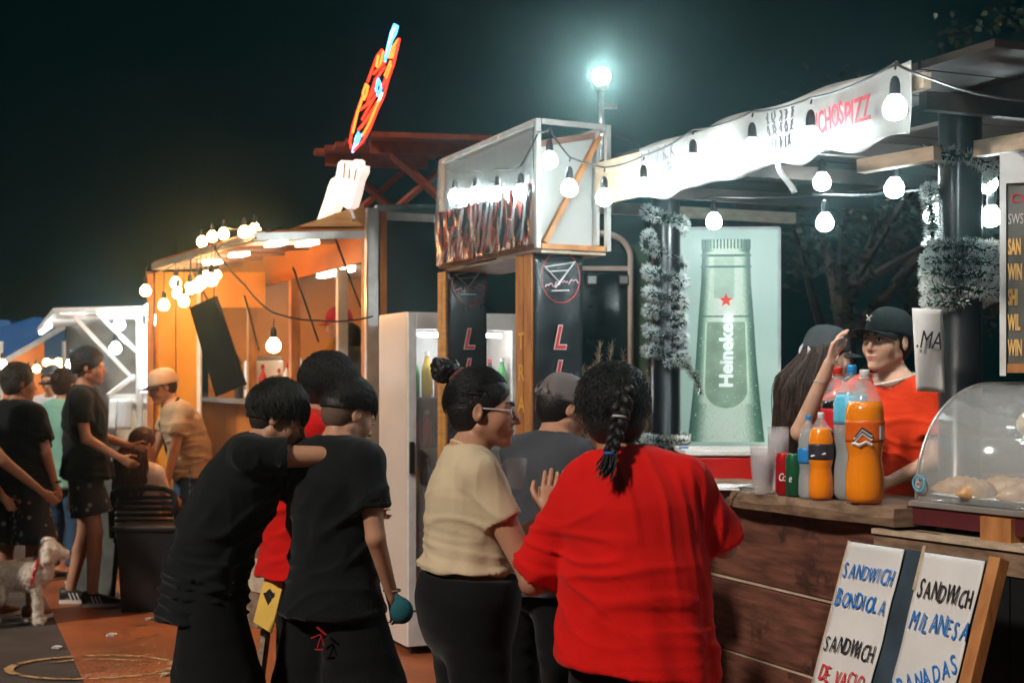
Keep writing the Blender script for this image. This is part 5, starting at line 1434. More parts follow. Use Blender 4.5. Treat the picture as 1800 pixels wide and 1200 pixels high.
# warm bulbs: cluster under the far end of the awning, row over it, one alone
warm = [(256, 511, 11.2), (288, 536, 10.9), (309, 497, 11.0), (313, 515, 10.7), (323, 529, 10.4), (334, 507, 10.6), (346, 503, 10.3), (353, 497, 10.0), (372, 492, 9.7), (362, 484, 10.2), (382, 483, 10.1)]
for i, (x, y, Y) in enumerate(warm):
    w_ = ['far end of the cluster, above the white stall corner', 'lowest at the left of the cluster', 'upper left of the tight cluster', 'below the upper left bulb of the tight cluster', 'lowest in the tight cluster', 'middle of the tight cluster, high', 'just right of the cluster middle', 'second from the right in the row', 'right end of the cluster, beside the black board', 'small one above the right end', 'rightmost small one above the board'][i]
    festoon_bulb(P(x, y, Y), .20+.05*(i % 3), False, 'warm bulb under the awning, '+w_, 'warm bulbs under the awning', big=1.15 if i < 9 else .8)
for i, (x, y, Y) in enumerate(((355, 425, 10.2), (373, 416, 9.9), (393, 411, 9.6), (429, 408, 9.15), (448, 403, 9.05))):
    festoon_bulb(P(x, y, Y), .10, False, 'warm bulb on top of the awning edge, '+['far end of the row', 'second from the far end', 'middle of the row', 'second from the near end', 'near end of the row'][i], 'warm bulbs along the top of the awning', big=1.0)
festoon_bulb(P(481, 607, 8.6), .16, False, 'single warm bulb hanging low over the boys from the sagging cable', 'warm bulbs under the awning', big=1.2)
wire([P(373, 430, 9.2), P(430, 500, 8.9), P(478, 548, 8.6), P(560, 563, 8.9), P(655, 556, 9.2)], 'black cable sagging across the open side of the orange trailer', .006, .04)
wire([P(262, 480, 11.3), P(310, 462, 10.7), P(350, 445, 10.1), P(390, 430, 9.5), P(450, 418, 8.95)], 'black cable tied along the outer edge of the awning', .006, .03)
wire([P(345, 430, 10.3), P(393, 398, 9.6), P(448, 392, 9.0), P(470, 408, 9.0), P(500, 395, 9.1)], 'cable looping over the top of the awning', .005, .04)

# ------------------------------------------------------------------ white stall at the left, tents beyond
wo = P(250, 600, 12.3); wo.z = 0
ws = empty('white_stall', wo, 0, 'white framed stall with slanted struts and bright light fittings at the left', 'stall')
def WP(px, py, Y=12.3): return P(px, py, Y)-wo
def tubes(name, segs, r, m_):
    for a, b in segs:
        mb = MB(); mb.bar(WP(*a), WP(*b), r*2, r*2); mb.build(name, m_, ws)
tubes('frame_rail', [((98, 546, 12.1), (272, 543, 12.3)), ((98, 556, 12.1), (240, 556, 12.3)), ((98, 546, 12.1), (70, 580, 13.6)), ((270, 543, 12.3), (240, 560, 14.0))], .022, M['white_metal'])
tubes('strut', [((130, 556, 12.1), (236, 668, 12.3)), ((168, 548, 12.15), (265, 640, 12.4)), ((190, 695, 12.1), (236, 660, 12.3))], .017, M['white_metal'])
tubes('stall_post', [((245, 548, 12.3), (245, 1010, 12.3)), ((264, 548, 12.5), (264, 1000, 12.5))], .024, M['white_metal'])
MB().hexa([WP(98, 545, 12.1), WP(270, 541, 12.3), WP(240, 558, 14.0), WP(70, 579, 13.6)]+[q+ZZ*.02 for q in (WP(98, 545, 12.1), WP(270, 541, 12.3), WP(240, 558, 14.0), WP(70, 579, 13.6))]).build('awning_panel', M['white_paint'], ws)
MB().hexa([WP(190, 700, 12.9), WP(300, 700, 12.9), WP(300, 700, 13.4), WP(190, 700, 13.4)]+[q+ZZ*.04 for q in (WP(190, 700, 12.9), WP(300, 700, 12.9), WP(300, 700, 13.4), WP(190, 700, 13.4))]).build('counter', M['cream_panel'], ws)
for k in range(6):
    a = 200+17*k; MB().hexa([WP(a, 708, 12.9), WP(a+16, 708, 12.9), WP(a+16, 708, 12.93), WP(a, 708, 12.93)][::1]+[q for q in (WP(a, 700, 12.9), WP(a+16, 700, 12.9), WP(a+16, 700, 12.93), WP(a, 700, 12.93))]).build('counter_trim', M['white_paint'], ws)
MB().hexa([WP(205, 1000, 12.95), WP(300, 1000, 12.95), WP(300, 1000, 13.3), WP(205, 1000, 13.3), WP(205, 712, 12.95), WP(300, 712, 12.95), WP(300, 712, 13.3), WP(205, 712, 13.3)]).build('counter_front', mat('tan_front', (.42, .30, .20), .6), ws)
tub = glow('cool_tube_glass', (.92, .97, 1), 9)
for a, b in (((107, 549, 12.2), (150, 549, 12.2)), ((190, 550, 12.25), (232, 549, 12.3)), ((72, 578, 13.0), (88, 566, 12.6))):
    mb = MB(); mb.tube([WP(*a)-ZZ*.03, WP(*b)-ZZ*.03], .022, 8); mb.build('tube_light', tub, ws)
mb = MB(); mb.tube([WP(253, 570, 12.25), WP(253, 690, 12.25)], .03, 8); mb.build('tube_light', glow('cool_tube_upright', (.92, .97, 1), 2.5), ws)
for i in range(5):
    z_ = 585+i*24; MB().hexa([WP(246, z_, 12.5), WP(275, z_, 12.5), WP(275, z_, 12.8), WP(246, z_, 12.8)]+[q+ZZ*.02 for q in (WP(246, z_, 12.5), WP(275, z_, 12.5), WP(275, z_, 12.8), WP(246, z_, 12.8))]).build('shelf', M['white_paint'], ws)
for (x, y, Y, nm) in ((210, 570, 12.6, 'cool bulb under the white stall awning, upper'), (203, 612, 12.4, 'cool bulb hanging by the slanted strut, lower'), (126, 640, 12.6, 'cool bulb beside the head of the tall young man'), (262, 545, 12.0, 'bright bulb on the upper corner of the white stall'), (268, 562, 12.0, 'bright bulb just under the corner of the white stall')):
    festoon_bulb(P(x, y, Y), .1, True, nm, 'bulbs of the white stall', big=1.35)
w1 = waves(81, 4, 3)
c = P(118, 600, 14.6); c.z = 0
t = empty('grey_tarpaulin', c, 0, 'mottled grey tarpaulin closing the back of the white stall', 'tarpaulin')
sheet(lambda u, v: Vector((u*1.05, .05*float(w1(np.array([[u*2, v*2, 0]]))[0]), 2.25*(1-v))), 16, 16, 'tarpaulin_sheet', mat('grey_tarpaulin_cloth', (.26, .24, .22), .8, var=.4, scale=3), t, .004)
def hang(px, col, lab):
    p = P(px, 705, 12.6); t = empty('hanging_towel', p, 0, lab, 'cloth'); w2 = waves(px, 3, 20)
    sheet(lambda u, v: Vector((.07*u-.02*v, .012*float(w2(np.array([[u*.2, v*.2, 0]]))[0]), .02-.27*v)), 5, 8, 'cloth_sheet', mat('cloth_%d' % px, col, .8), t, .004)
hang(193, (.6, .6, .6), 'white cloth hanging from the stall counter, left one of three')
hang(207, (.55, .56, .58), 'white cloth hanging from the stall counter, middle one of three')
hang(220, (.62, .6, .57), 'white cloth hanging from the stall counter, right one of three')
# blue tent
c = P(115, 566, 14.4)
t = empty('blue_tent', (c.x, c.y, 0), 0, 'blue market tent with a white valance behind the white stall', 'tent')
M['blue_cloth'] = mat('blue_canvas', (.01, .10, .33), .6, var=.2, scale=3, bump=.2)
def BP(px, py, Y): p = P(px, py, Y); return p-Vector((c.x, c.y, 0))
MB().hexa([BP(0, 634, 13.6), BP(115, 566, 14.4), BP(60, 560, 17), BP(-70, 600, 16)]+[q+ZZ*.02 for q in (BP(0, 634, 13.6), BP(115, 566, 14.4), BP(60, 560, 17), BP(-70, 600, 16))]).build('canopy', M['blue_cloth'], t)
MB().hexa([BP(0, 645, 13.6), BP(115, 578, 14.4), BP(115, 578, 14.42), BP(0, 645, 13.62), BP(0, 634, 13.6), BP(115, 567, 14.4), BP(115, 567, 14.42), BP(0, 634, 13.62)]).build('valance', M['white_paint'], t)
MB().hexa([BP(78, 630, 14.5), BP(114, 630, 14.5), BP(114, 630, 14.52), BP(78, 630, 14.52), BP(78, 588, 14.5), BP(114, 572, 14.5), BP(114, 572, 14.52), BP(78, 588, 14.52)]).build('side_curtain', M['blue_cloth'], t)
for (x, Y) in ((112, 14.45), (2, 13.65)):
    mb = MB(); mb.tube([BP(x, 640, Y)*1-ZZ*(BP(x, 640, Y).z), BP(x, 600, Y)], .02, 8); mb.build('tent_pole', M['white_metal'], t)
c2_ = P(0, 575, 18); t = empty('blue_tent', (c2_.x, c2_.y, 0), 0, 'peak of a dark blue tent at the far left edge', 'tent')
MB().hexa([(-1.5, 0, 1.9), (.45, 0, 1.95), (.45, 1, 1.95), (-1.5, 1, 1.9), (-.1, .3, 2.35), (0, .3, 2.35), (0, .5, 2.35), (-.1, .5, 2.35)]).build('canopy', M['blue_cloth'], t)
for x_ in (-1.3, .35):
    mb = MB(); mb.tube([(x_, .5, 0), (x_, .5, 1.95)], .02, 6); mb.build('tent_pole', M['white_metal'], t)
# amber stall far behind
c = P(60, 600, 16.5); c.z = 0
t = empty('amber_stall', c, 0, 'small amber lit stall far behind the man in glasses', 'stall')
MB().box((.0, .3, 1.05), 1.5, .04, 2.0).build('back_wall', mat('amber_wall', (.55, .22, .07), .6, var=.3, scale=2), t)
MB().box((.0, -.2, .5), 1.5, .4, 1.0).build('counter', M['wood_orange'], t)
for x_ in (-.7, .7): MB().box((x_, -.3, 1.05), .05, .05, 2.1).build('stall_post', M['wood_orange'], t)
for i, (x, y) in enumerate(((50, 652), (64, 648), (82, 637), (92, 641), (103, 636), (86, 650), (108, 648), (4, 640))):
    festoon_bulb(P(x, y, 16.0 if i < 7 else 13.0), .1, False, 'tiny warm bulb of the amber stall, '+['far left of its row', 'second of its row', 'above the man in glasses at the left', 'above the man in glasses in the middle', 'above the man in glasses at the right', 'low one left', 'low one right by the blue curtain', 'one under the left end of the blue tent'][i], 'tiny bulbs of the amber stall', big=1.1)
# ------------------------------------------------------------------ things on the counter
M['pet'] = mat('clear_bottle_plastic', (.85, .90, .92), .08, var=.01, alpha=.22, spec=.9)
M['orange_drink'] = mat('orange_drink', (.95, .27, .008), .18, var=.03, alpha=.93, coat=.7)
M['cola'] = mat('cola', (.012, .004, .003), .1, coat=.6)
M['water'] = mat('water_in_bottle', (.50, .57, .60), .12, var=.05, coat=.5, alpha=.5)
M['label_blue'] = mat('blue_label', (.02, .22, .58), .35); M['label_sky'] = mat('sky_blue_label', (.10, .48, .70), .35)
M['label_red'] = mat('red_label', (.55, .015, .02), .35); M['label_black'] = mat('dark_label', (.03, .03, .04), .35)
M['cap_blue'] = mat('blue_cap', (.02, .30, .70), .35); M['cap_red'] = mat('red_cap', (.60, .02, .01), .35); M['cap_white'] = mat('white_cap', (.75, .75, .75), .35)
def on_top(px, Y):
    p = P(px, 600, Y); s = (Vector((p.x, p.y, 0))-B0).dot(U2); p.z = CT(s)+.0015; return p
def soda(px, Y, h, dia, liq, cap, labcol, label, fill=.80, lab=(.36, .58), art=None, waist=.86):
    p = on_top(px, Y); r = dia/2; t = empty('soda_bottle', p, 0, label, 'bottle')
    prof = [(.55, .0), (.86, .012), (.99, .05), (1.0, .12), (.97, .24), (waist, .34), (waist+.02, .38), (.98, .44), (1.0, .50), (1.0, .62), (.97, .70), (.80, .79), (.52, .87), (.27, .925), (.235, .945)]
    shp = [(np.interp(fill, [z for _, z in prof], [a for a, _ in prof]), fill)]+[(a, z) for a, z in prof if z > fill]
    shell = MB().lathe([(r*a, h*z) for a, z in shp], n=28, cap=False); shell.build('bottle_shell', M['pet'], t, True)
    fz = fill; inner = [(r*a, h*z) for a, z in prof if z < fz]; last = inner[-1]; inner.append((np.interp(fz, [z for _, z in prof], [a for a, _ in prof])*r, h*fz))
    MB().lathe(inner, n=28).build('drink', liq, t, True)
    MB().lathe([(r*.245, h*.942), (r*.27, h*.945), (r*.27, h*.985), (r*.24, h*.997)], n=18).build('bottle_cap', cap, t, True)
    MB().lathe([(r*.30, h*.930), (r*.30, h*.938)], n=18).build('neck_ring', cap, t, True)
    lp = [(np.interp(lab[0]+(lab[1]-lab[0])*i/8, [z for _, z in prof], [a for a, _ in prof])*r+.0012, h*(lab[0]+(lab[1]-lab[0])*i/8)) for i in range(9)]
    lo = MB().lathe(lp, n=28, cap=False).build('paper_label', labcol, t, True)
    lo.modifiers.new('solid', 'SOLIDIFY').thickness = .0006
    if art: art(t, p, r, h, lo)
    return t
def wrap(t, p, r, ang, z, pts, m_, w=.003, name='label_mark'):
    """mark drawn on the label: points in metres round the bottle"""
    mb = MB(); q = [Vector((math.cos(ang+x/r)*(r+.0035), math.sin(ang+x/r)*(r+.0035), z+y)) for x, y in pts]; mb.tube(q, w, 5); mb.build(name, m_, t)
AN = -math.pi/2
def art_orange(t, p, r, h, lo):
    for i in range(4): wrap(t, p, r, AN-.35, h*.50, [(-.035+i*.004, -.025+i*.008), (0, .012+i*.006), (.03, -.01+i*.006)], M['label_black'] if i % 2 else M['cap_white'], .005)
    wrap(t, p, r, AN-.35, h*.455, [(-.03, 0), (-.01, -.008), (.012, .004), (.03, -.006)], M['cap_white'], .006)
    mb = MB(); mb.box(Vector((math.cos(AN+.75)*(r+.002), math.sin(AN+.75)*(r+.002), h*.53)), .022, .002, .045, Vector((-math.sin(AN+.75), math.cos(AN+.75), 0)), Vector((math.cos(AN+.75), math.sin(AN+.75), 0))); mb.build('nutrition_box', M['cap_white'], t)
def art_cola(t, p, r, h, lo):
    wrap(t, p, r, AN-.5, h*.50, [(-.05, -.02), (-.02, .02), (.01, -.005), (.045, .025)], M['cap_white'], .0045)
def art_red2(t, p, r, h, lo): wrap(t, p, r, AN-.3, h*.5, [(-.03, 0), (.02, .01)], M['cap_white'], .004)
M['label_orange'] = mat('orange_label', (.75, .13, .01), .35)
soda(1520, 4.93, .465, .132, M['orange_drink'], M['cap_white'], M['label_orange'], 'largest bottle of orange soda standing nearest the edge of the counter', fill=.76, lab=(.46, .62), art=art_orange)
soda(1497, 5.10, .485, .128, M['water'], M['cap_blue'], M['label_sky'], 'tall clear bottle with sky blue label and blue cap behind the orange one', fill=.8, lab=(.56, .78))
soda(1473, 5.24, .48, .125, M['cola'], M['cap_red'], M['label_red'], 'tall cola bottle with red label and red cap', fill=.74, lab=(.50, .68), art=art_cola)
soda(1443, 5.12, .315, .088, M['orange_drink'], M['cap_white'], M['label_black'], 'small orange soda bottle with a dark label and white cap', fill=.82, lab=(.46, .64), art=art_red2)
soda(1421, 5.18, .305, .074, M['water'], M['cap_blue'], M['label_blue'], 'small water bottle with blue cap and blue label', fill=.82, lab=(.42, .60))
def can(px, Y, m_, s, label, ms):
    p = on_top(px, Y); r = .034; t = empty('drink_can', p, 0, label, 'can')
    MB().lathe([(.026, 0), (.034, .008), (.034, .142), (.029, .155), (.0285, .158)], n=24).build('can_body', m_, t, True)
    MB().lathe([(.0275, .157), (.024, .152), (.002, .152)], n=20).build('can_lid', M['steel'], t, True)
    for i, ch in enumerate(s):
        a = AN-.9+i*.42; pos = p+Vector((math.cos(a)*(r+.0012), math.sin(a)*(r+.0012), .055)); 
        text(ch, ms, t, pos, (-math.sin(a), math.cos(a), 0), ZZ, .042, shear=.2, sx=.8)
can(1379, 5.36, mat('red_can', (.5, .01, .015), .25, metal=.4), 'Coke', 'red drink can with white lettering beside the plastic cups', M['cap_white'])
can(1397, 5.28, mat('green_can', (.02, .13, .06), .25, metal=.4), 'e', 'dark green drink can between the red can and the water bottle', M['cap_white'])
M['cup'] = mat('clear_cup_plastic', (.75, .72, .74), .25, var=.05, alpha=.22, spec=.7)
def cups(px, Y, n, label, r=.042, h=.115):
    p = on_top(px, Y); t = empty('cup_stack', p, 0, label, 'cups')
    for i in range(n):
        o = MB().lathe([(r*.70, 0), (r*.74, .01), (r, h-.004), (r*1.05, h)], n=26, cap=False); MB.lathe(o, [(r*.70, .0), (.001, .0)], n=26, cap=False)
        q = o.build('plastic_cup', M['cup'], t, True); q.location = (0, 0, i*.012)
cups(1341, 5.42, 7, 'shorter stack of clear plastic cups at the front left of the cans', .048, .115)
cups(1368, 5.62, 11, 'taller stack of clear plastic cups behind the other stack', .042, .13)
# napkins and pen
def paperpile(px, Y, label, n=4):
    p = on_top(px, Y); t = empty('paper_pile', p, .2, label, 'papers')
    for i in range(n):
        w1 = waves(i+60, 3, 20)
        o = sheet(lambda u, v: Vector((-.10+.2*u+.01*math.sin(i*2), -.07+.14*v, .002+i*.003+.005*abs(float(w1(np.array([[u*.3, v*.3, 0]]))[0])))), 6, 6, 'paper_sheet', M['paper'], t, .0008); o.rotation_euler = (0, 0, .25*i)
paperpile(1280, 5.72, 'small pile of white napkins on the counter by the red sleeve')
pen(on_top(1300, 5.55)+ZZ*.008, (-1, .15, 0), 'blue capped pen lying on the counter by the napkins')

# ------------------------------------------------------------------ glass display case
ca = P(1606, 890, 4.74)                     # far front bottom corner
dcdir = Vector((.50, -.866, 0)).normalized(); dcin = Vector((.866, .50, 0)).normalized()
case = empty('glass_display_case', (ca.x, ca.y, 0), 0, 'curved glass display case with pastries at the end of the counter', 'display case')
zc0 = 1.178
def Cp(s, t, z): return dcdir*s + dcin*t + ZZ*z
prof = []
for i in range(19):
    a = math.pi/2*i/18; prof.append((.012+.36*(1-math.cos(a))**1.0, .02+.385*math.sin(a)**.9))
prof.append((.62, .405))
LC = 1.1
mb = MB(); n_ = len(prof)
for s_ in (0, LC):
    for (a, z) in prof: mb.v.append(tuple(Cp(s_, a, zc0+z)))
for i in range(n_-1): mb.f.append((i, i+1, n_+i+1, n_+i))
cg = mb.build('curved_glass', mat('case_glass', (.86, .93, .93), .05, var=.02, alpha=.20, spec=1.0, coat=.5), case, True)
cg.modifiers.new('solid', 'SOLIDIFY').thickness = .005
mb = MB(); pts = [Cp(0.0, a, zc0+z) for a, z in prof]; mb.tube(pts, .006, 6); mb.build('glass_edge', M['alu'], case, True)
mb = MB(); mb.poly([Cp(.012, a, zc0+z-.004) for a, z in prof]+[Cp(.012, .62, zc0), Cp(.012, .012, zc0)]); eg = mb.build('end_glass', M['glass'], case); eg.modifiers.new('solid', 'SOLIDIFY').thickness = .004
MB().hexa([Cp(-.012, -.012, zc0-.002), Cp(LC, -.012, zc0-.002), Cp(LC, .62, zc0-.002), Cp(-.012, .62, zc0-.002), Cp(-.012, -.012, zc0+.016), Cp(LC, -.012, zc0+.016), Cp(LC, .62, zc0+.016), Cp(-.012, .62, zc0+.016)]).build('base_rail', M['alu'], case, bevel=.003)
MB().hexa([Cp(-.03, .0, zc0-.062), Cp(LC, .0, zc0-.062), Cp(LC, .6, zc0-.062), Cp(-.03, .6, zc0-.062), Cp(-.03, .0, zc0-.003), Cp(LC, .0, zc0-.003), Cp(LC, .6, zc0-.003), Cp(-.03, .6, zc0-.003)]).build('base_box', mat('maroon_base', (.09, .015, .018), .5), case)
MB().hexa([Cp(.30, -.02, 1.094), Cp(.42, -.02, 1.094), Cp(.42, .04, 1.094), Cp(.30, .04, 1.094), Cp(.30, -.02, zc0-.01), Cp(.42, -.02, zc0-.01), Cp(.42, .04, zc0-.01), Cp(.30, .04, zc0-.01)]).build('wood_block', M['wood_orange'], case)
for (s_, t_) in ((.05, .05), (.05, .5), (1.0, .05), (1.0, .5)):
    MB().hexa([Cp(s_, t_, 1.094), Cp(s_+.04, t_, 1.094), Cp(s_+.04, t_+.04, 1.094), Cp(s_, t_+.04, 1.094), Cp(s_, t_, zc0-.062), Cp(s_+.04, t_, zc0-.062), Cp(s_+.04, t_+.04, zc0-.062), Cp(s_, t_+.04, zc0-.062)]).build('foot', M['black_plastic'], case)
for z_ in (.215,):
    MB().hexa([Cp(.04, .22, zc0+z_), Cp(LC, .22, zc0+z_), Cp(LC, .58, zc0+z_), Cp(.04, .58, zc0+z_), Cp(.04, .22, zc0+z_+.008), Cp(LC, .22, zc0+z_+.008), Cp(LC, .58, zc0+z_+.008), Cp(.04, .58, zc0+z_+.008)]).build('glass_shelf', M['glass'], case)
mb = MB(); mb.tube([Cp(.03+.026*math.cos(i*.5236), -.010+.003, zc0+.075)+Cp(0, 0, 0)+ZZ*.026*math.sin(i*.5236)+dcdir*0 for i in range(13)], .0035, 5); mb.build('round_sticker_ring', M['label_sky'], case)
text('C', M['cap_white'], case, Vector((ca.x, ca.y, 0))+Cp(.018, -.012, zc0+.062), dcdir, ZZ, .03)
M['pastry'] = mat('pastry_crust', (.50, .22, .07), .45, var=.4, scale=30, col2=(.70, .45, .22), bump=.3, coat=.3)
def pastry(s, t, z, L_, r, label, bend=.4, cat='pastry', m_=None):
    p = Vector((ca.x, ca.y, 0))+Cp(s, t, zc0+z); q = empty('pastry', p, rnd.uniform(-.5, .5)+.4, label, cat, 'pastries in the display case')
    mb = MB(); pts, rs = [], []
    for i in range(15):
        f = -1+2*i/14; pts.append(Vector((f*L_/2, bend*L_*f*f*.5, r*.9+.2*r*(1-f*f)))); rs.append(r*(1-abs(f)**2.2)*(1+.10*math.cos(i*3.14))+.004)
    mb.tube(pts, rs, 12); mb.build('crust', m_ or M['pastry'], q, True)
    for i in (-1, 0, 1):
        mb = MB(); x = i*L_*.2; mb.tube([Vector((x, bend*L_*.5*(2*x/L_)**2+math.cos(a)*r*1.02*(1-(2*x/L_)**2)**.5, r*1.05+math.sin(a)*r*1.06*(1-(2*x/L_)**2)**.5)) for a in [0.2+.27*k for k in range(11)]], .0035, 5); mb.build('ridge', M['pastry'], q, True)
pas = [(.10, .12, .02, .19, .036, 'long golden pastry against the far end of the case'), (.22, .07, .02, .17, .034, 'golden crescent nearest the curved glass'), (.24, .20, .02, .18, .036, 'browned crescent behind the nearest one'),
       (.38, .09, .02, .17, .034, 'crescent pastry by the right edge, in front'), (.40, .24, .02, .18, .036, 'crescent pastry by the right edge, behind'), (.12, .28, .02, .16, .034, 'pastry at the back far corner of the case'), (.56, .12, .02, .17, .034, 'pastry past the edge of the picture in the case')]
for a in pas: pastry(*a)
for i, (s_, t_) in enumerate(((.15, .40), (.28, .38), (.41, .42))):
    pastry(s_, t_, .224, .13, .04, 'pale bread roll on the glass shelf, '+['far end', 'middle', 'near end'][i], .0, 'bread roll', mat('pale_crust%d' % i, (.62, .45, .28), .6, var=.2))
w1 = waves(90, 4, 18)
t = empty('crumpled_paper', Vector((ca.x, ca.y, 0))+Cp(.20, .14, zc0+.02), 0, 'crumpled white paper lining under the pastries', 'paper')
sheet(lambda u, v: Cp(-.16+.7*u, -.11+.32*v, 0)+ZZ*(.012+.02*abs(float(w1(np.array([[u*.6, v*.4, 0]]))[0]))), 20, 12, 'paper_sheet', M['paper'], t, .001)

# ------------------------------------------------------------------ sandwich board leaning on the side counter
bdx = Vector((.486, -.874, 0)).normalized(); bnn = Vector((-.874, -.486, 0)).normalized()
tl = P(1495, 950, 4.52); br_w = .60; ang = math.radians(19)
dn_ = (-ZZ*math.cos(ang) + bnn*math.sin(ang)).normalized(); fn = (bnn*math.cos(ang)+ZZ*math.sin(ang)).normalized()
bl_ = (tl.z-.02)/math.cos(ang)
board = empty('sandwich_menu_board', tl, 0, 'leaning menu board with two white hand lettered sandwich sheets', 'sign')
def Bp(a, b, d=0.0): return bdx*a + dn_*b + fn*d
def bbox(a0, a1, b0, b1, d0, d1): return MB().hexa([Bp(a0, b1, d0), Bp(a1, b1, d0), Bp(a1, b1, d1), Bp(a0, b1, d1), Bp(a0, b0, d0), Bp(a1, b0, d0), Bp(a1, b0, d1), Bp(a0, b0, d1)])
M['navy'] = mat('navy_board', (.03, .05, .07), .5, var=.3)
bbox(.0, br_w-.004, .0, bl_, -.022, -.002).build('board_panel', M['navy'], board)
bbox(br_w-.030, br_w+.012, -.012, bl_, -.03, .012).build('side_rail', M['wood_orange'], board, bevel=.003)
bbox(-.008, .0, 0, bl_, -.024, .004).build('side_rail', M['wood_ply'], board)
M['sheet_white'] = mat('matt_white_plastic', (.62, .62, .61), .42, var=.08, scale=4, bump=.35, bscale=7)
for (a0, a1, sd) in ((.002, .245, 3), (.325, .560, 5)):
    w1 = waves(sd*7, 4, 9); w2 = waves(sd*7+1, 3, 26)
    sheet(lambda u, v: Bp(a0+(a1-a0)*u+.002*math.sin(v*30), .004+v*(bl_-.02), .006+.006*abs(float(w1(np.array([[u*.3, v*1.1, 0]]))[0]))+.003*abs(float(w2(np.array([[u*.3, v*1.1, 0]]))[0]))), 14, 60, 'menu_sheet', M['sheet_white'], board, .0008)
bbox(.318, .330, -.015, .12, .008, .012).build('tape_strip', M['wood_ply'], board)
brr = random.Random(12)
def btext(s, a, b, size, m_, tilt=0.0, sx=.62, shear=.12):
    """marker pen lettering, every letter a little different"""
    adv = size*.66*sx*1.13
    for i, ch in enumerate(s):
        if ch == ' ': a += adv*.6; continue
        sz = size*brr.uniform(.92, 1.10); tl_ = tilt+brr.uniform(-.07, .07)
        text(ch, m_, board, tl+Bp(a, b-(i*adv*tilt*.9)+brr.uniform(-.004, .004), .0150), bdx - dn_*tl_, -dn_, sz, sx=sx*brr.uniform(.92, 1.08), shear=shear+brr.uniform(-.1, .1), offset=brr.uniform(-.0004, .0006), name='menu_lettering')
        a += adv*(1.35 if ch in 'WM' else .45 if ch == 'I' else 1.0)
btext('SANDWICH', .018, .118, .070, M['ink_blue'], -.03, .535)
btext('BONDIOLA', .012, .212, .074, M['ink_blue'], .0, .55)
btext('SANDWICH', .016, .352, .074, M['ink_black'], -.03, .51)
btext('DE VACIO', .024, .450, .068, M['ink_red'], .02, .55)
btext('SANDWICH', .342, .140, .078, M['ink_black'], -.02, .47)
btext('MILANESA', .340, .234, .078, M['ink_blue'], -.02, .50)
btext('EMPANADAS', .300, .470, .074, M['ink_blue'], .62, .53)

# ------------------------------------------------------------------ lit menu panel at the right edge
mA = P(1764, 276, 4.75); mB = P(1764, 655, 4.75)
menu = empty('snack_menu_panel', (mA.x, mA.y, 0), 0, 'dark menu panel with rows of yellow lettering in a pale frame at the right edge', 'menu board')
mo = Vector((mA.x, mA.y, 0)); mdx = Vector((.94, -.34, 0)).normalized(); mdn = Vector((-.34, -.94, 0)).normalized()
hz_, lz_ = mA.z, mB.z
def Mp(a, z, d=0.0): return mdx*a + ZZ*z + mdn*d
def mbox(a0, a1, z0, z1, d0, d1): return MB().hexa([Mp(a0, z0, d0), Mp(a1, z0, d0), Mp(a1, z0, d1), Mp(a0, z0, d1), Mp(a0, z1, d0), Mp(a1, z1, d0), Mp(a1, z1, d1), Mp(a0, z1, d1)])
mbox(0, .7, lz_, hz_, -.04, 0).build('panel_back', mat('slate_menu_back', (.13, .13, .12), .5, var=.35, scale=6), menu)
mbox(-.012, .008, lz_-.01, hz_+.01, -.045, .014).build('frame_bar', M['white_metal'], menu)
mbox(.008, .7, hz_-.09, hz_+.01, -.045, .012).build('header_band', M['white_metal'], menu)
M['menu_yellow'] = mat('yellow_menu_letters', (.78, .48, .16), .5, var=.2)
words = ['SAN', 'WIN', 'SHI', 'WIL', 'WIN']
text('CO', M['red_print'], menu, mo+Mp(.022, hz_-.155, .004), mdx, ZZ, .045)
text('SWS', M['white_print'], menu, mo+Mp(.014, hz_-.225, .004), mdx, ZZ, .05, sx=.5)
z_ = hz_-.325
for w_ in words:
    if z_ < lz_+.02: break
    text(w_, M['menu_yellow'], menu, mo+Mp(.014, z_, .003), mdx, ZZ, .072, sx=.30, offset=.003); z_ -= .084
mbox(.2, .24, 0.0, lz_-.005, -.035, -.0).build('stand_leg', M['steel'], menu); mbox(.55, .59, 0.0, lz_-.005, -.035, -.0).build('stand_leg', M['steel'], menu)
mbox(.012, .12, lz_+.0, lz_+.03, .0, .04).build('bottom_trim', M['wood_orange'], menu)

# ------------------------------------------------------------------ leaning boards between the boys
e0 = P(455, 870, 6.3)
es = empty('wooden_easel', (e0.x, e0.y, 0), 0, 'pale wooden easel board leaning between the boys, yellow poster low on it', 'easel')
def EP(px, py, Y): return P(px, py, Y)-Vector((e0.x, e0.y, 0))
q = [EP(455, 862, 6.35), EP(492, 870, 6.0), EP(452, 1105, 5.75), EP(405, 1092, 6.1)]
nn = (q[1]-q[0]).cross(q[3]-q[0]).normalized()*.02
ns_ = 4
for k in range(ns_):
    a, b = k/ns_+.004, (k+1)/ns_-.004
    A1, B1, C1_, D1 = q[0].lerp(q[3], a), q[1].lerp(q[2], a), q[1].lerp(q[2], b), q[0].lerp(q[3], b)
    MB().hexa([D1, C1_, C1_+nn, D1+nn, A1, B1, B1+nn, A1+nn]).build('easel_plank', M['wood_counter'] if k % 2 else M['wood_ply'], es)
for a in ((462, 860, 6.3, 415, 1130, 6.0), (497, 868, 6.0, 462, 1150, 5.9)):
    mb = MB(); top = EP(*a[:3]); bt = EP(*a[3:]); bt = top+(bt-top)*(top.z/(top.z-bt.z)); mb.bar(top, bt, .03, .03); mb.build('leg', M['wood_counter'], es)
for a in ((480, 866, 6.2, .35),):
    mb = MB(); top = EP(*a[:3]); mb.bar(top, Vector((top.x+.1, top.y+.45, 0)), .03, .03); mb.build('leg', M['wood_dark'], es)
yp = [P(470, 995, 5.78), P(500, 1015, 5.66), P(476, 1112, 5.52), P(445, 1092, 5.66)]
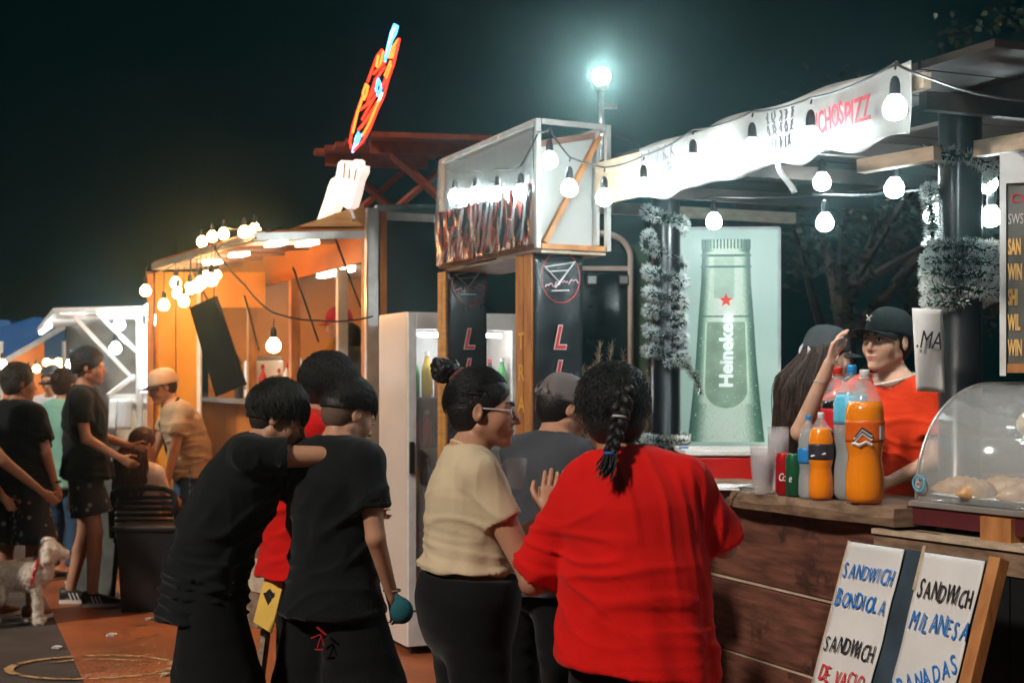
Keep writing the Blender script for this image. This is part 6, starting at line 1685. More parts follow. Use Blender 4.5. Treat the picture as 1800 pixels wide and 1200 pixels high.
t = empty('yellow_poster', yp[0], 0, 'yellow poster with a dark figure at the foot of the easel', 'poster')
nn = (yp[1]-yp[0]).cross(yp[3]-yp[0]).normalized()*.006
MB().hexa([yp[3]-yp[0], yp[2]-yp[0], yp[2]-yp[0]+nn, yp[3]-yp[0]+nn, Vector((0, 0, 0)), yp[1]-yp[0], yp[1]-yp[0]+nn, nn]).build('poster_sheet', mat('yellow_card', (.66, .42, .08), .5, var=.1), t)
pc = (yp[0]+yp[1]+yp[2]+yp[3])/4-yp[0]
mb = MB(); mb.bar(pc+Vector((-.012, -.01, .03)), pc+Vector((.012, -.012, -.03)), .004, .02); mb.bar(pc+Vector((.0, -.012, .04)), pc+Vector((.02, -.012, .01)), .004, .016); mb.build('dark_figure', M['ink_black'], t)

# ------------------------------------------------------------------ chair and bin at the left
cb = P(255, 1055, 10.2); cb.z = 0
ch = empty('black_chair', cb, 0, 'black plastic armchair under the seated woman', 'chair')
def cbx(n, c, sx, sy, sz, b=.01): MB().box(c, sx, sy, sz).build(n, M['black_plastic'], ch, bevel=b)
cbx('seat', (0, .22, .44), .46, .46, .04)
mb = MB(); n = 12
pts = [Vector((-.235, .0, .46)), Vector((-.235, -.03, .66)), Vector((-.215, -.045, .78)), Vector((-.15, -.05, .82)), Vector((.15, -.05, .82)), Vector((.215, -.045, .78)), Vector((.235, -.03, .66)), Vector((.235, .0, .46))]
mb.tube(pts, .024, 8); mb.build('back_frame', M['black_plastic'], ch, True)
for i in range(7):
    z_ = .50+.042*i; MB().box((0, -.035-.012*i/6, z_), .42, .012, .026).build('back_slat', M['black_plastic'], ch)
for sx in (-1, 1):
    mb = MB(); mb.tube([(sx*.23, -.03, .66), (sx*.24, .20, .66), (sx*.24, .42, .62), (sx*.235, .44, .44)], .02, 8); mb.build('armrest', M['black_plastic'], ch, True)
    for yy in (.02, .42):
        mb = MB(); mb.tube([(sx*.20, yy, .43), (sx*.235, yy+(.03 if yy > .1 else -.03), 0)], [.024, .016], 8); mb.build('leg', M['black_plastic'], ch, True)
bb = P(268, 1055, 9.9); bb.z = 0
t = empty('black_table', (bb.x+.02, bb.y, 0), 0, 'square black plastic side table in front of the seated woman', 'table')
MB().box((0, 0, .575), .50, .42, .03).build('table_top', M['black_plastic'], t, bevel=.008)
MB().hexa([(-.19, -.17, 0), (.19, -.17, 0), (.19, .17, 0), (-.19, .17, 0), (-.22, -.19, .56), (.22, -.19, .56), (.22, .19, .56), (-.22, .19, .56)]).build('table_body', M['black_plastic'], t)
# trellis board leaning behind the tall young man
a0_ = P(205, 1040, 10.6); t = empty('dark_a_board', (a0_.x, a0_.y, 0), 0, 'dark folding board standing behind the young man in shorts', 'board')
MB().hexa([(-.28, -.2, 0), (.05, -.25, 0), (.05, -.22, 0), (-.28, -.17, 0), (-.24, .05, .95), (.06, .0, .95), (.06, .03, .95), (-.24, .08, .95)]).build('board_panel', mat('board_green', (.035, .045, .035), .6, var=.5), t)
MB().bar((-.15, .3, 0), (-.1, .06, .93), .03).build('leg', M['black_plastic'], t)
# ================================================================== PEOPLE
def at(px, Y, z=0): return ((px-900.0)/FOC*Y, Y, z)
C_black = cloth('black_cotton', (.0045, .006, .007), rough=.8, fuzz=.12)
C_black2 = cloth('black_trouser_cloth', (.0035, .004, .005), rough=.75, fuzz=.1)
C_red = cloth('red_cotton', (.60, .008, .006), fuzz=.05)
C_orange = cloth('orange_red_cotton', (.66, .045, .010), fuzz=.05)
C_cream = cloth('cream_cotton', (.58, .47, .32))
C_grey = cloth('charcoal_cotton', (.055, .058, .068))
C_tan = cloth('tan_cotton', (.42, .31, .20)); C_white = cloth('white_cotton', (.62, .58, .55)); C_mint = cloth('mint_cotton', (.22, .48, .40))
C_denim = cloth('blue_denim', (.04, .08, .14)); C_grey2 = cloth('mid_grey_cotton', (.20, .21, .23))
M['sneaker'] = mat('black_sneaker', (.014, .014, .016), .5)
def printed_cloth(name):
    m = mat(name, (.012, .012, .016), .8, sheen=.1)
    nt = m.node_tree; N = nt.nodes; L = nt.links; b = N['Principled BSDF']; src = b.inputs['Base Color'].links[0].from_socket
    v = N.new('ShaderNodeTexVoronoi'); v.inputs['Scale'].default_value = 16
    tc = N.new('ShaderNodeTexCoord'); L.new(tc.outputs['Object'], v.inputs['Vector'])
    r = N.new('ShaderNodeMapRange'); r.inputs[1].default_value = .28; r.inputs[2].default_value = .22; L.new(v.outputs['Distance'], r.inputs[0])
    mx = N.new('ShaderNodeMix'); mx.data_type = 'RGBA'; L.new(r.outputs[0], mx.inputs[0]); L.new(src, mx.inputs[6])
    hs_ = N.new('ShaderNodeMix'); hs_.data_type = 'RGBA'; hs_.inputs[6].default_value = (.05, .25, .32, 1); hs_.inputs[7].default_value = (.45, .25, .12, 1)
    sp = N.new('ShaderNodeSeparateColor'); L.new(v.outputs['Color'], sp.inputs[0]); L.new(sp.outputs[0], hs_.inputs[0]); L.new(hs_.outputs[2], mx.inputs[7]); L.new(mx.outputs[2], b.inputs['Base Color'])
    return m
C_print = printed_cloth('dark_floral_cloth')

# ---- woman in red with the braid
pr = Person('person in a loose red tee with a long black braid, leaning towards the counter', at(1116, 4.2), -14, 1.62, 1.15, skin='brown', res=.010, belly=.030, detail=.006,
    pose=dict(neck=(-.035, .02, 1.445), head=(-.085, .065, 1.575), chest=(-.015, 0, 1.28), elL=(-.330, .0, 1.045), wrL=(-.22, .24, 1.03), elR=(.262, .14, 1.165), wrR=(.19, .38, 1.20), shL=(-.165, 0, 1.36), shR=(.175, .02, 1.375)),
    head=(8, -12, 6))
pr.shirt(C_red, collar=C_red, hem=.80, sleeve=.92, ease=.024, seed=11, folds=0.0202, sl_w=.066, sl_flare=1.14, hem_w=1.05, neck_r=.080, res=.008, hem_tilt=(-.10, 0))
pr.pants(C_black2, 1.9, top=-.35)
pr.shoes(M['shoe_black'])
def curl_cut(F, w):
    F.ell(w(0, -.03, .06), (.095, .105, .085), pr.R, .03); F.ell(w(-.03, .01, .08), (.07, .07, .05), pr.R, .02); F.ell(w(.02, -.05, -.02), (.085, .07, .075), pr.R, .03)
ph = pr.hair(HAIR['black'], seed=21, n=650, length=.10, flow=(.05, -1, -.3), vol=.014, cut=curl_cut, lock=.0030, jitter=.8, nape=-.11, lift=.016, curl=.005)
def braid(pn, parent, pts, w0=.026, w1=.016, material=None, tie=None, tail=.05):
    """three strand plait along the points, in the person's own space"""
    pts = [Vector(p) for p in pts]; n = 150; out = [MB(), MB(), MB()]
    def P_(t):
        x = t*(len(pts)-1); i = min(int(x), len(pts)-2); return pts[i].lerp(pts[i+1], x-i)
    side = Vector((1, 0, 0)); back = Vector((0, -1, 0)); cyc = 2.5
    for k in range(3):
        path, rr_ = [], []
        for i in range(n+1):
            t = i/n; a = 2*math.pi*(t*cyc/1.0+k/3); w = w0+(w1-w0)*t
            path.append(P_(t)+side*math.sin(a)*w*.75+back*math.sin(2*a)*w*.5); rr_.append(w*.60)
        out[k].tube(path, rr_, 8); out[k].build('braid_strand', material, parent, True)
    e = pts[-1]; d = (pts[-1]-pts[-2]).normalized(); r = random.Random(5); tl_ = MB()
    for i in range(70):
        v = (d+Vector((r.gauss(0, .16), r.gauss(0, .16), r.gauss(0, .1)))).normalized(); q = e+Vector((r.gauss(0, .006), r.gauss(0, .006), 0))
        tl_.tube([q, q+v*tail*.5+side*r.gauss(0, .004), q+v*tail*r.uniform(.7, 1.1)-side*.004], [.004, .0035, .0006], 4, False)
    tl_.build('braid_tail', material, parent, True)
    if tie is not None:
        b_ = MB(); b_.tube([e+side*math.cos(a)*w1*.95+back*math.sin(a)*w1*.8 for a in [i*.524 for i in range(13)]], .0055, 6); b_.build('hair_tie', tie, parent, True)
hw = pr.hw
braid(pr, pr.body_o, [hw(.03, -.08, .10), hw(.035, -.125, .06), hw(.035, -.145, .0), hw(.03, -.150, -.05), hw(.025, -.165, -.10), hw(.02, -.185, -.145)], .030, .017, HAIR['black'], mat('blue_tie', (.02, .09, .35), .5), .085)
b_ = MB(); b_.tube([hw(.032+.022*math.cos(a), -.148-.010+.018*math.sin(a), -.030) for a in [i*.524 for i in range(13)]], .004, 6); b_.build('hair_tie', mat('grey_tie', (.4, .4, .4), .4), pr.body_o, True)

# ---- woman with the bun and glasses
pc_ = Person('person in a cropped cream tee with a black hair bun and clear glasses, hands raised', at(822, 4.55), -74, 1.63, 1.00, skin='tan', res=.0095, belly=.004, hip=1.30, detail=.0036,
    pose=dict(elR=(.235, .15, 1.05), wrR=(.085, .255, 1.225), elL=(-.235, .14, 1.06), wrL=(-.02, .33, 1.22), neck=(0, .0, 1.445), head=(0, .055, 1.575), shR=(.165, .0, 1.365), shL=(-.165, .0, 1.365)),
    head=(-20, -3, 0), hands=dict(R=dict(d=(-.12, .22, .97), palm=(-.9, .2, 0), curl=.30, fine=.0045, spread=.16, g=1.05), L=dict(d=(.15, -.10, .97), palm=(.8, -.3, 0), curl=.35, fine=.0045)), arm=1.06)
pc_.shirt(C_cream, collar=C_cream, hem=1.045, sleeve=.46, ease=.014, seed=31, folds=0.0100, sl_w=.068, sl_flare=.96, hem_w=.80, neck_r=.075, res=.0075)
pc_.pants(C_black2, 1.95, ease=.012, top=.62, seed=8)
pc_.shoes(M['shoe_black'])
def bun_cut(F, w): pass
hh_ = pc_.hair(HAIR['black'], seed=8, n=900, lift=.002, length=.12, flow=(0, -1, .35), vol=.007, lock=.0026, jitter=.14, line=.035, nape=-.075)
bn = MB(); c_ = Vector((0, -.135, .128)); w3 = waves(5, 4, 60)
for k in range(9):
    a0 = k*.7; rr0 = .034+.006*math.sin(k*2.1); ax = rot_to(k*40, 30*math.sin(k*1.7), 40*math.cos(k*2.3)); pts = []
    for i in range(15):
        a = i/14*5.4+a0; pts.append(pc_.hw(*(c_+ax @ Vector((math.cos(a)*rr0, math.sin(a)*rr0*.9, .010*math.sin(a*2+k))))))
    bn.tube(pts, .0145, 8)
bn.ball(pc_.hw(*c_), .036, 14, 10); bn.ball(pc_.hw(0, -.100, .105), .030, 12, 8); bb_ = bn.build('hair_bun', HAIR['black'], hh_, True)
sk_ = MB(); sk_.tube([pc_.hw(.034*math.cos(a), -.098+.020*math.sin(a), .108+.022*math.sin(a)) for a in [i*.524 for i in range(13)]], .009, 8); sk_.build('scrunchie', mat('brown_scrunchie', (.10, .03, .025), .7), hh_, True)
fl_ = MB(); r_ = random.Random(4)
for i in range(40):
    s_ = r_.uniform(-.8, .8); p0 = Vector((s_*.06, .07-.02*abs(s_), .085)); fl_.tube([pc_.hw(*(p0)), pc_.hw(*(p0+Vector((s_*.02, .012, -.012)))), pc_.hw(*(p0+Vector((s_*.034+r_.gauss(0, .004), .006, -.045-r_.uniform(0, .02)))))], [.0012, .0010, .0004], 3, False)
fl_.build('stray_hair', HAIR['black'], hh_)
# glasses
gl = empty('glasses', (0, 0, 0)); gl.parent = pc_.root
M['frame_clear'] = mat('clear_frame', (.62, .64, .66), .15, coat=.5); M['lens'] = mat('lens_glass', (.9, .95, 1), .03, alpha=.12, spec=.9)
for s_ in (-1, 1):
    cyc = [pc_.hw(s_*.033+.024*math.cos(a)*(1+.1*math.cos(2*a)), .101-.004*abs(math.cos(a)), .001+.019*math.sin(a)) for a in [i*2*math.pi/20 for i in range(21)]]
    mb = MB(); mb.tube(cyc, .0014, 6); mb.build('rim', M['frame_clear'], gl, True)
    mb = MB(); mb.poly(cyc[:-1]); mb.build('lens', M['lens'], gl)
    mb = MB(); mb.bar(pc_.hw(s_*.058, .097, .008), pc_.hw(s_*.082, -.008, .010), .0022, .0045); mb.build('temple', M['frame_clear'], gl)
mb = MB(); mb.tube([pc_.hw(-.010, .102, .004), pc_.hw(0, .107, .008), pc_.hw(.010, .102, .004)], .0014, 5); mb.build('bridge', M['frame_clear'], gl)
# phone / glass held: small clear cup by her hands
cp_ = P(908, 832, 4.72); t = empty('plastic_cup', cp_, 0, 'clear plastic cup held between the hands of the woman in cream', 'cup'); MB().lathe([(.026, -.05), (.036, .05)], n=20).build('cup_wall', M['cup'], t, True)

# ---- man with grey cap
pg = Person('person in a grey cap and charcoal tee bending over the counter between the two women', at(942, 5.25), -42, 1.66, 1.02, skin='tan', res=.011, detail=.006,
    pose=dict(chest=(0, .06, 1.27), neck=(0, .10, 1.41), head=(.0, .17, 1.535), shL=(-.17, .07, 1.36), shR=(.17, .08, 1.355), elR=(.24, .22, 1.12), wrR=(.12, .42, 1.14), elL=(-.24, .2, 1.12), wrL=(-.1, .42, 1.14)), head=(-24, -22, 0))
pg.shirt(C_grey, collar=C_grey, hem=.84, sleeve=.6, seed=41, folds=0.0139); pg.pants(C_black2, 1.9, top=-.2); pg.shoes(M['shoe_black'])
pg.hair(HAIR['black'], zmax=.0, seed=9, n=350, length=.05, flow=(0, -.3, -1), vol=.006, nape=-.075)
capm = cloth('washed_grey_cap', (.16, .14, .14), var=.3)
cc_ = pg.cap(capm, g=1.0, tilt=4, low=.018)
mb = MB(); mb.tube([pg.hw(.045*math.cos(a), -.118-.004, .032+.034*math.sin(a)) for a in [math.pi*i/10 for i in range(11)]], .003, 5); mb.build('rear_opening', capm, cc_)
mb = MB(); mb.bar(pg.hw(-.055, -.118, .030), pg.hw(.055, -.118, .030), .004, .016); mb.build('strap', cloth('cap_strap', (.3, .26, .24)), cc_)

# ---- three boys
b3 = Person('teenager in a black tee seen from behind, looking down, nearest of the three boys', at(586, 5.14), -34, 1.62, .90, skin='tan', res=.010, detail=.005,
    pose=dict(neck=(0, .02, 1.44), head=(.005, .085, 1.555), elR=(.225, -.02, 1.10), wrR=(.215, .09, .87), elL=(-.215, .02, 1.12), wrL=(-.20, .12, .90)), head=(-18, -26, 0))
b3.shirt(C_black, collar=C_black, hem=.80, sleeve=.62, ease=.026, seed=51, folds=0.0186, sl_w=.064, sl_flare=1.25, hem_w=1.08, neck_r=.072, res=.008)
b3.pants(C_black2, 1.35, ease=.035, top=-.2, flare=1.35, name='shorts'); b3.shoes(M['sneaker'])
b3.hair(HAIR['black'], seed=13, n=900, lift=.003, curl=.0015, length=.10, flow=(.0, .9, -.1), vol=.006, lock=.0028, jitter=.35, zmin=.018, nape=.018, line=.01)
b3.hair(mat('short_faded_hair', (.13, .075, .05), .7, bump=.4, bscale=200), kind='fade', seed=14, n=0, vol=-.001, nape=-.062, name='faded_sides')
nk_ = MB(); nk_.tube([b3.J['neck']+Vector((math.cos(a)*.058, .012+math.sin(a)*.058, .026+.008*math.sin(a))) for a in [i*.314 for i in range(21)]], .0032, 6); nk_.build('cord_necklace', mat('pale_cord', (.55, .48, .38), .6), b3.root, True)
w_ = b3.J['wrR']; br_ = MB(); br_.tube([w_+Vector((math.cos(a)*.030, math.sin(a)*.030, .02)) for a in [i*.4488 for i in range(15)]], .004, 6); br_.build('bracelet', mat('bracelet', (.3, .25, .2), .4), b3.root, True)
C_ = b3.root
mb = MB()
for (x, z, a, l) in ((.06, .70, .4, .05), (.085, .72, -.5, .05), (.075, .68, 1.2, .045), (.09, .69, -1.1, .045), (.075, .655, .1, .04)):
    mb.bar(Vector((x-math.cos(a)*l/2, -.158, z-math.sin(a)*l/2)), Vector((x+math.cos(a)*l/2, -.158, z+math.sin(a)*l/2)), .004, .008, up=Vector((0, 1, 0)))
mb.build('red_print', mat('dark_red_print', (.32, .01, .02), .6), b3.root)

b1 = Person('teenager in a baggy black tee leaning forward with a bare arm over his friend', at(368, 5.14), -76, 1.66, .92, skin='tan', res=.010, detail=.005,
    pose=dict(pelvis=(0, -.04, .94), waist=(0, .02, 1.07), chest=(0, .11, 1.25), neck=(0, .175, 1.40), head=(0, .255, 1.505), shL=(-.165, .14, 1.355), shR=(.165, .13, 1.37), elR=(.17, .45, 1.365), wrR=(-.10, .42, 1.20), elL=(-.15, .38, 1.30), wrL=(-.05, .52, 1.2)), head=(-6, -24, 0))
b1.shirt(C_black, collar=C_black, hem=.76, sleeve=.46, ease=.028, seed=61, folds=0.0217, sl_w=.070, sl_flare=1.12, hem_w=.92, neck_r=.072, res=.008, low=None)
b1.pants(C_black2, 1.95, ease=.04, top=-.2, flare=1.3); b1.shoes(M['sneaker'])
b1.hair(HAIR['black'], seed=15, n=1000, lift=.003, curl=.0012, length=.13, flow=(.0, .8, -.5), vol=.009, lock=.0028, jitter=.25, zmin=-.012, nape=-.005, line=.0)
b1.hair(mat('short_nape_hair', (.03, .02, .016), .7, bump=.4, bscale=200), kind='fade', seed=44, n=0, vol=-.001, nape=-.065, name='faded_sides')
for i, (dx, dz) in enumerate(((0, 0), (.012, -.03), (-.01, -.055), (.014, -.08))):
    p0 = b1.J['chest']+Vector((-.02+dx*.3, -.175, .05+dz)); mb = MB(); mb.bar(p0, p0+Vector((.03, .0, .012)), .003, .008); mb.bar(p0+Vector((.0, 0, -.01)), p0+Vector((.022, 0, -.016)), .003, .005); mb.build('back_print', mat('grey_print%d' % i, (.10, .11, .12), .6), b1.root)
mb = MB(); mb.tube([Vector((.20, -.02, .70)), Vector((.21, .07, .69))], .003, 5); mb.build('zip', M['steel'], b1.root)

b2 = Person('teenager with tousled black hair in a red tee between his two friends', at(528, 5.75), -62, 1.72, .92, skin='tan', res=.012, detail=.006,
    pose=dict(neck=(0, .06, 1.43), head=(0, .13, 1.545), chest=(0, .03, 1.28), elL=(-.22, .1, 1.12), wrL=(-.12, .3, 1.05), elR=(.22, .12, 1.12), wrR=(.04, .24, 1.0)), head=(-4, -20, 0))
b2.shirt(C_red, hem=.80, sleeve=.6, ease=.026, seed=71, folds=0.0186, sl_flare=1.2); b2.pants(C_black2, 1.9, top=-.2); b2.shoes(M['sneaker'])
def tous(F, w): F.ell(w(0, -.03, .075), (.09, .10, .07), b2.R, .03)
b2.hair(HAIR['black'], seed=17, n=800, length=.10, flow=(0, .3, -.3), vol=.012, cut=tous, lock=.0030, jitter=.9, nape=-.045, lift=.012, curl=.004)
teal = P(706, 1068, 4.9); t = empty('teal_bag', teal, 0, 'small teal cloth bag hanging beside the boy at the fridge', 'bag')
w1 = waves(77, 4, 20)
F = Field([-.06, -.06, -.08], [.06, .06, .06], .006); F.ell((0, 0, -.01), (.038, .03, .042)); F.seg((0, 0, .02), (-.02, .0, .045), .012, .008); link('bag_body', F.mesh('bag_body', lambda V, n: .006*w1(V)), cloth('teal_cloth', (.02, .10, .12)), t)

# ---- sellers behind the counter
dk = S(.1, 1.3, 0); dt2 = empty('stall_deck', dk, 0, 'low wooden deck the sellers stand on behind the counter', 'deck')
for k in range(7):
    MB().hexa([U2*(-1.2)+N2*(-.6+.22*k)+ZZ*.002, U2*(2.4)+N2*(-.6+.22*k)+ZZ*.002, U2*(2.4)+N2*(-.385+.22*k)+ZZ*.002, U2*(-1.2)+N2*(-.385+.22*k)+ZZ*.002]+[U2*(-1.2)+N2*(-.6+.22*k)+ZZ*.22, U2*(2.4)+N2*(-.6+.22*k)+ZZ*.22, U2*(2.4)+N2*(-.385+.22*k)+ZZ*.22, U2*(-1.2)+N2*(-.385+.22*k)+ZZ*.22]).build('deck_board', M['wood_dark'], dt2)
ps = Person('young seller in an orange red tee and black cap, one hand raised to the brim', at(1578, 5.5, .22), 128, 1.63, .92, skin='light', res=.0095, detail=.0036,
    pose=dict(elR=(.245, .31, 1.235), wrR=(.105, .30, 1.51), elL=(-.215, .05, 1.13), wrL=(-.14, .24, 1.05), neck=(0, .005, 1.445), head=(.02, .045, 1.60), shR=(.165, .03, 1.40), shL=(-.165, -.01, 1.37)),
    head=(2, 2, 0), hands=dict(R=dict(d=(-.22, -.08, .97), palm=(-.85, -.5, 0), side=1, curl=.42, fine=.0045, thumb=.35), L=dict(none=False)), arm=1.04)
ps.shirt(C_orange, hem=.82, sleeve=.66, ease=.022, seed=81, folds=0.0155, sl_w=.064, sl_flare=1.22, neck_r=.080, res=.008, collar=C_white)
ps.pants(C_black2, 1.9, top=-.2); ps.shoes(M['shoe_black'])
ps.hair(HAIR['black'], zmax=.0, seed=19, n=240, length=.05, flow=(0, -1, -.5), vol=.004, nape=-.06)
cm = cloth('black_cap_cloth', (.012, .016, .016), var=.3); c0_ = ps.cap(cm, g=1.02, tilt=9, low=.022, brim_len=.085)
mb = MB(); a_, b__ = ps.hw(-.012, .128, .075), ps.hw(.012, .118, .10)
mb.bar(a_, b__, .003, .006); mb.bar(ps.hw(.006, .128, .078), ps.hw(-.014, .120, .098), .003, .006); mb.build('cap_emblem', mat('grey_thread', (.3, .3, .3), .6), c0_)
nk_ = MB(); nk_.tube([ps.J['neck']+Vector((math.cos(a)*.070, .02+math.sin(a)*.068, -.005-.030*max(0, math.sin(a)))) for a in [i*.314 for i in range(21)]], .0016, 5); nk_.build('neck_chain', M['black_plastic'], ps.root)
w_ = ps.J['wrR'].lerp(ps.J['elR'], .25); br_ = MB(); br_.tube([w_+Vector((math.cos(a)*.034, math.sin(a)*.034, .004*math.sin(a*2))) for a in [i*.4488 for i in range(15)]], .0016, 5); br_.build('thin_bracelet', M['steel'], ps.root, True)

pgirl = Person('seller with long dark hair under a grey cap, back turned, in a red tee', at(1448, 6.2, .22), -58, 1.60, .92, skin='light', res=.011, detail=.006,
    pose=dict(head=(0, .03, 1.59), elR=(.22, .12, 1.14), wrR=(.1, .3, 1.1)), head=(-14, -8, 0))
pgirl.shirt(C_red, hem=.82, sleeve=.6, seed=91, folds=0.0155); pgirl.pants(C_black2, 1.9, top=-.2); pgirl.shoes(M['shoe_black'])
pgirl.cap(cloth('slate_cap_cloth', (.055, .06, .065), var=.3), g=1.01, tilt=2, low=.018)
def long_hair(pn, material, n, L_, seed, spread=.055, base=(-.0, -.075, .02), drift=(0, -.25, -1), back=.02, wave=.012, r0=.0032, zmax=1.0):
    hr = pn.hair(material, zmax=zmax, seed=seed, n=120, length=.07, flow=(0, -1, -.6), vol=.006, nape=-.08)
    r = random.Random(seed); mb = MB()
    for i in range(n):
        a = r.uniform(-1.35, 1.35); q = Vector((math.sin(a)*.078, -.090*math.cos(a)-.012, base[2]+r.uniform(-.05, .04)))
        ln = L_*r.uniform(.75, 1.08); ph = r.uniform(0, 6); th = r.uniform(0, .035); pts = []
        tg = Vector((math.sin(a)*(.10+spread)+r.gauss(0, .012), -.150*max(.25, math.cos(a))-back-th, 0))
        for k in range(9):
            t = k/8; f = min(1, t*2.2); f = f*f*(3-2*f); loc = Vector((q.x+(tg.x-q.x)*f+wave*math.sin(ph+t*8)*.6*t, q.y+(tg.y-q.y)*f+wave*math.cos(ph+t*7)*.4*t, q.z-ln*t))
            h0 = pn.R @ (Vector((q.x, q.y, q.z))*pn.g); g0 = pn.R @ Vector((0, 1, 0)); g0.z = 0; g0.normalize(); g1 = Vector((g0.y, -g0.x, 0))
            pts.append(pn.J['head'] + g1*loc.x + g0*loc.y + ZZ*loc.z)
        mb.tube(pts, [r0*(1-.75*(k/8)**2) for k in range(9)], 4, False)
    mb.build('long_strands', material, hr, True)
    return hr
hg = long_hair(pgirl, HAIR['brown'], 1500, .50, 23, r0=.0024, back=.06, zmax=0)
mb = MB(); mb.tube([pgirl.hw(.04*math.cos(a)-.01, -.112, .0+.03*math.sin(a)) for a in [i*.524 for i in range(13)]], .011, 8); mb.build('scrunchie', mat('white_scrunchie', (.6, .6, .65), .7), hg, True)

# ---- far left group
p1_ = Person('slim young person in black tee and dark floral shorts standing side on', at(150, 10.05), -84, 1.80, .92, skin='tan', res=.014,
    pose=dict(elR=(.20, .04, 1.13), wrR=(.16, .25, 1.0), elL=(-.20, .06, 1.13), wrL=(-.14, .28, 1.06), anR=(.08, .06, .09), anL=(-.10, -.12, .09), knR=(.08, .08, .5), knL=(-.1, -.02, .5)), head=(4, -4, 0))
p1_.shirt(C_black, hem=.86, sleeve=.62, ease=.03, seed=101, folds=0.0186, hem_w=1.08, sl_flare=1.2); p1_.pants(C_print, .72, ease=.03, top=-.2, flare=1.3, name='shorts'); p1_.shoes(M['sneaker'])
p1_.hair(HAIR['brown'], seed=31, n=260, length=.07, flow=(0, .5, .3), vol=.014, lock=.004, nape=-.02)
p2_ = Person('person in black tee and floral shorts with back turned at the left edge', at(30, 9.5), -22, 1.68, 1.12, skin='brown', res=.014,
    pose=dict(elR=(.24, .0, 1.13), wrR=(.24, .10, .90), elL=(-.24, .0, 1.13), wrL=(-.24, .1, .9)), head=(-30, -4, 0))
p2_.shirt(C_black, hem=.84, sleeve=.68, ease=.03, seed=111, folds=0.0202, hem_w=1.06, sl_flare=1.2); p2_.pants(C_print, .95, ease=.03, top=-.2, flare=1.25, name='shorts'); p2_.shoes(mat('tan_sandal', (.25, .10, .06), .6))
p2_.hair(HAIR['grey'], seed=32, n=350, length=.06, flow=(0, -.6, -.4), vol=.014, lock=.004, jitter=.7, nape=-.06)
w_ = p2_.J['wrR']; mb = MB(); mb.tube([w_+Vector((math.cos(a)*.032, math.sin(a)*.032, .03)) for a in [i*.524 for i in range(13)]], .008, 6); mb.build('watch', M['black_plastic'], p2_.root, True)
p3_ = Person('person in glasses and a pale checked shirt facing the camera far off', at(93, 12.6), 168, 1.70, 1.0, skin='tan', res=.016, detail=.008, head=(0, -18, 0))
p3_.shirt(cloth('pale_check', (.55, .55, .60), var=.3), hem=.84, sleeve=.7, seed=121, folds=0.0186); p3_.pants(C_denim, 1.9, top=-.2); p3_.shoes(M['shoe_black'])
p3_.hair(HAIR['grey'], seed=33, n=160, length=.05, flow=(0, .2, .5), vol=.008, lock=.005, nape=-.03, line=.04)
mb = MB(); mb.bar(p3_.hw(-.06, .112, .004), p3_.hw(.06, .112, .004), .006, .018); mb.build('spectacles', M['black_plastic'], p3_.root)
p4_ = Person('person in a mint green top mostly hidden behind the tall young man', at(112, 11.2), -30, 1.66, 1.05, skin='tan', res=.016)
p4_.shirt(C_mint, hem=.78, sleeve=1.8, ease=.03, seed=131, folds=0.0202, sl_w=.064); p4_.pants(C_denim, 1.9, top=-.2); p4_.shoes(M['shoe_black'])
p4_.hair(HAIR['brown'], seed=34, n=160, length=.08, flow=(0, -.6, -.6), vol=.012, lock=.005)
p5_ = Person('person at the left edge reaching down to the dog, only an arm in view', at(-105, 9.0), -60, 1.72, 1.0, skin='brown', res=.014,
    pose=dict(chest=(0, .10, 1.27), neck=(0, .18, 1.42), head=(0, .26, 1.54), shL=(-.17, .1, 1.36), shR=(.17, .12, 1.36), elR=(.20, .34, 1.08), wrR=(.16, .60, .86), elL=(-.2, .25, 1.05), wrL=(-.1, .4, .82)), head=(0, -20, 0))
p5_.shirt(C_grey, hem=.84, sleeve=.6, seed=141, folds=0.0155); p5_.pants(C_print, .9, top=-.2, name='shorts'); p5_.shoes(mat('brown_sandal', (.2, .08, .05), .6)); p5_.hair(HAIR['black'], seed=35, n=150, length=.06, lock=.005)

p6_ = Person('person in beige cap and tan tee leaning forward beside the yellow wall', at(335, 10.9), 118, 1.70, 1.0, skin='tan', res=.014, detail=.008,
    pose=dict(chest=(0, .08, 1.27), neck=(0, .15, 1.42), head=(0, .22, 1.55), shL=(-.17, .10, 1.37), shR=(.17, .10, 1.37), elR=(.22, .20, 1.10), wrR=(.2, .30, .88), elL=(-.22, .18, 1.08), wrL=(-.22, .24, .84)), head=(0, -20, 0))
p6_.shirt(C_tan, hem=.86, sleeve=.64, ease=.026, seed=151, folds=0.0217, sl_flare=1.2); p6_.pants(C_denim, 1.9, top=-.2); p6_.shoes(M['shoe_black'])
p6_.hair(HAIR['brown'], zmax=0, seed=36, n=100, length=.04, vol=.004, lock=.005, nape=-.05); p6_.cap(cloth('beige_cap_cloth', (.50, .36, .25)), g=1.08, tilt=8, low=.018, brim_mat=cloth('dark_brim', (.04, .03, .03)))
mb = MB(); mb.tube([p6_.J['shL']+Vector((.02, .03, .10)), p6_.J['chest']+Vector((.0, .16, .0)), p6_.J['hipR']+Vector((.06, .13, .06))], .010, 6); mb.build('bag_strap', M['black_plastic'], p6_.root)
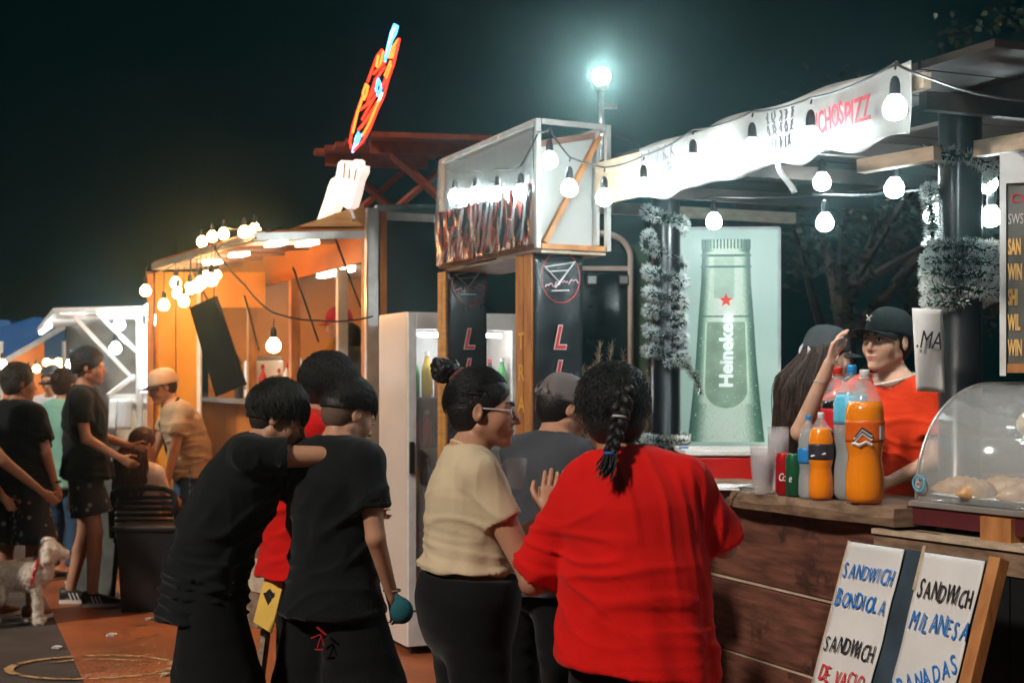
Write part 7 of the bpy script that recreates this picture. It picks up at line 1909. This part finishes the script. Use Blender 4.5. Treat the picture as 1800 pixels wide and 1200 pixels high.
p7_ = Person('seated person with long chestnut hair and a pale pink top on the black chair', (at(248, 10.35)[0], 10.32, 0), -30, 1.62, .92, skin='tan', res=.014,
    pose=dict(pelvis=(0, 0, .55), waist=(0, -.01, .68), chest=(0, .0, .87), neck=(0, .01, 1.03), head=(0, .04, 1.18), shL=(-.165, 0, .97), shR=(.165, 0, .97), elL=(-.20, .10, .75), wrL=(-.1, .3, .72), elR=(.2, .1, .75), wrR=(.1, .3, .72), hipL=(-.09, .02, .54), hipR=(.09, .02, .54), knL=(-.10, .42, .53), knR=(.10, .42, .53), anL=(-.10, .40, .09), anR=(.1, .42, .09)), head=(-10, -10, 0))
p7_.shirt(cloth('pale_pink_cotton', (.75, .60, .54)), hem=.50, sleeve=1.5, ease=.02, seed=161, folds=0.0155, sl_w=.056); p7_.pants(cloth('pale_trousers', (.45, .36, .32)), 1.9, top=-.1); p7_.shoes(mat('white_trainer', (.55, .5, .48), .5))
long_hair(p7_, HAIR['chestnut'], 700, .38, 37, r0=.005, back=.035)
# cooks inside the orange trailer
tc1 = T0 + T(2.49, .55, 0)
pk = Person('cook in a red cap and amber apron at work inside the orange trailer', (tc1.x, tc1.y, .505), 70, 1.66, 1.0, skin='tan', res=.014, head=(0, -14, 0))
pk.shirt(cloth('amber_cotton', (.55, .28, .05)), hem=.84, sleeve=.6, seed=171, folds=0.0155); pk.pants(C_black2, 1.9, top=-.2); pk.shoes(M['shoe_black']); pk.cap(cloth('red_cap_cloth', (.50, .012, .03)), g=1.1, tilt=10)
tc2 = T0 + T(1.53, .42, 0)
pk2 = Person('second cook in a grey tee bending behind the white post of the trailer', (tc2.x, tc2.y, .505), 40, 1.58, 1.0, skin='tan', res=.014, pose=dict(neck=(0, .1, 1.40), head=(0, .17, 1.50), chest=(0, .06, 1.26)), head=(0, -25, 0))
pk2.shirt(C_grey2, hem=.84, sleeve=.6, seed=181, folds=0.0155); pk2.pants(C_black2, 1.9, top=-.2); pk2.shoes(M['shoe_black']); pk2.hair(HAIR['black'], seed=38, n=200, length=.06, lock=.004)

# ---- white dog
dg = P(40, 1095, 9.25); dog = empty('dog', (dg.x, dg.y, 0), math.radians(-78), 'small curly white dog in a red harness turning its head away', 'dog')
F = Field([-.16, -.40, -.01], [.16, .32, .62], .0075)
F.seg((0, -.20, .345), (0, .06, .35), .095, .105, .04); F.seg((0, .06, .35), (0, .12, .36), .105, .085, .04)
F.seg((0, .12, .39), (0, .17, .47), .070, .058, .04); F.ell((0, .19, .51), (.068, .075, .066), None, .03); F.seg((0, .22, .50), (0, .285, .485), .042, .030, .02)
F.ell((0, .17, .575), (.05, .05, .03), None, .02)
for s_ in (-1, 1):
    F.seg((s_*.068, .17, .53), (s_*.085, .165, .455), .022, .030, .015)
    F.seg((s_*.055, .09, .30), (s_*.055, .10, .16), .040, .028, .02); F.seg((s_*.055, .10, .16), (s_*.055, .105, .03), .028, .026, .01); F.ell((s_*.055, .118, .022), (.028, .036, .020), None, .01)
    F.seg((s_*.060, -.19, .31), (s_*.062, -.15, .20), .058, .038, .03); F.seg((s_*.062, -.15, .20), (s_*.062, -.225, .125), .036, .026, .02); F.seg((s_*.062, -.225, .125), (s_*.062, -.205, .03), .026, .024, .01); F.ell((s_*.062, -.19, .022), (.027, .035, .020), None, .01)
F.seg((0, -.26, .38), (0, -.31, .46), .022, .026, .02)
wc = waves(201, 6, 75); wd_ = waves(202, 5, 140)
M['fur'] = mat('curly_white_fur', (.78, .70, .60), .9, var=.14, scale=40, bump=.9, bscale=90)
link('body', F.mesh('body', lambda V, n: .006*wc(V)+.003*wd_(V)+.004), M['fur'], dog)
r_ = random.Random(77); bo_ = dog.children[0]; me = bo_.data; fu = MB()
for i in range(2600):
    p = me.polygons[r_.randrange(len(me.polygons))]; c_ = p.center; n_ = p.normal; a = (n_+Vector((r_.gauss(0, .5), r_.gauss(0, .5), r_.gauss(0, .5)-.2))).normalized(); s_ = a.cross(ZZ).normalized()*.002
    m_ = c_+a*.010; e = c_+a*.016+Vector((r_.gauss(0, .005), r_.gauss(0, .005), -.006)); fu.quad(c_-s_, c_+s_, m_+s_, m_-s_); fu.quad(m_-s_, m_+s_, e+s_*.3, e-s_*.3)
tag(fu.build('fur_curls', M['fur'], dog), kind='stuff'); dog.scale = (.93,)*3
MB().ball((0, .315, .49), .012, 8, 6).build('nose', M['black_plastic'], dog, True)
for s_ in (-1, 1): MB().ball((s_*.028, .252, .525), .008, 8, 6).build('eye', M['black_plastic'], dog, True)
mb = MB(); mb.tube([Vector((math.cos(a)*.118, .085+.03*math.sin(a), .355+math.sin(a)*.120)) for a in [i*.3142 for i in range(21)]], .011, 6); mb.build('harness_strap', M['red_paint'], dog, True)
mb = MB(); mb.tube([Vector((math.cos(a)*.080, .135+.02*math.sin(a), .40+math.sin(a)*.080)) for a in [i*.3142 for i in range(21)]], .011, 6); mb.build('harness_strap', M['red_paint'], dog, True)
lp = p5_.root.matrix_basis @ p5_.J['wrR'] + Vector((.03, .0, -.06)); lq = dog.matrix_basis @ Vector((0, .08, .47))
mb = MB(); mb.tube([Vector((0, 0, 0)), (lq-lp)*.5-ZZ*.03, lq-lp], .006, 5); o = mb.build('dog_leash', M['black_plastic']); o.location = lp; tag(o, 'short black leash from the hand at the left edge to the dog harness', 'leash')

# ------------------------------------------------------------------ haze volume added to give the lamps their bloom
hz = MB(); hz.box((0, 22, 5.4), 80, 56, 12.8)
hm = bpy.data.materials.new('bloom_haze_air'); hm.use_nodes = True
nt = hm.node_tree; nt.nodes.remove(nt.nodes['Principled BSDF'])
pv = nt.nodes.new('ShaderNodeVolumePrincipled'); pv.inputs['Color'].default_value = (.50, .84, .88, 1)
pv.inputs['Density'].default_value = 0.0038; pv.inputs['Anisotropy'].default_value = 0.94
nt.links.new(pv.outputs[0], nt.nodes['Material Output'].inputs['Volume'])
o = tag(hz.build('bloom_haze', hm), kind='stuff')
SC.cycles.volume_step_rate = 4
